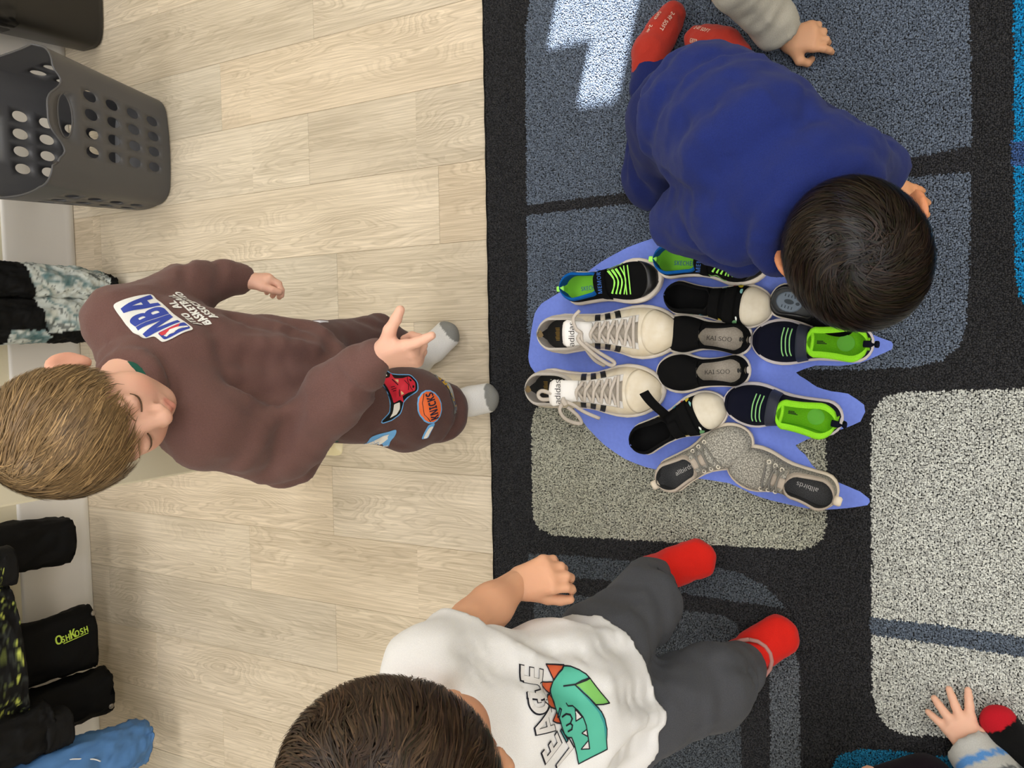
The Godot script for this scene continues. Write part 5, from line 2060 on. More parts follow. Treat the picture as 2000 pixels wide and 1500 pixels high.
# --- the boy in a brown sweatsuit, standing and pointing
func boy_in_brown() -> void:
	var root := thing("person", "standing child in brown sweatsuit with printed emblems, pointing down at the shoes", "person", Vector3(-0.05, 0, -0.95))
	var off := -root.position
	var body := Node3D.new()   # everything below is written in world metres
	var T := Transform3D(Basis(Vector3(0.9419, 0.3205, 0.0999), Vector3(-0.3356, 0.907, 0.2542), Vector3(-0.0091, -0.273, 0.962)).orthonormalized(), Vector3(-0.093, 0.899, -0.975))
	body.free()
	var F := Vector3(0.8, 0, 0.6)
	var Lf := Vector3(0.6, 0, -0.8)
	var chest := Vector3(-0.012, 0.645, -1.062)
	var belly := Vector3(-0.032, 0.53, -1.018)
	var hips := Vector3(-0.045, 0.45, -0.985)
	var nb := Vector3(-0.045, 0.755, -1.05)
	var ls := Vector3(0.055, 0.72, -1.135)
	var le := Vector3(0.118, 0.58, -1.14)
	var lw := Vector3(0.142, 0.475, -1.118)
	var rs := Vector3(-0.108, 0.7, -0.965)
	var re := Vector3(-0.158, 0.56, -0.945)
	var rw := Vector3(-0.004, 0.56, -0.742)
	var lh := Vector3(0.0, 0.43, -1.0)
	var lk := Vector3(0.03, 0.25, -0.998)
	var la := Vector3(-0.014, 0.085, -1.002)
	var rh := Vector3(-0.09, 0.43, -0.96)
	var rk := Vector3(-0.115, 0.26, -0.895)
	var ra := Vector3(-0.12, 0.085, -0.9)
	var skin := lin(0.88, 0.69, 0.6)
	# body: one continuous surface
	var arr := new_arrays()
	var bf := Field.new(Vector3(-0.24, 0.0, -1.22), Vector3(0.2, 0.83, -0.72), 0.011)
	bf.cone(T * Vector3(0, -0.08, -0.02), nb, 0.036, 0.042, 0.02)
	bf.cone(nb, chest, 0.05, 0.08, 0.03)
	bf.cone(chest, hips, 0.08, 0.082, 0.03)
	bf.cone(nb, ls, 0.035, 0.04, 0.03); bf.cone(nb, rs, 0.035, 0.04, 0.03)
	bf.cone(ls, le, 0.036, 0.03, 0.02); bf.cone(le, lw, 0.03, 0.021, 0.02)
	bf.cone(rs, re, 0.036, 0.03, 0.02); bf.cone(re, rw, 0.03, 0.021, 0.02)
	bf.cone(lh, lk, 0.046, 0.03, 0.02); bf.cone(lk, la, 0.029, 0.022, 0.01)
	bf.cone(rh, rk, 0.056, 0.04, 0.03); bf.cone(rk, ra, 0.038, 0.024, 0.02)
	foot_cones(bf, ra, Vector3(-0.121, 0.034, -0.912), Vector3(-0.106, 0.042, -0.83), 0.024)
	foot_cones(bf, la, Vector3(-0.024, 0.034, -1.012), Vector3(0.04, 0.03, -0.94), 0.024)
	bf.mesh_into(arr, solid(skin))
	var hf := head_field(T, 0.0034, nb)
	hf.mesh_into(arr, skin_colour(T, skin))
	# right hand points, thumb up
	var rd := Vector3(0.03, -0.03, 1.0)
	var bent := [1.25, 1.5, 0.7]
	hand_field(rw + rd.normalized() * 0.012, rd, Vector3(-0.85, 0.5, 0.1), -1.0, 0.124, [[0.12, 0.16, 0.08], bent, bent, [1.3, 1.5, 0.7]], 0.3, [0.55, 0.75, -0.45, 0.62, 0.45, -0.6, 0.5, 0.4, -0.75], re, 0.026).mesh_into(arr, solid(skin))
	# left hand hangs, loosely closed
	var ld := Vector3(0.03, -0.72, 0.55)
	var loose := [0.55, 0.8, 0.45]
	hand_field(lw, ld, Vector3(1, 0.1, 0.1), 1.0, 0.105, [[0.45, 0.7, 0.4], loose, [0.65, 0.9, 0.5], [0.7, 0.95, 0.5]], 0.2, [0.8, 0.5, -0.35, 0.9, 0.2, -0.3, 0.95, 0.0, -0.3], le, 0.024).mesh_into(arr, solid(skin))
	var bo := obj("body", array_mesh(arr), skin_mat(), root)
	bo.position = off
	# lashes and brows
	var dark := plain_mat(Color(0.33, 0.24, 0.16), 0.7)
	for s in [-1.0, 1.0]:
		var e := Shape.new()
		var lp := []
		for q in [[0.016, -0.0165], [0.022, -0.0205], [0.029, -0.0222], [0.037, -0.0205], [0.042, -0.016]]:
			var hp: Variant = hf.hit(T * Vector3(s * q[0], q[1], 0.13), T.basis * Vector3(0, 0, -1), 0.1)
			if hp != null: lp.append(hp + T.basis * Vector3(0, -0.0008, 0.0012))
		if lp.size() > 2: e.tube(spline(lp, 12), 0.0011, 5)
		var lo := obj("eyelashes", e.mesh(), dark, root)
		lo.position = off
		var bsh := Shape.new()
		var bp := []
		for q in [[0.013, 0.004], [0.022, 0.0075], [0.032, 0.0075], [0.042, 0.002]]:
			var hp: Variant = hf.hit(T * Vector3(s * q[0], q[1], 0.13), T.basis * Vector3(0, 0, -1), 0.1)
			if hp != null: bp.append(hp + T.basis * Vector3(0, 0, 0.0005))
		if bp.size() > 2: bsh.tube(spline(bp, 12), 0.0018, 5, 0.5)
		var br := obj("eyebrow", bsh.mesh(), plain_mat(Color(0.55, 0.43, 0.31), 0.8), root)
		br.position = off
	# hair
	var hn := Node3D.new()
	hn.name = "hair"
	root.add_child(hn)
	hn.position = off
	hair_for(T, hn, lin(0.42, 0.33, 0.22), lin(0.66, 0.54, 0.37), 5, 0.032, 7500, Vector3(0.1, 0.8, -0.6), 0.42, 0.004, 0.4)
	# sweatshirt
	var brown := lin(0.435, 0.325, 0.3)
	var fleece := cloth_mat(Color.WHITE, 130.0, 0.05, 0.25, true, 0.88)
	var sw := Field.new(Vector3(-0.26, 0.39, -1.24), Vector3(0.2, 0.83, -0.7), 0.0066)
	var Bt := Basis(Lf, Vector3.UP, F)
	sw.ell(chest, Bt, Vector3(0.118, 0.12, 0.094), 0.03)
	sw.ell(belly, Bt, Vector3(0.118, 0.105, 0.1), 0.04)
	sw.ell(hips + Vector3(0, 0.01, 0), Bt, Vector3(0.116, 0.075, 0.106), 0.03)
	sw.cone(nb + Vector3(0, -0.015, 0), ls + Vector3(0, -0.005, 0), 0.05, 0.05, 0.04)
	sw.cone(nb + Vector3(0, -0.015, 0), rs, 0.05, 0.055, 0.04)
	sw.cone(ls, le, 0.054, 0.046, 0.03); sw.cone(le, lw + Vector3(0.0, 0.035, -0.008), 0.046, 0.036, 0.02)
	sw.cone(rs, re, 0.064, 0.066, 0.035); sw.cone(re, re.lerp(rw, 0.62), 0.064, 0.052, 0.03)
	sw.cone(re.lerp(rw, 0.6), re.lerp(rw, 0.84), 0.05, 0.042, 0.02)
	# cuffs narrower than the sleeve
	sw.cone(re.lerp(rw, 0.84), re.lerp(rw, 0.985), 0.033, 0.031, 0.006)
	sw.cone(lw + Vector3(0.0, 0.035, -0.008), lw + Vector3(0.001, 0.008, 0.0), 0.031, 0.029, 0.006)
	# folds
	sw.crease([Vector3(-0.03, 0.67, -0.93), Vector3(-0.05, 0.62, -0.9), Vector3(-0.055, 0.56, -0.895)], 0.016, 0.012)
	sw.crease([Vector3(0.0, 0.66, -0.96), Vector3(-0.01, 0.6, -0.92), Vector3(-0.005, 0.53, -0.9)], 0.014, 0.0150)
	sw.crease([Vector3(0.06, 0.6, -1.01), Vector3(0.05, 0.55, -0.96), Vector3(0.03, 0.5, -0.925)], 0.013, 0.0105)
	sw.crease([Vector3(0.06, 0.5, -0.99), Vector3(0.035, 0.475, -0.93), Vector3(-0.01, 0.47, -0.9)], 0.01, 0.0120)
	sw.crease([Vector3(-0.02, 0.5, -0.91), Vector3(0.01, 0.475, -0.905), Vector3(0.03, 0.465, -0.915)], 0.012, 0.0135)
	sw.crease([Vector3(-0.1, 0.62, -0.86), Vector3(-0.13, 0.62, -0.88), Vector3(-0.17, 0.61, -0.93)], 0.012, 0.0150)
	sw.crease([Vector3(-0.09, 0.64, -0.88), Vector3(-0.12, 0.66, -0.9), Vector3(-0.15, 0.66, -0.94)], 0.014, -0.0120)
	sw.crease([Vector3(-0.2, 0.6, -0.98), Vector3(-0.2, 0.56, -0.92), Vector3(-0.17, 0.52, -0.87), Vector3(-0.12, 0.52, -0.82)], 0.014, 0.0135)
	sw.crease([Vector3(-0.07, 0.62, -0.87), Vector3(-0.075, 0.61, -0.82), Vector3(-0.05, 0.6, -0.785)], 0.012, 0.0105)
	sw.crease([Vector3(-0.03, 0.6, -0.8), Vector3(-0.045, 0.605, -0.81), Vector3(-0.07, 0.59, -0.8)], 0.008, 0.0090)
	sw.crease([Vector3(-0.03, 0.6, -0.785), Vector3(-0.05, 0.57, -0.775), Vector3(-0.06, 0.53, -0.785)], 0.008, 0.0090)
	sw.crease([Vector3(-0.19, 0.5, -1.0), Vector3(-0.17, 0.47, -0.93), Vector3(-0.12, 0.45, -0.88)], 0.014, 0.0150)
	sw.crease([Vector3(0.075, 0.56, -1.08), Vector3(0.07, 0.52, -1.0), Vector3(0.05, 0.48, -0.94)], 0.011, 0.008)
	sw.crease([Vector3(0.03, 0.62, -0.965), Vector3(0.02, 0.56, -0.925), Vector3(0.0, 0.5, -0.905)], 0.012, -0.006)
	sw.crease([Vector3(0.06, 0.68, -1.04), Vector3(0.03, 0.66, -0.99), Vector3(-0.02, 0.67, -0.955)], 0.014, 0.006)
	sw.crease([Vector3(-0.1, 0.6, -0.87), Vector3(-0.06, 0.63, -0.9), Vector3(-0.04, 0.68, -0.94)], 0.014, -0.005)
	sw.crease([Vector3(0.13, 0.62, -1.1), Vector3(0.15, 0.6, -1.12), Vector3(0.16, 0.57, -1.15)], 0.009, 0.006)
	sw.crease([Vector3(0.12, 0.56, -1.09), Vector3(0.15, 0.54, -1.1), Vector3(0.165, 0.53, -1.13)], 0.009, 0.006)
	sw.noise(0.006, Basis().scaled(Vector3(16, 9, 16)), 31)
	# hem, neck opening
	sw.cut_plane(Vector3(-0.045, 0.418, -0.985), Vector3(0.15, -1, 0.1).normalized(), Vector3(-0.17, 0.3, -1.15), Vector3(0.1, 0.52, -0.86))
	sw.crease([hips + Lf * 0.1 + F * 0.05, hips + F * 0.105, hips - Lf * 0.1 + F * 0.05, hips - Lf * 0.115, hips - Lf * 0.08 - F * 0.07], 0.005, 0.003)
	var up_n := (T.origin - nb).normalized()
	sw.ell(nb + up_n * 0.062, Bt, Vector3(0.056, 0.04, 0.054), 0.006, true)
	var seam := []
	for k in 25:
		var a := TAU * k / 24.0
		seam.append(nb + up_n * 0.012 + Lf * cos(a) * 0.084 + F * sin(a) * 0.08 - Vector3(0, 0.014 * sin(a), 0))
	sw.crease(seam, 0.0045, 0.004)
	for k in 20:   # ribbed collar
		var a := TAU * k / 20.0
		var b := TAU * (k + 1) / 20.0
		var c0 := nb + up_n * 0.036 + Lf * cos(a) * 0.058 + F * sin(a) * 0.056 - Vector3(0, 0.012 * sin(a), 0)
		var c1 := nb + up_n * 0.036 + Lf * cos(b) * 0.058 + F * sin(b) * 0.056 - Vector3(0, 0.012 * sin(b), 0)
		sw.cone(c0, c1, 0.014, 0.014, 0.004)
	var so := obj("sweatshirt", field_mesh(sw, solid(brown)), fleece, root)
	so.position = off
	# green shirt collar showing inside
	var gs := Shape.new()
	var gp := PackedVector3Array()
	for k in 33:
		var a := TAU * k / 32.0
		gp.append(nb + up_n * 0.046 + Lf * cos(a) * 0.047 + F * sin(a) * 0.046 - Vector3(0, 0.01 * sin(a), 0))
	gs.tube(gp, 0.0075, 8)
	var go := obj("undershirt_collar", gs.mesh(), cloth_mat(Color(0.16, 0.36, 0.3), 300.0, 0.02), root, "dark green undershirt neckband")
	go.position = off
	# chest print
	var white := lin(0.9, 0.9, 0.88)
	var blue := lin(0.2, 0.27, 0.62)
	var red := lin(0.8, 0.25, 0.28)
	var sp := stamp_on(sw, chest + F * 0.1 + Vector3(0, 0.085, 0) + Lf * 0.03, Lf, Vector3(0.76, 0.22, 0.6))
	var z := 0.86
	sp.poly(scaled2(rounded([[-0.064, -0.034], [0.062, -0.03], [0.062, 0.044], [-0.036, 0.044], [-0.04, 0.026], [-0.064, 0.024]], 0.006), z), white, 0.0014)
	sp.tris(text_tris("N", 0.062 * z, true, 0.62, 0.6), Vector2(-0.02, 0.006) * z, 0.0, blue, 0.002)
	sp.tris(text_tris("B", 0.062 * z, true, 0.62, 0.6), Vector2(0.011, 0.006) * z, 0.0, blue, 0.002)
	sp.tris(text_tris("A", 0.062 * z, true, 0.62, 0.6), Vector2(0.042, 0.006) * z, 0.0, blue, 0.002)
	sp.poly(scaled2(rounded([[-0.06, -0.03], [-0.0395, -0.03], [-0.0395, 0.019], [-0.06, 0.019]], 0.004), z), blue, 0.0019)
	sp.poly(scaled2(rounded([[-0.05, -0.01], [-0.0405, -0.022], [-0.0405, 0.0175], [-0.049, 0.0175]], 0.002), z), red, 0.0022)
	sp.poly(scaled2(rounded([[-0.056, 0.012], [-0.051, 0.015], [-0.048, 0.005], [-0.044, 0.0], [-0.046, -0.012], [-0.052, -0.028], [-0.056, -0.028], [-0.052, -0.01], [-0.055, -0.002], [-0.053, 0.006]], 0.001), z), white, 0.0025)
	for q in [["NATIONAL", -0.044, 0.098], ["BASKETBALL", -0.061, 0.124], ["ASSOCIATION", -0.078, 0.138]]:
		sp.tris(text_tris(q[0], 0.0134, true, 1.0, 1.0), Vector2(-0.058 + q[2] * 0.5, q[1]), 0.0, white, 0.0018)
	var po := obj("chest_print", sp.s.mesh(), M.vc_print, so, "white, blue and red printed emblem with lettering")
	# trousers
	var tr := Field.new(Vector3(-0.24, 0.03, -1.14), Vector3(0.12, 0.55, -0.74), 0.0066)
	tr.cone(hips + Vector3(0, -0.01, 0), hips + Vector3(0, 0.03, -0.01), 0.076, 0.074, 0.03)
	tr.cone(rh, rk, 0.074, 0.078, 0.03); tr.cone(rk, Vector3(-0.128, 0.16, -0.888), 0.08, 0.068, 0.03)
	tr.cone(Vector3(-0.128, 0.16, -0.888), Vector3(-0.122, 0.118, -0.9), 0.058, 0.042, 0.015)
	tr.cone(lh, lk, 0.062, 0.043, 0.03); tr.cone(lk, Vector3(-0.004, 0.12, -1.0), 0.042, 0.04, 0.02)
	tr.cone(lk + Vector3(0.02, -0.04, 0.0), Vector3(0.02, 0.15, -0.99), 0.035, 0.03, 0.01)
	tr.crease([Vector3(-0.05, 0.2, -0.83), Vector3(-0.1, 0.17, -0.81), Vector3(-0.16, 0.18, -0.82), Vector3(-0.2, 0.2, -0.87)], 0.014, 0.015)
	tr.crease([Vector3(-0.06, 0.24, -0.82), Vector3(-0.12, 0.225, -0.8), Vector3(-0.18, 0.23, -0.83)], 0.014, -0.007)
	tr.crease([Vector3(-0.06, 0.36, -0.88), Vector3(-0.09, 0.32, -0.83), Vector3(-0.16, 0.3, -0.83)], 0.014, 0.006)
	tr.crease([Vector3(-0.19, 0.32, -0.87), Vector3(-0.17, 0.36, -0.88), Vector3(-0.13, 0.4, -0.88)], 0.012, 0.007)
	tr.crease([Vector3(0.06, 0.3, -0.98), Vector3(0.05, 0.24, -0.95), Vector3(0.02, 0.2, -0.945)], 0.01, 0.006)
	tr.noise(0.004, Basis().scaled(Vector3(18, 12, 18)), 44)
	var to := obj("trousers", field_mesh(tr, solid(lin(0.375, 0.275, 0.255))), fleece, root)
	to.position = off
	var ts := stamp_on(tr, Vector3(-0.068, 0.352, -0.846), Vector3(0.97, 0.1, -0.25), Vector3(0.06, 0.5, 0.86))
	trouser_prints(ts)
	obj("leg_prints", ts.s.mesh(), M.vc_print, to, "colourful printed team emblems")
	# green hem and white label at the back
	var gh := Shape.new()
	gh.tube(spline([Vector3(-0.155, 0.435, -0.97), Vector3(-0.155, 0.42, -0.94), Vector3(-0.13, 0.415, -0.91)], 8), 0.01, 8)
	var gho := obj("undershirt_hem", gh.mesh(), cloth_mat(Color(0.16, 0.36, 0.3), 300.0, 0.02), root, "dark green undershirt hem")
	gho.position = off
	var lb := Shape.new()
	lb.box(Vector3(0.056, 0.4, -0.992), Vector3(0.062, 0.425, -0.972), 0.001)
	var lbo := obj("care_label", lb.mesh(), plain_mat(Color(0.9, 0.9, 0.92), 0.7), root, "small white label")
	lbo.position = off
	# socks
	for k in 2:
		var sk := Field.new([Vector3(-0.19, 0.0, -0.97), Vector3(-0.09, 0.0, -1.07)][k], [Vector3(-0.04, 0.16, -0.76), Vector3(0.11, 0.16, -0.87)][k], 0.0036)
		var an: Vector3 = [ra, la][k]
		var heel: Vector3 = [Vector3(-0.121, 0.034, -0.912), Vector3(-0.024, 0.034, -1.012)][k]
		var toe: Vector3 = [Vector3(-0.105, 0.046, -0.822), Vector3(0.045, 0.033, -0.933)][k]
		foot_cones(sk, an, heel, toe, 0.0315)
		sk.cone(an, an + Vector3(0, 0.045, 0), 0.031, 0.032, 0.01)
		for j in 3:
			var q := an.lerp(heel.lerp(toe, 0.35) + Vector3(0, 0.03, 0), 0.25 + 0.2 * j) + Vector3(0, 0.025, 0.01)
			sk.crease([q + Vector3(-0.025, 0, 0), q + Vector3(0, 0.006, 0.004), q + Vector3(0.025, 0, 0)], 0.004, 0.0018)
		sk.cut_plane([Vector3(0, 0.0125, -0.83), Vector3(0, 0.002, 0)][k], [Vector3(0, -1, 0.14).normalized(), Vector3(0, -1, 0)][k])
		var d: Vector3 = (toe - heel).normalized()
		var wh := lin(0.93, 0.925, 0.91)
		var gr := lin(0.56, 0.56, 0.54)
		var sm := cloth_mat(Color.WHITE, 260.0, 0.04, 0.0, true, 0.82)
		var cf := func(p: Vector3) -> Color:
			var u: float = (p - toe).dot(d)
			if u > -0.001 and p.y > 0.012: return gr
			return wh
		var sko := obj("sock", field_mesh(sk, cf), sm, root, "white sock with grey toe")
		sko.position = off

func scaled2(p: PackedVector2Array, k: float) -> PackedVector2Array:
	var r := PackedVector2Array()
	for q in p: r.append(q * k)
	return r

func rounded(pts: Array, r: float) -> PackedVector2Array:
	var out := PackedVector2Array()
	var n := pts.size()
	for i in n:
		var a := Vector2(pts[(i + n - 1) % n][0], pts[(i + n - 1) % n][1])
		var b := Vector2(pts[i][0], pts[i][1])
		var c := Vector2(pts[(i + 1) % n][0], pts[(i + 1) % n][1])
		var ra := minf(r, b.distance_to(a) * 0.45)
		var rc := minf(r, b.distance_to(c) * 0.45)
		var p := b + (a - b).normalized() * ra
		var q := b + (c - b).normalized() * rc
		for k in 4:
			var t := k / 3.0
			out.append(p.lerp(b, t).lerp(b.lerp(q, t), t))
	return out

# emblems printed on the trouser leg; u to the child's left, v up the leg
func trouser_prints(s: Stamp) -> void:
	var sky := lin(0.42, 0.66, 0.86)
	var black := lin(0.07, 0.06, 0.08)
	var red := lin(0.8, 0.16, 0.22)
	var white := lin(0.9, 0.88, 0.84)
	# bull's head, horns up the leg
	var outline := [[-0.052, 0.05], [-0.052, 0.03], [-0.046, 0.012], [-0.034, 0.004], [-0.026, 0.0], [-0.02, -0.016], [-0.014, -0.04], [0.0, -0.046], [0.014, -0.04], [0.02, -0.016], [0.026, 0.0], [0.034, 0.004], [0.046, 0.012], [0.052, 0.03], [0.052, 0.05], [0.04, 0.03], [0.026, 0.026], [0.0, 0.024], [-0.026, 0.026], [-0.04, 0.03]]
	var grow := Geometry2D.offset_polygon(rounded(outline, 0.004), 0.0035, Geometry2D.JOIN_ROUND)
	if grow.size(): s.poly(grow[0], sky, 0.0014)
	var mid := Geometry2D.offset_polygon(rounded(outline, 0.004), 0.0014, Geometry2D.JOIN_ROUND)
	if mid.size(): s.poly(mid[0], black, 0.0017)
	s.poly(rounded([[-0.024, 0.0215], [0.024, 0.0215], [0.022, 0.004], [0.03, -0.002], [0.018, -0.004], [0.014, -0.02], [0.014, -0.036], [0.0, -0.043], [-0.014, -0.036], [-0.014, -0.02], [-0.018, -0.004], [-0.03, -0.002], [-0.022, 0.004]], 0.003), red, 0.0021)
	for g in [-1.0, 1.0]:
		s.poly(rounded([[g * 0.026, 0.021], [g * 0.026, 0.007], [g * 0.038, 0.01], [g * 0.046, 0.018], [g * 0.049, 0.034], [g * 0.04, 0.025]], 0.002), white, 0.0022)
		s.poly(rounded([[g * 0.008, -0.008], [g * 0.016, -0.003], [g * 0.014, -0.011]], 0.001), lin(0.8, 0.7, 0.5), 0.0025)
		s.line(PackedVector2Array([Vector2(g * 0.005, -0.006), Vector2(g * 0.017, 0.001)]), 0.002, black, 0.0026)
		s.poly(rounded([[g * 0.004, -0.033], [g * 0.009, -0.032], [g * 0.008, -0.037], [g * 0.004, -0.037]], 0.0015), black, 0.0025)
		s.line(PackedVector2Array([Vector2(g * 0.004, 0.012), Vector2(g * 0.004, 0.002)]), 0.0012, black, 0.0025)
	s.line(PackedVector2Array([Vector2(0, 0.014), Vector2(0, 0.0)]), 0.0012, black, 0.0025)
	s.line(PackedVector2Array([Vector2(-0.009, -0.022), Vector2(0, -0.026), Vector2(0.009, -0.022)]), 0.0014, black, 0.0025)
	s.line(PackedVector2Array([Vector2(-0.013, -0.031), Vector2(-0.006, -0.028), Vector2(0.006, -0.028), Vector2(0.013, -0.031)]), 0.0012, black, 0.0025)
	# orange ball emblem
	var c := Vector2(-0.052, -0.056)
	var ball := []
	for k in 16: ball.append([c.x + cos(TAU * k / 16.0) * 0.033 , c.y + sin(TAU * k / 16.0) * 0.027])
	s.poly(rounded(ball, 0.001), sky, 0.0014)
	ball = []
	for k in 16: ball.append([c.x + cos(TAU * k / 16.0) * 0.03, c.y + sin(TAU * k / 16.0) * 0.024])
	s.poly(rounded(ball, 0.001), lin(0.9, 0.42, 0.2), 0.0018)
	s.line(PackedVector2Array([c + Vector2(-0.028, 0.006), c + Vector2(-0.012, 0.015), c + Vector2(0.012, 0.015), c + Vector2(0.028, 0.006)]), 0.0012, black, 0.0023)
	s.tris(text_tris("KNICKS", 0.018, true, 0.62, 0.4), c + Vector2(0, -0.004), 0.0, lin(0.16, 0.14, 0.22), 0.0023)
	# gold and purple word emblem further down
	var g2 := Vector2(-0.04, -0.135)
	s.poly(rounded([[g2.x - 0.045, g2.y + 0.018], [g2.x + 0.045, g2.y + 0.016], [g2.x + 0.045, g2.y - 0.02], [g2.x - 0.045, g2.y - 0.014]], 0.004), lin(0.62, 0.63, 0.62), 0.0014)
	s.poly(rounded([[g2.x - 0.042, g2.y + 0.004], [g2.x + 0.042, g2.y + 0.006], [g2.x + 0.042, g2.y - 0.006], [g2.x - 0.042, g2.y - 0.006]], 0.002), lin(0.25, 0.2, 0.42), 0.0018)
	s.tris(text_tris("LAKERS", 0.02, true, 0.7, 0.4), g2, 0.0, lin(0.85, 0.68, 0.22), 0.0022)
	# white N-like emblem on the outer side, and a green one inside
	var w2 := Vector2(-0.094, 0.05)
	s.poly(rounded([[w2.x - 0.03, w2.y + 0.03], [w2.x + 0.018, w2.y + 0.02], [w2.x + 0.02, w2.y - 0.03], [w2.x - 0.03, w2.y - 0.022]], 0.006), sky, 0.0014)
	s.tris(text_tris("N", 0.042, true, 0.9, 0.8), w2 + Vector2(-0.006, 0), 0.2, white, 0.0018)
	s.poly(rounded([[-0.11, -0.03], [-0.085, -0.045], [-0.085, -0.06], [-0.112, -0.045]], 0.004), sky, 0.0014)
	s.poly(rounded([[-0.11, -0.034], [-0.09, -0.047], [-0.09, -0.056], [-0.111, -0.043]], 0.004), white, 0.0018)
	s.poly(rounded([[0.03, -0.056], [0.062, -0.056], [0.062, -0.084], [0.03, -0.084]], 0.012), lin(0.55, 0.78, 0.8), 0.0014)
	s.poly(rounded([[0.035, -0.061], [0.06, -0.061], [0.06, -0.079], [0.035, -0.079]], 0.009), lin(0.15, 0.42, 0.25), 0.0018)
	s.tris(text_tris("MIL", 0.016, true, 0.9, 0.4), Vector2(0.05, -0.112), 0.0, lin(0.2, 0.5, 0.35), 0.0018)

# --- the boy in navy fleece, kneeling bent over the shoes
func boy_in_navy() -> void:
	var root := thing("person", "dark-haired child in navy fleece and red socks kneeling over the blue paper fish", "person", Vector3(0.38, 0, -0.27))
	var off := -root.position
	var T := Transform3D(head_basis(Vector3(0.40, 0.1, 0.92), Vector3(-0.62, -0.74, 0.27)), Vector3(0.113, 0.452, -0.052))
	var skin := lin(0.8, 0.57, 0.41)
	var rump := Vector3(0.372, 0.28, -0.285)
	var mid := Vector3(0.295, 0.365, -0.205)
	var shd := Vector3(0.225, 0.375, -0.14)
	var nb := Vector3(0.175, 0.405, -0.105)
	var rs := Vector3(0.195, 0.365, -0.215)
	var re := Vector3(0.215, 0.235, -0.335)
	var rw := Vector3(0.155, 0.145, -0.245)
	var ls := Vector3(0.252, 0.36, -0.085)
	var le := Vector3(0.27, 0.22, -0.04)
	var lw := Vector3(0.27, 0.052, -0.046)
	var rhip := Vector3(0.395, 0.2, -0.35)
	var rk := Vector3(0.328, 0.075, -0.432)
	var ra := Vector3(0.55, 0.06, -0.438)
	var lhip := Vector3(0.39, 0.2, -0.25)
	var lk := Vector3(0.36, 0.08, -0.15)
	var la := Vector3(0.545, 0.06, -0.295)
	var arr := new_arrays()
	var bf := Field.new(Vector3(0.08, 0.01, -0.52), Vector3(0.7, 0.52, 0.06), 0.012)
	bf.cone(T * Vector3(0, -0.06, -0.03), nb, 0.037, 0.042, 0.02)
	bf.cone(nb, shd, 0.045, 0.07, 0.02); bf.cone(shd, mid, 0.075, 0.08, 0.03); bf.cone(mid, rump, 0.08, 0.085, 0.03)
	bf.cone(shd, rs, 0.04, 0.04, 0.02); bf.cone(rs, re, 0.036, 0.03, 0.02); bf.cone(re, rw, 0.029, 0.021, 0.02)
	bf.cone(shd, ls, 0.04, 0.04, 0.02); bf.cone(ls, le, 0.036, 0.03, 0.02); bf.cone(le, lw, 0.029, 0.021, 0.02)
	bf.cone(rump, rhip, 0.07, 0.06, 0.02); bf.cone(rhip, rk, 0.052, 0.04, 0.02); bf.cone(rk, ra, 0.036, 0.026, 0.02)
	bf.cone(rump, lhip, 0.07, 0.06, 0.02); bf.cone(lhip, lk, 0.052, 0.04, 0.02); bf.cone(lk, la, 0.036, 0.026, 0.02)
	bf.cone(ra, Vector3(0.64, 0.035, -0.405), 0.025, 0.016, 0.02)
	bf.cone(la, Vector3(0.595, 0.035, -0.36), 0.025, 0.016, 0.02)
	bf.mesh_into(arr, solid(skin))
	head_field(T, 0.0042, nb, false, 0.084).mesh_into(arr, skin_colour(T, skin))
	var hd := Vector3(-0.38, -0.22, 0.88)
	hand_field(lw, hd, Vector3(0.05, 1, 0.2), 1.0, 0.112, [[0.12, 0.22, 0.15], [0.12, 0.25, 0.15], [0.14, 0.28, 0.18], [0.18, 0.3, 0.2]], 0.4, [0.6, 0.8, -0.2, 0.8, 0.5, -0.1, 0.9, 0.3, -0.2], le, 0.024).mesh_into(arr, solid(skin))
	var hd2 := Vector3(0.1, -0.1, 0.8)
	hand_field(rw, hd2, Vector3(0, 1, 0.1), -1.0, 0.108, [[0.2, 0.3, 0.2], [0.2, 0.3, 0.2], [0.2, 0.3, 0.2], [0.25, 0.3, 0.2]], 0.3, [0.6, 0.8, -0.2, 0.8, 0.5, -0.1, 0.9, 0.3, -0.2], re, 0.024).mesh_into(arr, solid(skin))
	obj("body", array_mesh(arr), skin_mat(), root).position = off
	var hn := Node3D.new()
	hn.name = "hair"
	root.add_child(hn)
	hn.position = off
	hair_for(T, hn, lin(0.075, 0.06, 0.05), lin(0.19, 0.145, 0.11), 17, 0.03, 7500, Vector3(0.12, 0.75, -0.65), 0.36, 0.004, 0.5)
	# fleece sweatshirt
	var navy := lin(0.15, 0.19, 0.43)
	var fleece := cloth_mat(Color.WHITE, 140.0, 0.06, 0.12, true, 0.85)
	var sw := Field.new(Vector3(0.09, 0.02, -0.47), Vector3(0.56, 0.55, 0.07), 0.0066)
	sw.cone(shd, mid, 0.096, 0.108, 0.03); sw.cone(mid, rump, 0.108, 0.112, 0.03)
	sw.cone(shd, rs + Vector3(0, -0.005, 0), 0.08, 0.066, 0.04); sw.cone(shd, ls, 0.08, 0.06, 0.04)
	sw.cone(rs, re, 0.066, 0.052, 0.035); sw.cone(re, rw.lerp(re, 0.1), 0.052, 0.042, 0.02)
	sw.cone(ls, le, 0.056, 0.046, 0.035); sw.cone(le, lw.lerp(le, 0.2), 0.045, 0.036, 0.02)
	var hax := (T.origin - nb).normalized()
	sw.cone(shd, nb - hax * 0.03, 0.09, 0.07, 0.03)
	var ca := Vector3(0.3, 0.1, 0.9)
	ca = (ca - hax * ca.dot(hax)).normalized()
	var cb := hax.cross(ca)
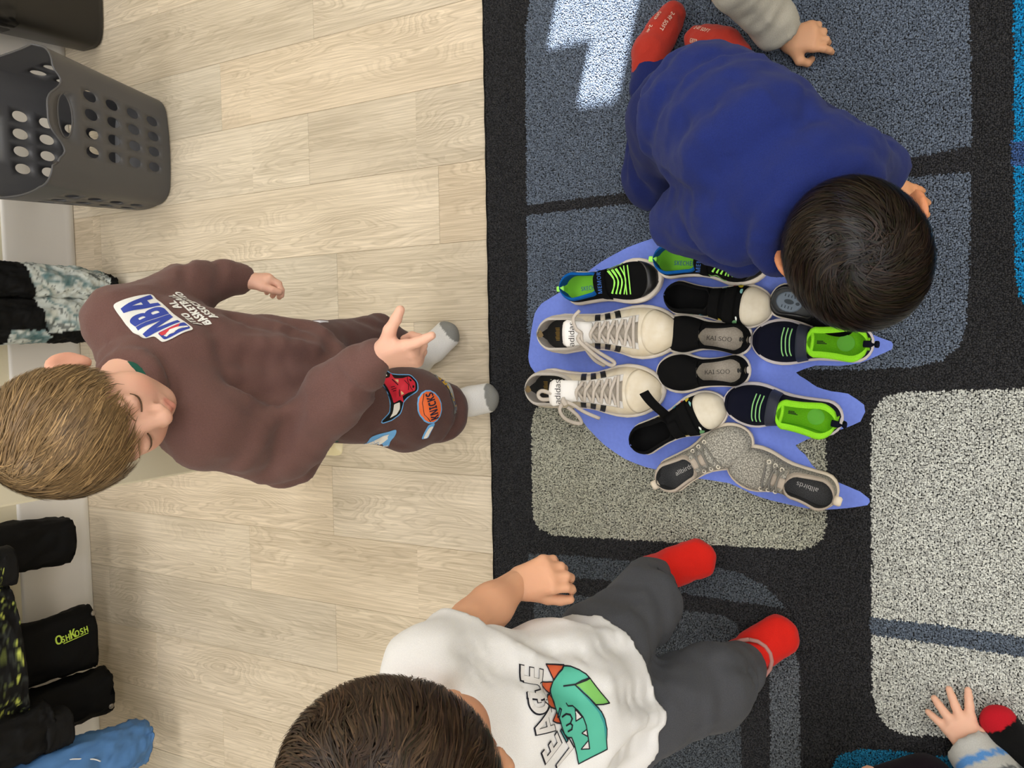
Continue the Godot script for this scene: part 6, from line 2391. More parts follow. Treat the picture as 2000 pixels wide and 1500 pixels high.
	for k in 22:
		var a := TAU * k / 22.0
		var b := TAU * (k + 1) / 22.0
		sw.cone(nb - hax * 0.004 + (ca * cos(a) * 1.2 + cb * sin(a)) * 0.07, nb - hax * 0.004 + (ca * cos(b) * 1.2 + cb * sin(b)) * 0.07, 0.017, 0.017, 0.012)
	sw.ell(nb + hax * 0.04, Basis(ca, cb, hax), Vector3(0.074, 0.062, 0.056), 0.008, true)
	# folds across the back
	for q in [[[Vector3(0.47, 0.36, -0.38), Vector3(0.44, 0.42, -0.3), Vector3(0.46, 0.38, -0.2)], 0.014, 0.006], [[Vector3(0.4, 0.38, -0.39), Vector3(0.4, 0.41, -0.28), Vector3(0.43, 0.38, -0.18)], 0.012, -0.006], [[Vector3(0.3, 0.42, -0.31), Vector3(0.34, 0.47, -0.24), Vector3(0.4, 0.43, -0.16)], 0.02, 0.009], [[Vector3(0.27, 0.46, -0.27), Vector3(0.31, 0.485, -0.2), Vector3(0.36, 0.45, -0.12)], 0.018, -0.007], [[Vector3(0.23, 0.47, -0.24), Vector3(0.26, 0.485, -0.17), Vector3(0.31, 0.46, -0.1)], 0.016, 0.009], [[Vector3(0.19, 0.455, -0.2), Vector3(0.23, 0.475, -0.14), Vector3(0.28, 0.45, -0.08)], 0.012, -0.005], [[Vector3(0.28, 0.34, -0.32), Vector3(0.25, 0.38, -0.29), Vector3(0.22, 0.42, -0.24)], 0.014, 0.01], [[Vector3(0.2, 0.34, -0.3), Vector3(0.17, 0.34, -0.26), Vector3(0.15, 0.35, -0.2)], 0.012, 0.007], [[Vector3(0.31, 0.28, -0.36), Vector3(0.35, 0.36, -0.33), Vector3(0.41, 0.4, -0.29)], 0.014, 0.008], [[Vector3(0.37, 0.3, -0.4), Vector3(0.42, 0.36, -0.37), Vector3(0.49, 0.35, -0.32)], 0.013, 0.007], [[Vector3(0.31, 0.4, -0.06), Vector3(0.33, 0.36, -0.02), Vector3(0.33, 0.3, 0.02)], 0.012, 0.008], [[Vector3(0.28, 0.43, -0.13), Vector3(0.32, 0.43, -0.12), Vector3(0.36, 0.4, -0.13)], 0.008, 0.004]]:
		sw.crease(q[0], q[1], q[2])
	sw.noise(0.0035, Basis(Vector3(34, 8, 12), Vector3(0, 20, 0), Vector3(-14, 8, 30)), 62)
	sw.noise(0.005, Basis(Vector3(11, 3, 5), Vector3(0, 8, 0), Vector3(-5, 3, 11)), 61)
	sw.cut_plane(rump + Vector3(0.03, -0.075, -0.04), Vector3(0.45, -0.85, -0.3).normalized(), Vector3(0.3, 0, -0.5), Vector3(0.6, 0.4, -0.1))
	obj("sweatshirt", field_mesh(sw, solid(navy)), fleece, root).position = off
	# trousers
	var tr := Field.new(Vector3(0.22, 0.005, -0.55), Vector3(0.6, 0.36, -0.05), 0.0066)
	tr.cone(rump + Vector3(-0.02, -0.04, 0), rhip, 0.095, 0.078, 0.03); tr.cone(rhip, rk, 0.074, 0.058, 0.03)
	tr.cone(rk, ra + Vector3(-0.012, 0, 0), 0.056, 0.041, 0.02)
	tr.cone(rhip, lhip, 0.085, 0.085, 0.03); tr.cone(lhip, lk, 0.08, 0.062, 0.03); tr.cone(lk, la + Vector3(-0.03, 0, 0), 0.06, 0.042, 0.02)
	tr.crease([Vector3(0.33, 0.13, -0.49), Vector3(0.4, 0.12, -0.485), Vector3(0.47, 0.11, -0.45)], 0.014, 0.009)
	tr.crease([Vector3(0.29, 0.14, -0.43), Vector3(0.33, 0.15, -0.45), Vector3(0.38, 0.16, -0.44)], 0.012, 0.007)
	tr.crease([Vector3(0.45, 0.13, -0.44), Vector3(0.47, 0.11, -0.47), Vector3(0.49, 0.07, -0.49)], 0.01, 0.006)
	tr.noise(0.006, Basis().scaled(Vector3(10, 16, 18)), 71)
	tr.cut_plane(Vector3(0, 0.0145, 0), Vector3(0, -1, 0))
	obj("trousers", field_mesh(tr, solid(lin(0.13, 0.165, 0.37))), fleece, root).position = off
	# socks, soles up
	var red := lin(0.72, 0.22, 0.17)
	for k in 2:
		var an: Vector3 = [ra, la][k]
		var heel: Vector3 = [Vector3(0.572, 0.07, -0.438), Vector3(0.555, 0.068, -0.3)][k]
		var toe: Vector3 = [Vector3(0.645, 0.042, -0.402), Vector3(0.588, 0.045, -0.352)][k]
		var sk := Field.new(an.min(toe) - Vector3.ONE * 0.07, an.max(toe) + Vector3.ONE * 0.07, 0.0036)
		sk.cone(an + (an - toe).normalized() * 0.02, heel, 0.032, 0.033, 0.012)
		sk.cone(heel, heel.lerp(toe, 0.6), 0.033, 0.028, 0.015)
		sk.cone(heel.lerp(toe, 0.5), toe, 0.031, 0.026, 0.015)
		sk.cut_plane(Vector3(0, 0.0145, 0), Vector3(0, -1, 0))
		sk.noise(0.002, Basis().scaled(Vector3.ONE * 40.0), 5 + k)
		var o := obj("sock", field_mesh(sk, solid(red)), cloth_mat(Color.WHITE, 260.0, 0.04, 0.2, true, 0.82), root, "rust red sock with white grip lettering")
		o.position = off
		var d := (toe - heel).normalized()
		var st := stamp_on(sk, heel.lerp(toe, 0.45) + Vector3(0, 0.03, 0), d, Vector3(0, 1, 0) - d * d.y)
		st.reach = 0.06
		for j in 4:
			st.tris(text_tris(["2-4Y", "GRIP", "SOFT", "2-4Y"][j], 0.007, true, 1.0), Vector2([-0.004, 0.028, 0.012, 0.036][j], [0.012, 0.012, -0.011, -0.012][j]), PI, lin(0.83, 0.7, 0.63), 0.0009, 0.01)
		obj("grip_print", st.s.mesh(), M.vc_print, o, "white rubber grip print")

# --- the boy in the white T-shirt, standing with feet apart
func boy_in_white() -> void:
	var root := thing("person", "standing child in white dinosaur T-shirt, grey trousers and bright red socks", "person", Vector3(-0.52, 0, -0.36))
	var off := -root.position
	var T := Transform3D(head_basis(Vector3(0.95, -0.05, 0.25), Vector3(-0.22, -0.5, 0.84)), Vector3(-0.409, 0.95, -0.428))
	var skin := lin(0.84, 0.63, 0.5)
	var F := Vector3(0.4, 0, 0.92)
	var Lf := Vector3(0.92, 0, -0.4)
	var nb := Vector3(-0.445, 0.815, -0.478)
	var chest := Vector3(-0.468, 0.7, -0.468)
	var belly := Vector3(-0.5, 0.58, -0.435)
	var hips := Vector3(-0.525, 0.47, -0.405)
	var ls := Vector3(-0.388, 0.785, -0.508)
	var le := Vector3(-0.37, 0.655, -0.522)
	var lw := Vector3(-0.343, 0.55, -0.505)
	var rs := Vector3(-0.56, 0.78, -0.43)
	var re := Vector3(-0.63, 0.65, -0.44)
	var rw := Vector3(-0.67, 0.53, -0.45)
	var lh := Vector3(-0.475, 0.46, -0.425)
	var lk := Vector3(-0.452, 0.26, -0.405)
	var la := Vector3(-0.452, 0.092, -0.438)
	var rh := Vector3(-0.575, 0.46, -0.385)
	var rk := Vector3(-0.57, 0.27, -0.285)
	var ra := Vector3(-0.596, 0.092, -0.266)
	var feet := [[Vector3(-0.459, 0.047, -0.452), Vector3(-0.414, 0.047, -0.348)], [Vector3(-0.612, 0.047, -0.287), Vector3(-0.542, 0.047, -0.196)]]
	var arr := new_arrays()
	var bf := Field.new(Vector3(-0.74, 0.0, -0.62), Vector3(-0.28, 0.9, -0.14), 0.012)
	bf.cone(T * Vector3(0, -0.07, -0.03), nb, 0.036, 0.042, 0.02)
	bf.cone(nb, chest, 0.05, 0.074, 0.03); bf.cone(chest, hips + Vector3(0, -0.02, 0), 0.074, 0.06, 0.03)
	bf.cone(nb, ls, 0.035, 0.038, 0.03); bf.cone(nb, rs, 0.035, 0.038, 0.03)
	bf.cone(ls, le, 0.035, 0.028, 0.02); bf.cone(rs, re, 0.035, 0.028, 0.02); bf.cone(re, rw, 0.028, 0.02, 0.02)
	bf.cone(lh, lk, 0.055, 0.04, 0.03); bf.cone(lk, la, 0.037, 0.025, 0.02)
	bf.cone(rh, rk, 0.055, 0.04, 0.03); bf.cone(rk, ra, 0.037, 0.025, 0.02)
	foot_cones(bf, la, feet[0][0], feet[0][1], 0.023)
	foot_cones(bf, ra, feet[1][0], feet[1][1], 0.023)
	bf.mesh_into(arr, solid(skin))
	var af := Field.new(Vector3(-0.44, 0.5, -0.6), Vector3(-0.29, 0.75, -0.44), 0.0055)
	af.cone(ls.lerp(le, 0.4), le, 0.034, 0.0285, 0.02); af.cone(le, le.lerp(lw, 0.4), 0.0285, 0.0285, 0.02); af.cone(le.lerp(lw, 0.4), lw, 0.0285, 0.021, 0.02)
	af.mesh_into(arr, solid(skin))
	head_field(T, 0.0042, nb, true, 0.064).mesh_into(arr, skin_colour(T, skin))
	var hd := Vector3(0.3, -0.22, 0.86)
	hand_field(lw, hd, Vector3(0.45, 0.85, 0.05), 1.0, 0.112, [[0.5, 0.75, 0.4], [0.55, 0.85, 0.45], [0.65, 0.9, 0.5], [0.7, 0.95, 0.5]], 0.2, [0.75, 0.45, -0.45, 0.85, 0.3, -0.4, 0.9, 0.1, -0.4], le, 0.0285).mesh_into(arr, solid(skin))
	hand_field(rw, Vector3(0, -0.8, 0.4), Vector3(-1, 0, 0.2), -1.0, 0.11, [[0.4, 0.5, 0.3], [0.4, 0.5, 0.3], [0.4, 0.5, 0.3], [0.45, 0.5, 0.3]], 0.2, [0.75, 0.45, -0.45, 0.85, 0.3, -0.4, 0.9, 0.1, -0.4], re, 0.026).mesh_into(arr, solid(skin))
	obj("body", array_mesh(arr), skin_mat(), root).position = off
	var hn := Node3D.new()
	hn.name = "hair"
	root.add_child(hn)
	hn.position = off
	hair_for(T, hn, lin(0.165, 0.125, 0.095), lin(0.35, 0.27, 0.2), 23, 0.022, 7500, Vector3(0.1, 0.8, -0.6), 0.4, 0.008, 0.9, -0.05)
	# T-shirt
	var white := lin(0.93, 0.928, 0.925)
	var jersey := cloth_mat(Color.WHITE, 200.0, 0.02, 0.0, true, 0.95)
	var Bt := Basis(Lf, Vector3.UP, F)
	var sh := Field.new(Vector3(-0.72, 0.41, -0.62), Vector3(-0.27, 0.86, -0.2), 0.0062)
	sh.cone(ls, ls.lerp(le, 0.9), 0.047, 0.047, 0.025); sh.cone(rs, rs.lerp(re, 0.8), 0.05, 0.052, 0.025)
	var sd := (le - ls).normalized()
	sh.cut_plane(ls.lerp(le, 0.62), (sd + Vector3(0, 0.1, 0.15)).normalized(), Vector3(-0.47, 0, -9), Vector3(9, 9, 9))
	sh.cut_plane(rs.lerp(re, 0.72), (re - rs).normalized(), Vector3(-9, 0, -9), Vector3(-0.47, 9, 9))
	sh.ell(chest, Bt, Vector3(0.112, 0.11, 0.088), 0.03)
	sh.ell(belly, Bt, Vector3(0.118, 0.11, 0.102), 0.04)
	sh.cone(hips + Lf * 0.05 + Vector3(0, -0.03, 0), hips - Lf * 0.05 + Vector3(0, -0.03, 0), 0.08, 0.08, 0.04)
	sh.cone(hips, belly, 0.09, 0.09, 0.04)
	sh.cone(nb + Vector3(0, -0.03, 0), ls, 0.052, 0.05, 0.04); sh.cone(nb + Vector3(0, -0.03, 0), rs, 0.052, 0.05, 0.04)
	sh.ell(nb + Vector3(0, 0.03, 0), Bt, Vector3(0.056, 0.036, 0.052), 0.008, true)
	for q in [[[Vector3(-0.35, 0.76, -0.45), Vector3(-0.39, 0.72, -0.39), Vector3(-0.44, 0.66, -0.36)], 0.012, 0.007], [[Vector3(-0.36, 0.7, -0.44), Vector3(-0.4, 0.66, -0.38), Vector3(-0.44, 0.6, -0.345)], 0.011, -0.006], [[Vector3(-0.38, 0.66, -0.43), Vector3(-0.41, 0.6, -0.38), Vector3(-0.42, 0.52, -0.36)], 0.012, 0.007], [[Vector3(-0.4, 0.56, -0.43), Vector3(-0.42, 0.5, -0.38), Vector3(-0.43, 0.46, -0.35)], 0.012, -0.006], [[Vector3(-0.47, 0.58, -0.33), Vector3(-0.49, 0.52, -0.31), Vector3(-0.51, 0.46, -0.3)], 0.016, 0.008], [[Vector3(-0.55, 0.6, -0.33), Vector3(-0.56, 0.53, -0.31), Vector3(-0.57, 0.46, -0.3)], 0.016, 0.008], [[Vector3(-0.51, 0.56, -0.32), Vector3(-0.53, 0.5, -0.3), Vector3(-0.545, 0.46, -0.29)], 0.014, -0.007], [[Vector3(-0.35, 0.79, -0.46), Vector3(-0.36, 0.76, -0.45), Vector3(-0.37, 0.73, -0.46)], 0.01, 0.006], [[Vector3(-0.4, 0.83, -0.46), Vector3(-0.375, 0.78, -0.44), Vector3(-0.38, 0.73, -0.43)], 0.012, 0.008]]:
		sh.crease(q[0], q[1], q[2])
	sh.noise(0.005, Basis().scaled(Vector3(14, 8, 14)), 81)
	sh.cut_plane(Vector3(-0.52, 0.468, -0.4), Vector3(0.0, -1, 0.06).normalized())
	var so := obj("t_shirt", field_mesh(sh, solid(white)), jersey, root)
	so.position = off
	var pr := stamp_on(sh, Vector3(-0.455, 0.682, -0.378), Vector3(0.95, 0.0, -0.3), Vector3(0.22, 0.55, 0.8))
	dinosaur_print(pr)
	obj("shirt_print", pr.s.mesh(), M.vc_print, so, "green cartoon dinosaur with outlined lettering")
	# trousers
	var tr := Field.new(Vector3(-0.7, 0.04, -0.56), Vector3(-0.36, 0.56, -0.18), 0.0066)
	tr.cone(lh + Vector3(0, -0.03, 0), rh + Vector3(0, -0.03, 0), 0.07, 0.07, 0.03)
	tr.cone(lh + Vector3(0, -0.03, 0), lk, 0.068, 0.062, 0.03); tr.cone(lk, la + Vector3(0, 0.03, 0.003), 0.064, 0.047, 0.02)
	tr.cone(la + Vector3(0, 0.03, 0.003), la + Vector3(0, 0.016, 0), 0.043, 0.041, 0.006)
	tr.cone(rh + Vector3(0, -0.03, 0), rk, 0.07, 0.066, 0.03); tr.cone(rk, ra + Vector3(0, 0.03, 0.0), 0.07, 0.049, 0.02)
	tr.cone(ra + Vector3(0, 0.03, 0.0), ra + Vector3(0, 0.016, 0), 0.044, 0.042, 0.006)
	for q in [[[Vector3(-0.41, 0.24, -0.38), Vector3(-0.42, 0.21, -0.35), Vector3(-0.46, 0.19, -0.35)], 0.01, 0.008], [[Vector3(-0.4, 0.2, -0.4), Vector3(-0.41, 0.17, -0.38), Vector3(-0.45, 0.15, -0.37)], 0.009, 0.006], [[Vector3(-0.51, 0.3, -0.24), Vector3(-0.55, 0.24, -0.22), Vector3(-0.6, 0.24, -0.24)], 0.012, 0.008], [[Vector3(-0.53, 0.22, -0.22), Vector3(-0.57, 0.18, -0.21), Vector3(-0.62, 0.18, -0.24)], 0.011, 0.007], [[Vector3(-0.52, 0.4, -0.3), Vector3(-0.56, 0.36, -0.26), Vector3(-0.62, 0.36, -0.28)], 0.014, -0.006], [[Vector3(-0.5, 0.42, -0.36), Vector3(-0.5, 0.38, -0.34), Vector3(-0.5, 0.33, -0.35)], 0.014, 0.008]]:
		tr.crease(q[0], q[1], q[2])
	tr.noise(0.006, Basis().scaled(Vector3(12, 14, 16)), 91)
	obj("trousers", field_mesh(tr, solid(lin(0.335, 0.34, 0.365))), cloth_mat(Color.WHITE, 180.0, 0.04, 0.1, true, 0.82), root).position = off
	var seam := Shape.new()
	var sp := []
	for q in [Vector2(-0.43, 0.2), Vector2(-0.425, 0.185), Vector2(-0.44, 0.175), Vector2(-0.455, 0.172)]:
		var hp: Variant = tr.hit(Vector3(q.x, q.y + 0.1, -0.25), Vector3(0.1, -0.55, -0.8).normalized(), 0.3)
		if hp != null: sp.append(hp)
	if sp.size() > 2:
		seam.tube(spline(sp, 14), 0.0018, 5)
		obj("pocket_seam", seam.mesh(), plain_mat(Color(0.24, 0.245, 0.27), 0.9), root).position = off
	# socks
	var red := lin(0.88, 0.16, 0.12)
	for k in 2:
		var an: Vector3 = [la, ra][k]
		var heel: Vector3 = feet[k][0]
		var toe: Vector3 = feet[k][1]
		var sk := Field.new(an.min(toe) - Vector3(0.07, 0.09, 0.07), an.max(toe) + Vector3(0.07, 0.07, 0.07), 0.0036)
		foot_cones(sk, an, heel, toe, 0.0365)
		sk.cone(an, an + Vector3(0, 0.03, 0), 0.035, 0.036, 0.01)
		sk.cut_plane(Vector3(0, 0.0145, 0), Vector3(0, -1, 0))
		sk.noise(0.0016, Basis().scaled(Vector3.ONE * 40.0), 15 + k)
		var o := obj("sock", field_mesh(sk, solid(red)), cloth_mat(Color.WHITE, 260.0, 0.04, 0.2, true, 0.85), root, "bright red sock")
		o.position = off
		if k == 1:
			var bd := Shape.new()
			var bp := PackedVector3Array()
			for i in 17:
				var a := TAU * i / 16.0
				bp.append(an + Vector3(cos(a) * 0.039 + 0.008, -0.002 - 0.012 * sin(a), sin(a) * 0.039 + 0.012))
			bd.tube(bp, 0.004, 6)
			obj("sock_band", bd.mesh(), cloth_mat(Color(0.75, 0.55, 0.52), 300.0, 0.02), o, "pale worn sock band")

func dinosaur_print(s: Stamp) -> void:
	var K := 1.0 / (7.14 * 1600.0)
	var art := func(a: Array) -> PackedVector2Array:
		var r := PackedVector2Array()
		for i in range(0, a.size(), 2): r.append(Vector2(-(a[i + 1] - 830.0) * K, -(a[i] - 760.0) * K * 1.12))
		return r
	var ink := lin(0.13, 0.12, 0.16)
	var teal := lin(0.34, 0.72, 0.62)
	var orange := lin(0.78, 0.36, 0.22)
	var white := lin(0.86, 0.85, 0.84)
	var spikes := [[755, 145, 1030, 290, 900, 330, 800, 390], [548, 320, 600, 318, 690, 370, 775, 405, 700, 480, 655, 525, 600, 420], [465, 515, 560, 505, 645, 525, 625, 640, 622, 705, 540, 630], [505, 800, 620, 745, 640, 830, 645, 920, 560, 860]]
	var body := [790, 390, 900, 325, 1010, 290, 1120, 350, 1220, 440, 1280, 520, 1312, 585, 1200, 574, 1090, 585, 1160, 720, 1220, 850, 1260, 970, 1310, 1080, 1335, 1200, 1330, 1350, 1300, 1500, 1290, 1640, 845, 1640, 830, 1480, 800, 1300, 770, 1190, 700, 1150, 660, 1080, 640, 960, 630, 820, 625, 680, 650, 560, 700, 480]
	var fin := [1090, 590, 1322, 600, 1400, 800, 1485, 1042, 1380, 1012, 1270, 967, 1200, 800]
	for q in spikes:
		s.poly(art.call(q), orange, 0.0012)
		s.line(art.call(q), 0.0016, ink, 0.002, true)
	s.poly(art.call(fin), lin(0.5, 0.76, 0.4), 0.0012)
	s.line(art.call(fin), 0.0016, ink, 0.002, true)
	s.poly(art.call(body), teal, 0.0015)
	s.poly(art.call([1100, 600, 1140, 640, 1230, 830, 1300, 1020, 1330, 1200, 1322, 1350, 1280, 1500, 1300, 1250, 1270, 1080, 1200, 880]), lin(0.22, 0.58, 0.58), 0.0018)
	s.line(art.call(body), 0.0016, ink, 0.0021, true)
	for q in [[945, 885, 1005, 1015, 895, 1015], [1030, 1205, 945, 1215, 1032, 1310], [1032, 1370, 905, 1440, 1032, 1500]]:
		s.poly(art.call(q), white, 0.0019)
		s.line(art.call(q), 0.0015, ink, 0.0022, true)
	s.line(art.call([850, 755, 858, 795, 930, 830, 980, 920, 1018, 1020, 1035, 1150, 1035, 1500]), 0.0016, ink, 0.0022)
	s.line(art.call([695, 855, 780, 860, 838, 900, 850, 960, 800, 1000, 725, 992]), 0.0022, ink, 0.0022)
	s.line(art.call([800, 1000, 825, 1040, 800, 1085, 730, 1080]), 0.0022, ink, 0.0022)
	s.line(art.call([930, 540, 1000, 560, 1090, 585]), 0.0022, ink, 0.0022)
	for q in [[610, 810, 700, 740, 725, 770, 645, 830], [595, 990, 620, 980, 700, 1190, 665, 1200]]:
		s.poly(art.call(q), lin(0.22, 0.58, 0.58), 0.0019)
		s.line(art.call(q), 0.0018, ink, 0.0022, true)
	# outlined letters round the head
	for q in [["L", 610, 1410, 0.42, 0.034], ["E", 395, 1190, 0.28, 0.036], ["A", 350, 835, -0.05, 0.036], ["G", 375, 545, -0.32, 0.033], ["U", 425, 395, -0.5, 0.032], ["E", 480, 240, -0.55, 0.036]]:
		var at: PackedVector2Array = art.call([q[1], q[2] - 70.0])
		var big: Array = text_tris(q[0], q[4] * 0.92 + 0.0034, true, 0.95, 0.5)
		var small: Array = text_tris(q[0], q[4] * 0.92 - 0.0008, true, 0.95, 0.0)
		s.tris(big, at[0], q[3], ink, 0.0013)
		s.tris(small, at[0], q[3], white, 0.0019)

# --- a child reaching in from the window side; only a forearm and hand are in the picture
func child_in_grey_sleeve() -> void:
	var root := thing("person", "child in pale grey sleeve leaning a closed hand on the slate rug block", "person", Vector3(0.8, 0, -0.25))
	var off := -root.position
	var skin := lin(0.8, 0.6, 0.46)
	var lw := Vector3(0.557, 0.046, -0.192)
	var le := Vector3(0.625, 0.17, -0.25)
	var ls := Vector3(0.78, 0.4, -0.28)
	var nb := Vector3(0.84, 0.43, -0.2)
	var hips := Vector3(1.02, 0.14, -0.14)
	var T := Transform3D(head_basis(Vector3(0.2, 0, 0.95), Vector3(-0.85, -0.45, 0.2)), Vector3(0.79, 0.56, -0.17))
	var arr := new_arrays()
	var bf := Field.new(Vector3(0.5, 0.0, -0.45), Vector3(1.3, 0.6, 0.25), 0.016)
	bf.cone(T * Vector3(0, -0.06, -0.03), nb, 0.037, 0.042, 0.02)
	bf.cone(nb, hips, 0.075, 0.09, 0.03); bf.cone(nb, ls, 0.045, 0.042, 0.03); bf.cone(ls, le, 0.038, 0.031, 0.02); bf.cone(le, lw, 0.03, 0.022, 0.02)
	bf.cone(hips + Vector3(0, 0, -0.06), Vector3(0.84, 0.08, -0.28), 0.06, 0.045, 0.02); bf.cone(Vector3(0.84, 0.08, -0.28), Vector3(1.05, 0.05, -0.32), 0.04, 0.03, 0.02)
	bf.cone(hips + Vector3(0, 0, 0.06), Vector3(0.86, 0.08, 0.02), 0.06, 0.045, 0.02); bf.cone(Vector3(0.86, 0.08, 0.02), Vector3(1.07, 0.05, 0.05), 0.04, 0.03, 0.02)
	bf.mesh_into(arr, solid(skin))
	head_field(T, 0.006, nb).mesh_into(arr, skin_colour(T, skin))
	hand_field(lw, Vector3(-0.03, -0.12, 0.98), Vector3(0.0, 1, 0.12), 1.0, 0.104, [[0.18, 0.5, 0.4], [0.4, 0.9, 0.6], [0.5, 1.05, 0.6], [0.55, 1.1, 0.6]], 0.35, [0.45, 0.85, -0.3, 0.75, 0.1, -0.6, 0.5, -0.6, -0.5], le, 0.026).mesh_into(arr, solid(skin))
	obj("body", array_mesh(arr), skin_mat(), root).position = off
	var hn := Node3D.new()
	hn.name = "hair"
	root.add_child(hn)
	hn.position = off
	hair_for(T, hn, lin(0.3, 0.23, 0.16), lin(0.45, 0.36, 0.25), 33, 0.03, 900, Vector3(0, 0.8, -0.6), 0.45)
	var grey := lin(0.72, 0.7, 0.65)
	var tan := lin(0.76, 0.62, 0.46)
	var blu := lin(0.5, 0.58, 0.7)
	var cf := func(p: Vector3) -> Color:
		if p.x > 0.6 and p.z < -0.262: return tan
		if p.x > 0.612 and p.z > -0.235: return blu
		return grey
	var sw := Field.new(Vector3(0.5, 0.0, -0.46), Vector3(1.16, 0.5, 0.08), 0.0085)
	sw.cone(nb + Vector3(0.01, -0.03, 0), hips, 0.1, 0.11, 0.03); sw.cone(nb + Vector3(0, -0.02, 0), ls, 0.06, 0.055, 0.03)
	sw.cone(ls, le, 0.056, 0.049, 0.03); sw.cone(le, lw.lerp(le, 0.12), 0.049, 0.041, 0.02)
	for j in 5:
		var c := lw.lerp(le, 0.25 + 0.17 * j) + Vector3(0, 0.04, 0.01)
		sw.crease([c + Vector3(-0.03, -0.01, -0.03), c + Vector3(0.0, 0.005, 0.0), c + Vector3(0.035, -0.005, 0.03)], 0.009, 0.006)
	sw.noise(0.004, Basis().scaled(Vector3(20, 20, 20)), 95)
	sw.cut_plane(lw.lerp(le, 0.1), (lw - le).normalized(), Vector3(0.5, 0, -0.3), Vector3(0.66, 0.2, -0.1))
	obj("sweater", field_mesh(sw, cf), cloth_mat(Color.WHITE, 160.0, 0.04, 0.1, true, 0.88), root).position = off
	var tr := Field.new(Vector3(0.76, 0.005, -0.42), Vector3(1.2, 0.3, 0.14), 0.012)
	for s in [-1.0, 1.0]:
		tr.cone(hips + Vector3(0, 0, s * 0.06), Vector3(0.85, 0.08, -0.13 + s * 0.15), 0.085, 0.062, 0.03)
		tr.cone(Vector3(0.85, 0.08, -0.13 + s * 0.15), Vector3(1.06, 0.06, -0.135 + s * 0.185), 0.06, 0.045, 0.03)
	tr.cut_plane(Vector3(0, 0.0145, 0), Vector3(0, -1, 0))
	obj("trousers", field_mesh(tr, solid(lin(0.2, 0.22, 0.28))), cloth_mat(Color.WHITE, 160.0, 0.04, 0.1, true, 0.88), root).position = off

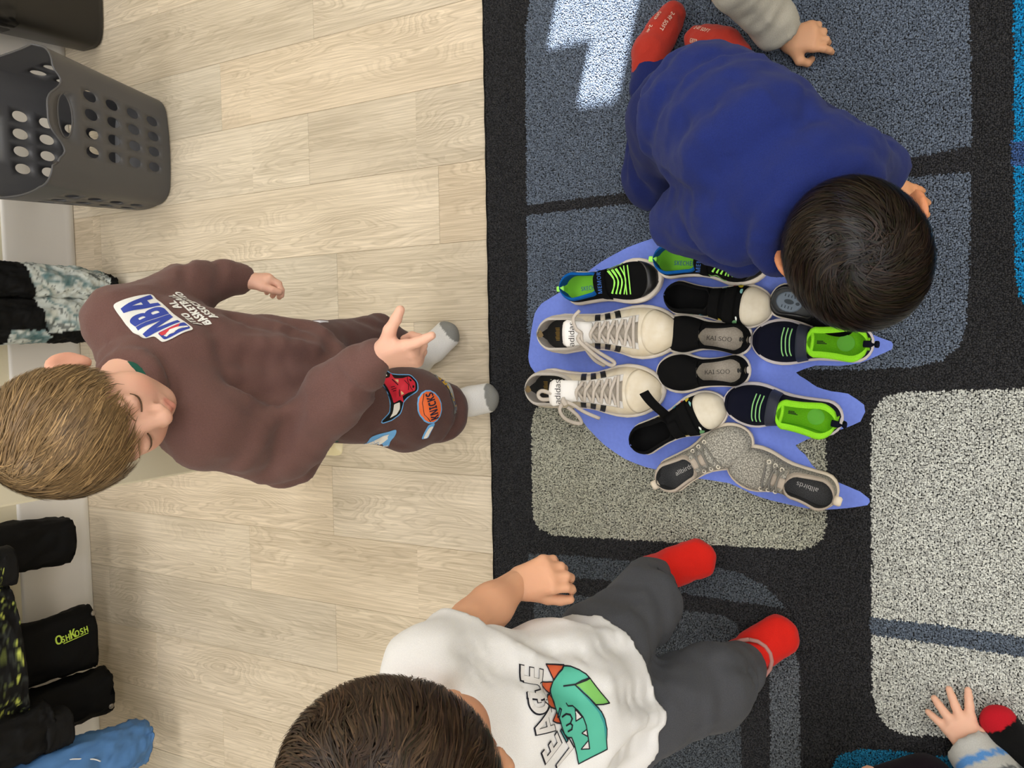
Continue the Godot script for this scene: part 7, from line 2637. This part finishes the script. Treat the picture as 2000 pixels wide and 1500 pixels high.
# --- a child at the corner of the picture: hand, sleeve, sock and a bit of hair
func child_with_striped_sleeve() -> void:
	var root := thing("person", "child with blue-striped grey sleeve resting a hand beside a red and black sock", "person", Vector3(-0.85, 0, 0.12))
	var off := -root.position
	var skin := lin(0.87, 0.68, 0.58)
	var lw := Vector3(-0.7, 0.05, 0.112)
	var le := Vector3(-0.79, 0.17, 0.21)
	var ls := Vector3(-0.84, 0.36, 0.1)
	var nb := Vector3(-0.77, 0.42, 0.0)
	var hips := Vector3(-0.98, 0.13, 0.06)
	var T := Transform3D(head_basis(Vector3(-0.1, 0, -0.98), Vector3(0.75, -0.62, -0.1)), Vector3(-0.625, 0.54, -0.03))
	var arr := new_arrays()
	var bf := Field.new(Vector3(-1.15, 0.0, -0.25), Vector3(-0.55, 0.6, 0.35), 0.015)
	bf.cone(T * Vector3(0, -0.06, -0.03), nb, 0.037, 0.042, 0.02)
	bf.cone(nb, hips, 0.075, 0.09, 0.03); bf.cone(nb, ls, 0.045, 0.042, 0.03); bf.cone(ls, le, 0.038, 0.031, 0.02); bf.cone(le, lw, 0.03, 0.022, 0.02)
	bf.cone(hips, Vector3(-0.87, 0.11, 0.24), 0.06, 0.045, 0.02); bf.cone(Vector3(-0.87, 0.11, 0.24), Vector3(-0.695, 0.052, 0.178), 0.04, 0.022, 0.02)
	bf.cone(hips, Vector3(-0.86, 0.12, -0.14), 0.06, 0.045, 0.02); bf.cone(Vector3(-0.86, 0.12, -0.14), Vector3(-0.78, 0.05, 0.02), 0.04, 0.03, 0.02)
	bf.mesh_into(arr, solid(skin))
	head_field(T, 0.006, nb).mesh_into(arr, skin_colour(T, skin))
	hand_field(lw, Vector3(0.8, -0.12, -0.46), Vector3(0.1, 1, 0.0), 1.0, 0.112, [[0.06, 0.12, 0.08], [0.08, 0.12, 0.08], [0.08, 0.12, 0.1], [0.1, 0.14, 0.1]], 1.1, [0.15, 0.95, 0.15, 0.25, 0.95, 0.1, 0.35, 0.9, -0.1], le, 0.026).mesh_into(arr, solid(skin))
	obj("body", array_mesh(arr), skin_mat(), root).position = off
	var hn := Node3D.new()
	hn.name = "hair"
	root.add_child(hn)
	hn.position = off
	hair_for(T, hn, lin(0.38, 0.27, 0.17), lin(0.55, 0.42, 0.28), 37, 0.03, 1500, Vector3(0, 0.8, -0.6), 0.42)
	var grey := lin(0.76, 0.76, 0.74)
	var blue := lin(0.36, 0.58, 0.83)
	var dark := lin(0.4, 0.41, 0.42)
	var axis := (lw - le).normalized()
	var cf := func(p: Vector3) -> Color:
		var u: float = (p - lw).dot(axis) + 0.25 * (p.x + 0.7) 
		if u < -0.016 and u > -0.03: return blue
		if u < -0.052 and u > -0.062: return dark
		if u < -0.085 and u > -0.1: return blue
		return grey
	var sw := Field.new(Vector3(-1.1, 0.0, -0.16), Vector3(-0.64, 0.5, 0.3), 0.0075)
	sw.cone(nb + Vector3(-0.02, -0.04, 0), hips, 0.1, 0.11, 0.03); sw.cone(nb + Vector3(-0.01, -0.03, 0), ls, 0.06, 0.055, 0.03)
	sw.cone(ls, le, 0.06, 0.058, 0.03); sw.cone(le, lw, 0.058, 0.043, 0.02)
	sw.noise(0.004, Basis().scaled(Vector3(20, 20, 20)), 98)
	sw.cut_plane(lw + axis * 0.012, axis, Vector3(-0.76, 0, 0.02), Vector3(-0.62, 0.2, 0.2))
	sw.cut_plane(Vector3(0, 0.0145, 0), Vector3(0, -1, 0))
	obj("sweater", field_mesh(sw, cf), cloth_mat(Color.WHITE, 160.0, 0.04, 0.1, true, 0.9), root).position = off
	var tr := Field.new(Vector3(-1.1, 0.005, -0.24), Vector3(-0.68, 0.26, 0.34), 0.011)
	tr.cone(hips, Vector3(-0.87, 0.11, 0.24), 0.085, 0.06, 0.03); tr.cone(Vector3(-0.87, 0.11, 0.24), Vector3(-0.75, 0.07, 0.185), 0.056, 0.038, 0.03)
	tr.cone(hips, Vector3(-0.86, 0.12, -0.14), 0.085, 0.062, 0.03); tr.cone(Vector3(-0.86, 0.12, -0.14), Vector3(-0.77, 0.06, 0.04), 0.06, 0.05, 0.03)
	tr.cut_plane(Vector3(0, 0.0145, 0), Vector3(0, -1, 0))
	obj("trousers", field_mesh(tr, solid(lin(0.09, 0.08, 0.09))), cloth_mat(Color.WHITE, 160.0, 0.04, 0.1, true, 0.88), root).position = off
	var sk := Field.new(Vector3(-0.76, 0.0, 0.03), Vector3(-0.55, 0.15, 0.27), 0.004)
	var heel := Vector3(-0.68, 0.044, 0.172)
	var toe := Vector3(-0.638, 0.041, 0.142)
	foot_cones(sk, Vector3(-0.702, 0.056, 0.18), heel, toe, 0.027)
	sk.cut_plane(Vector3(0, 0.0145, 0), Vector3(0, -1, 0))
	var d := (toe - heel).normalized()
	var scf := func(p: Vector3) -> Color:
		return lin(0.78, 0.13, 0.17) if (p - toe).dot(d) > -0.012 else lin(0.07, 0.06, 0.065)
	obj("sock", field_mesh(sk, scf), cloth_mat(Color.WHITE, 260.0, 0.04, 0.1, true, 0.85), root, "black sock with red toe").position = off
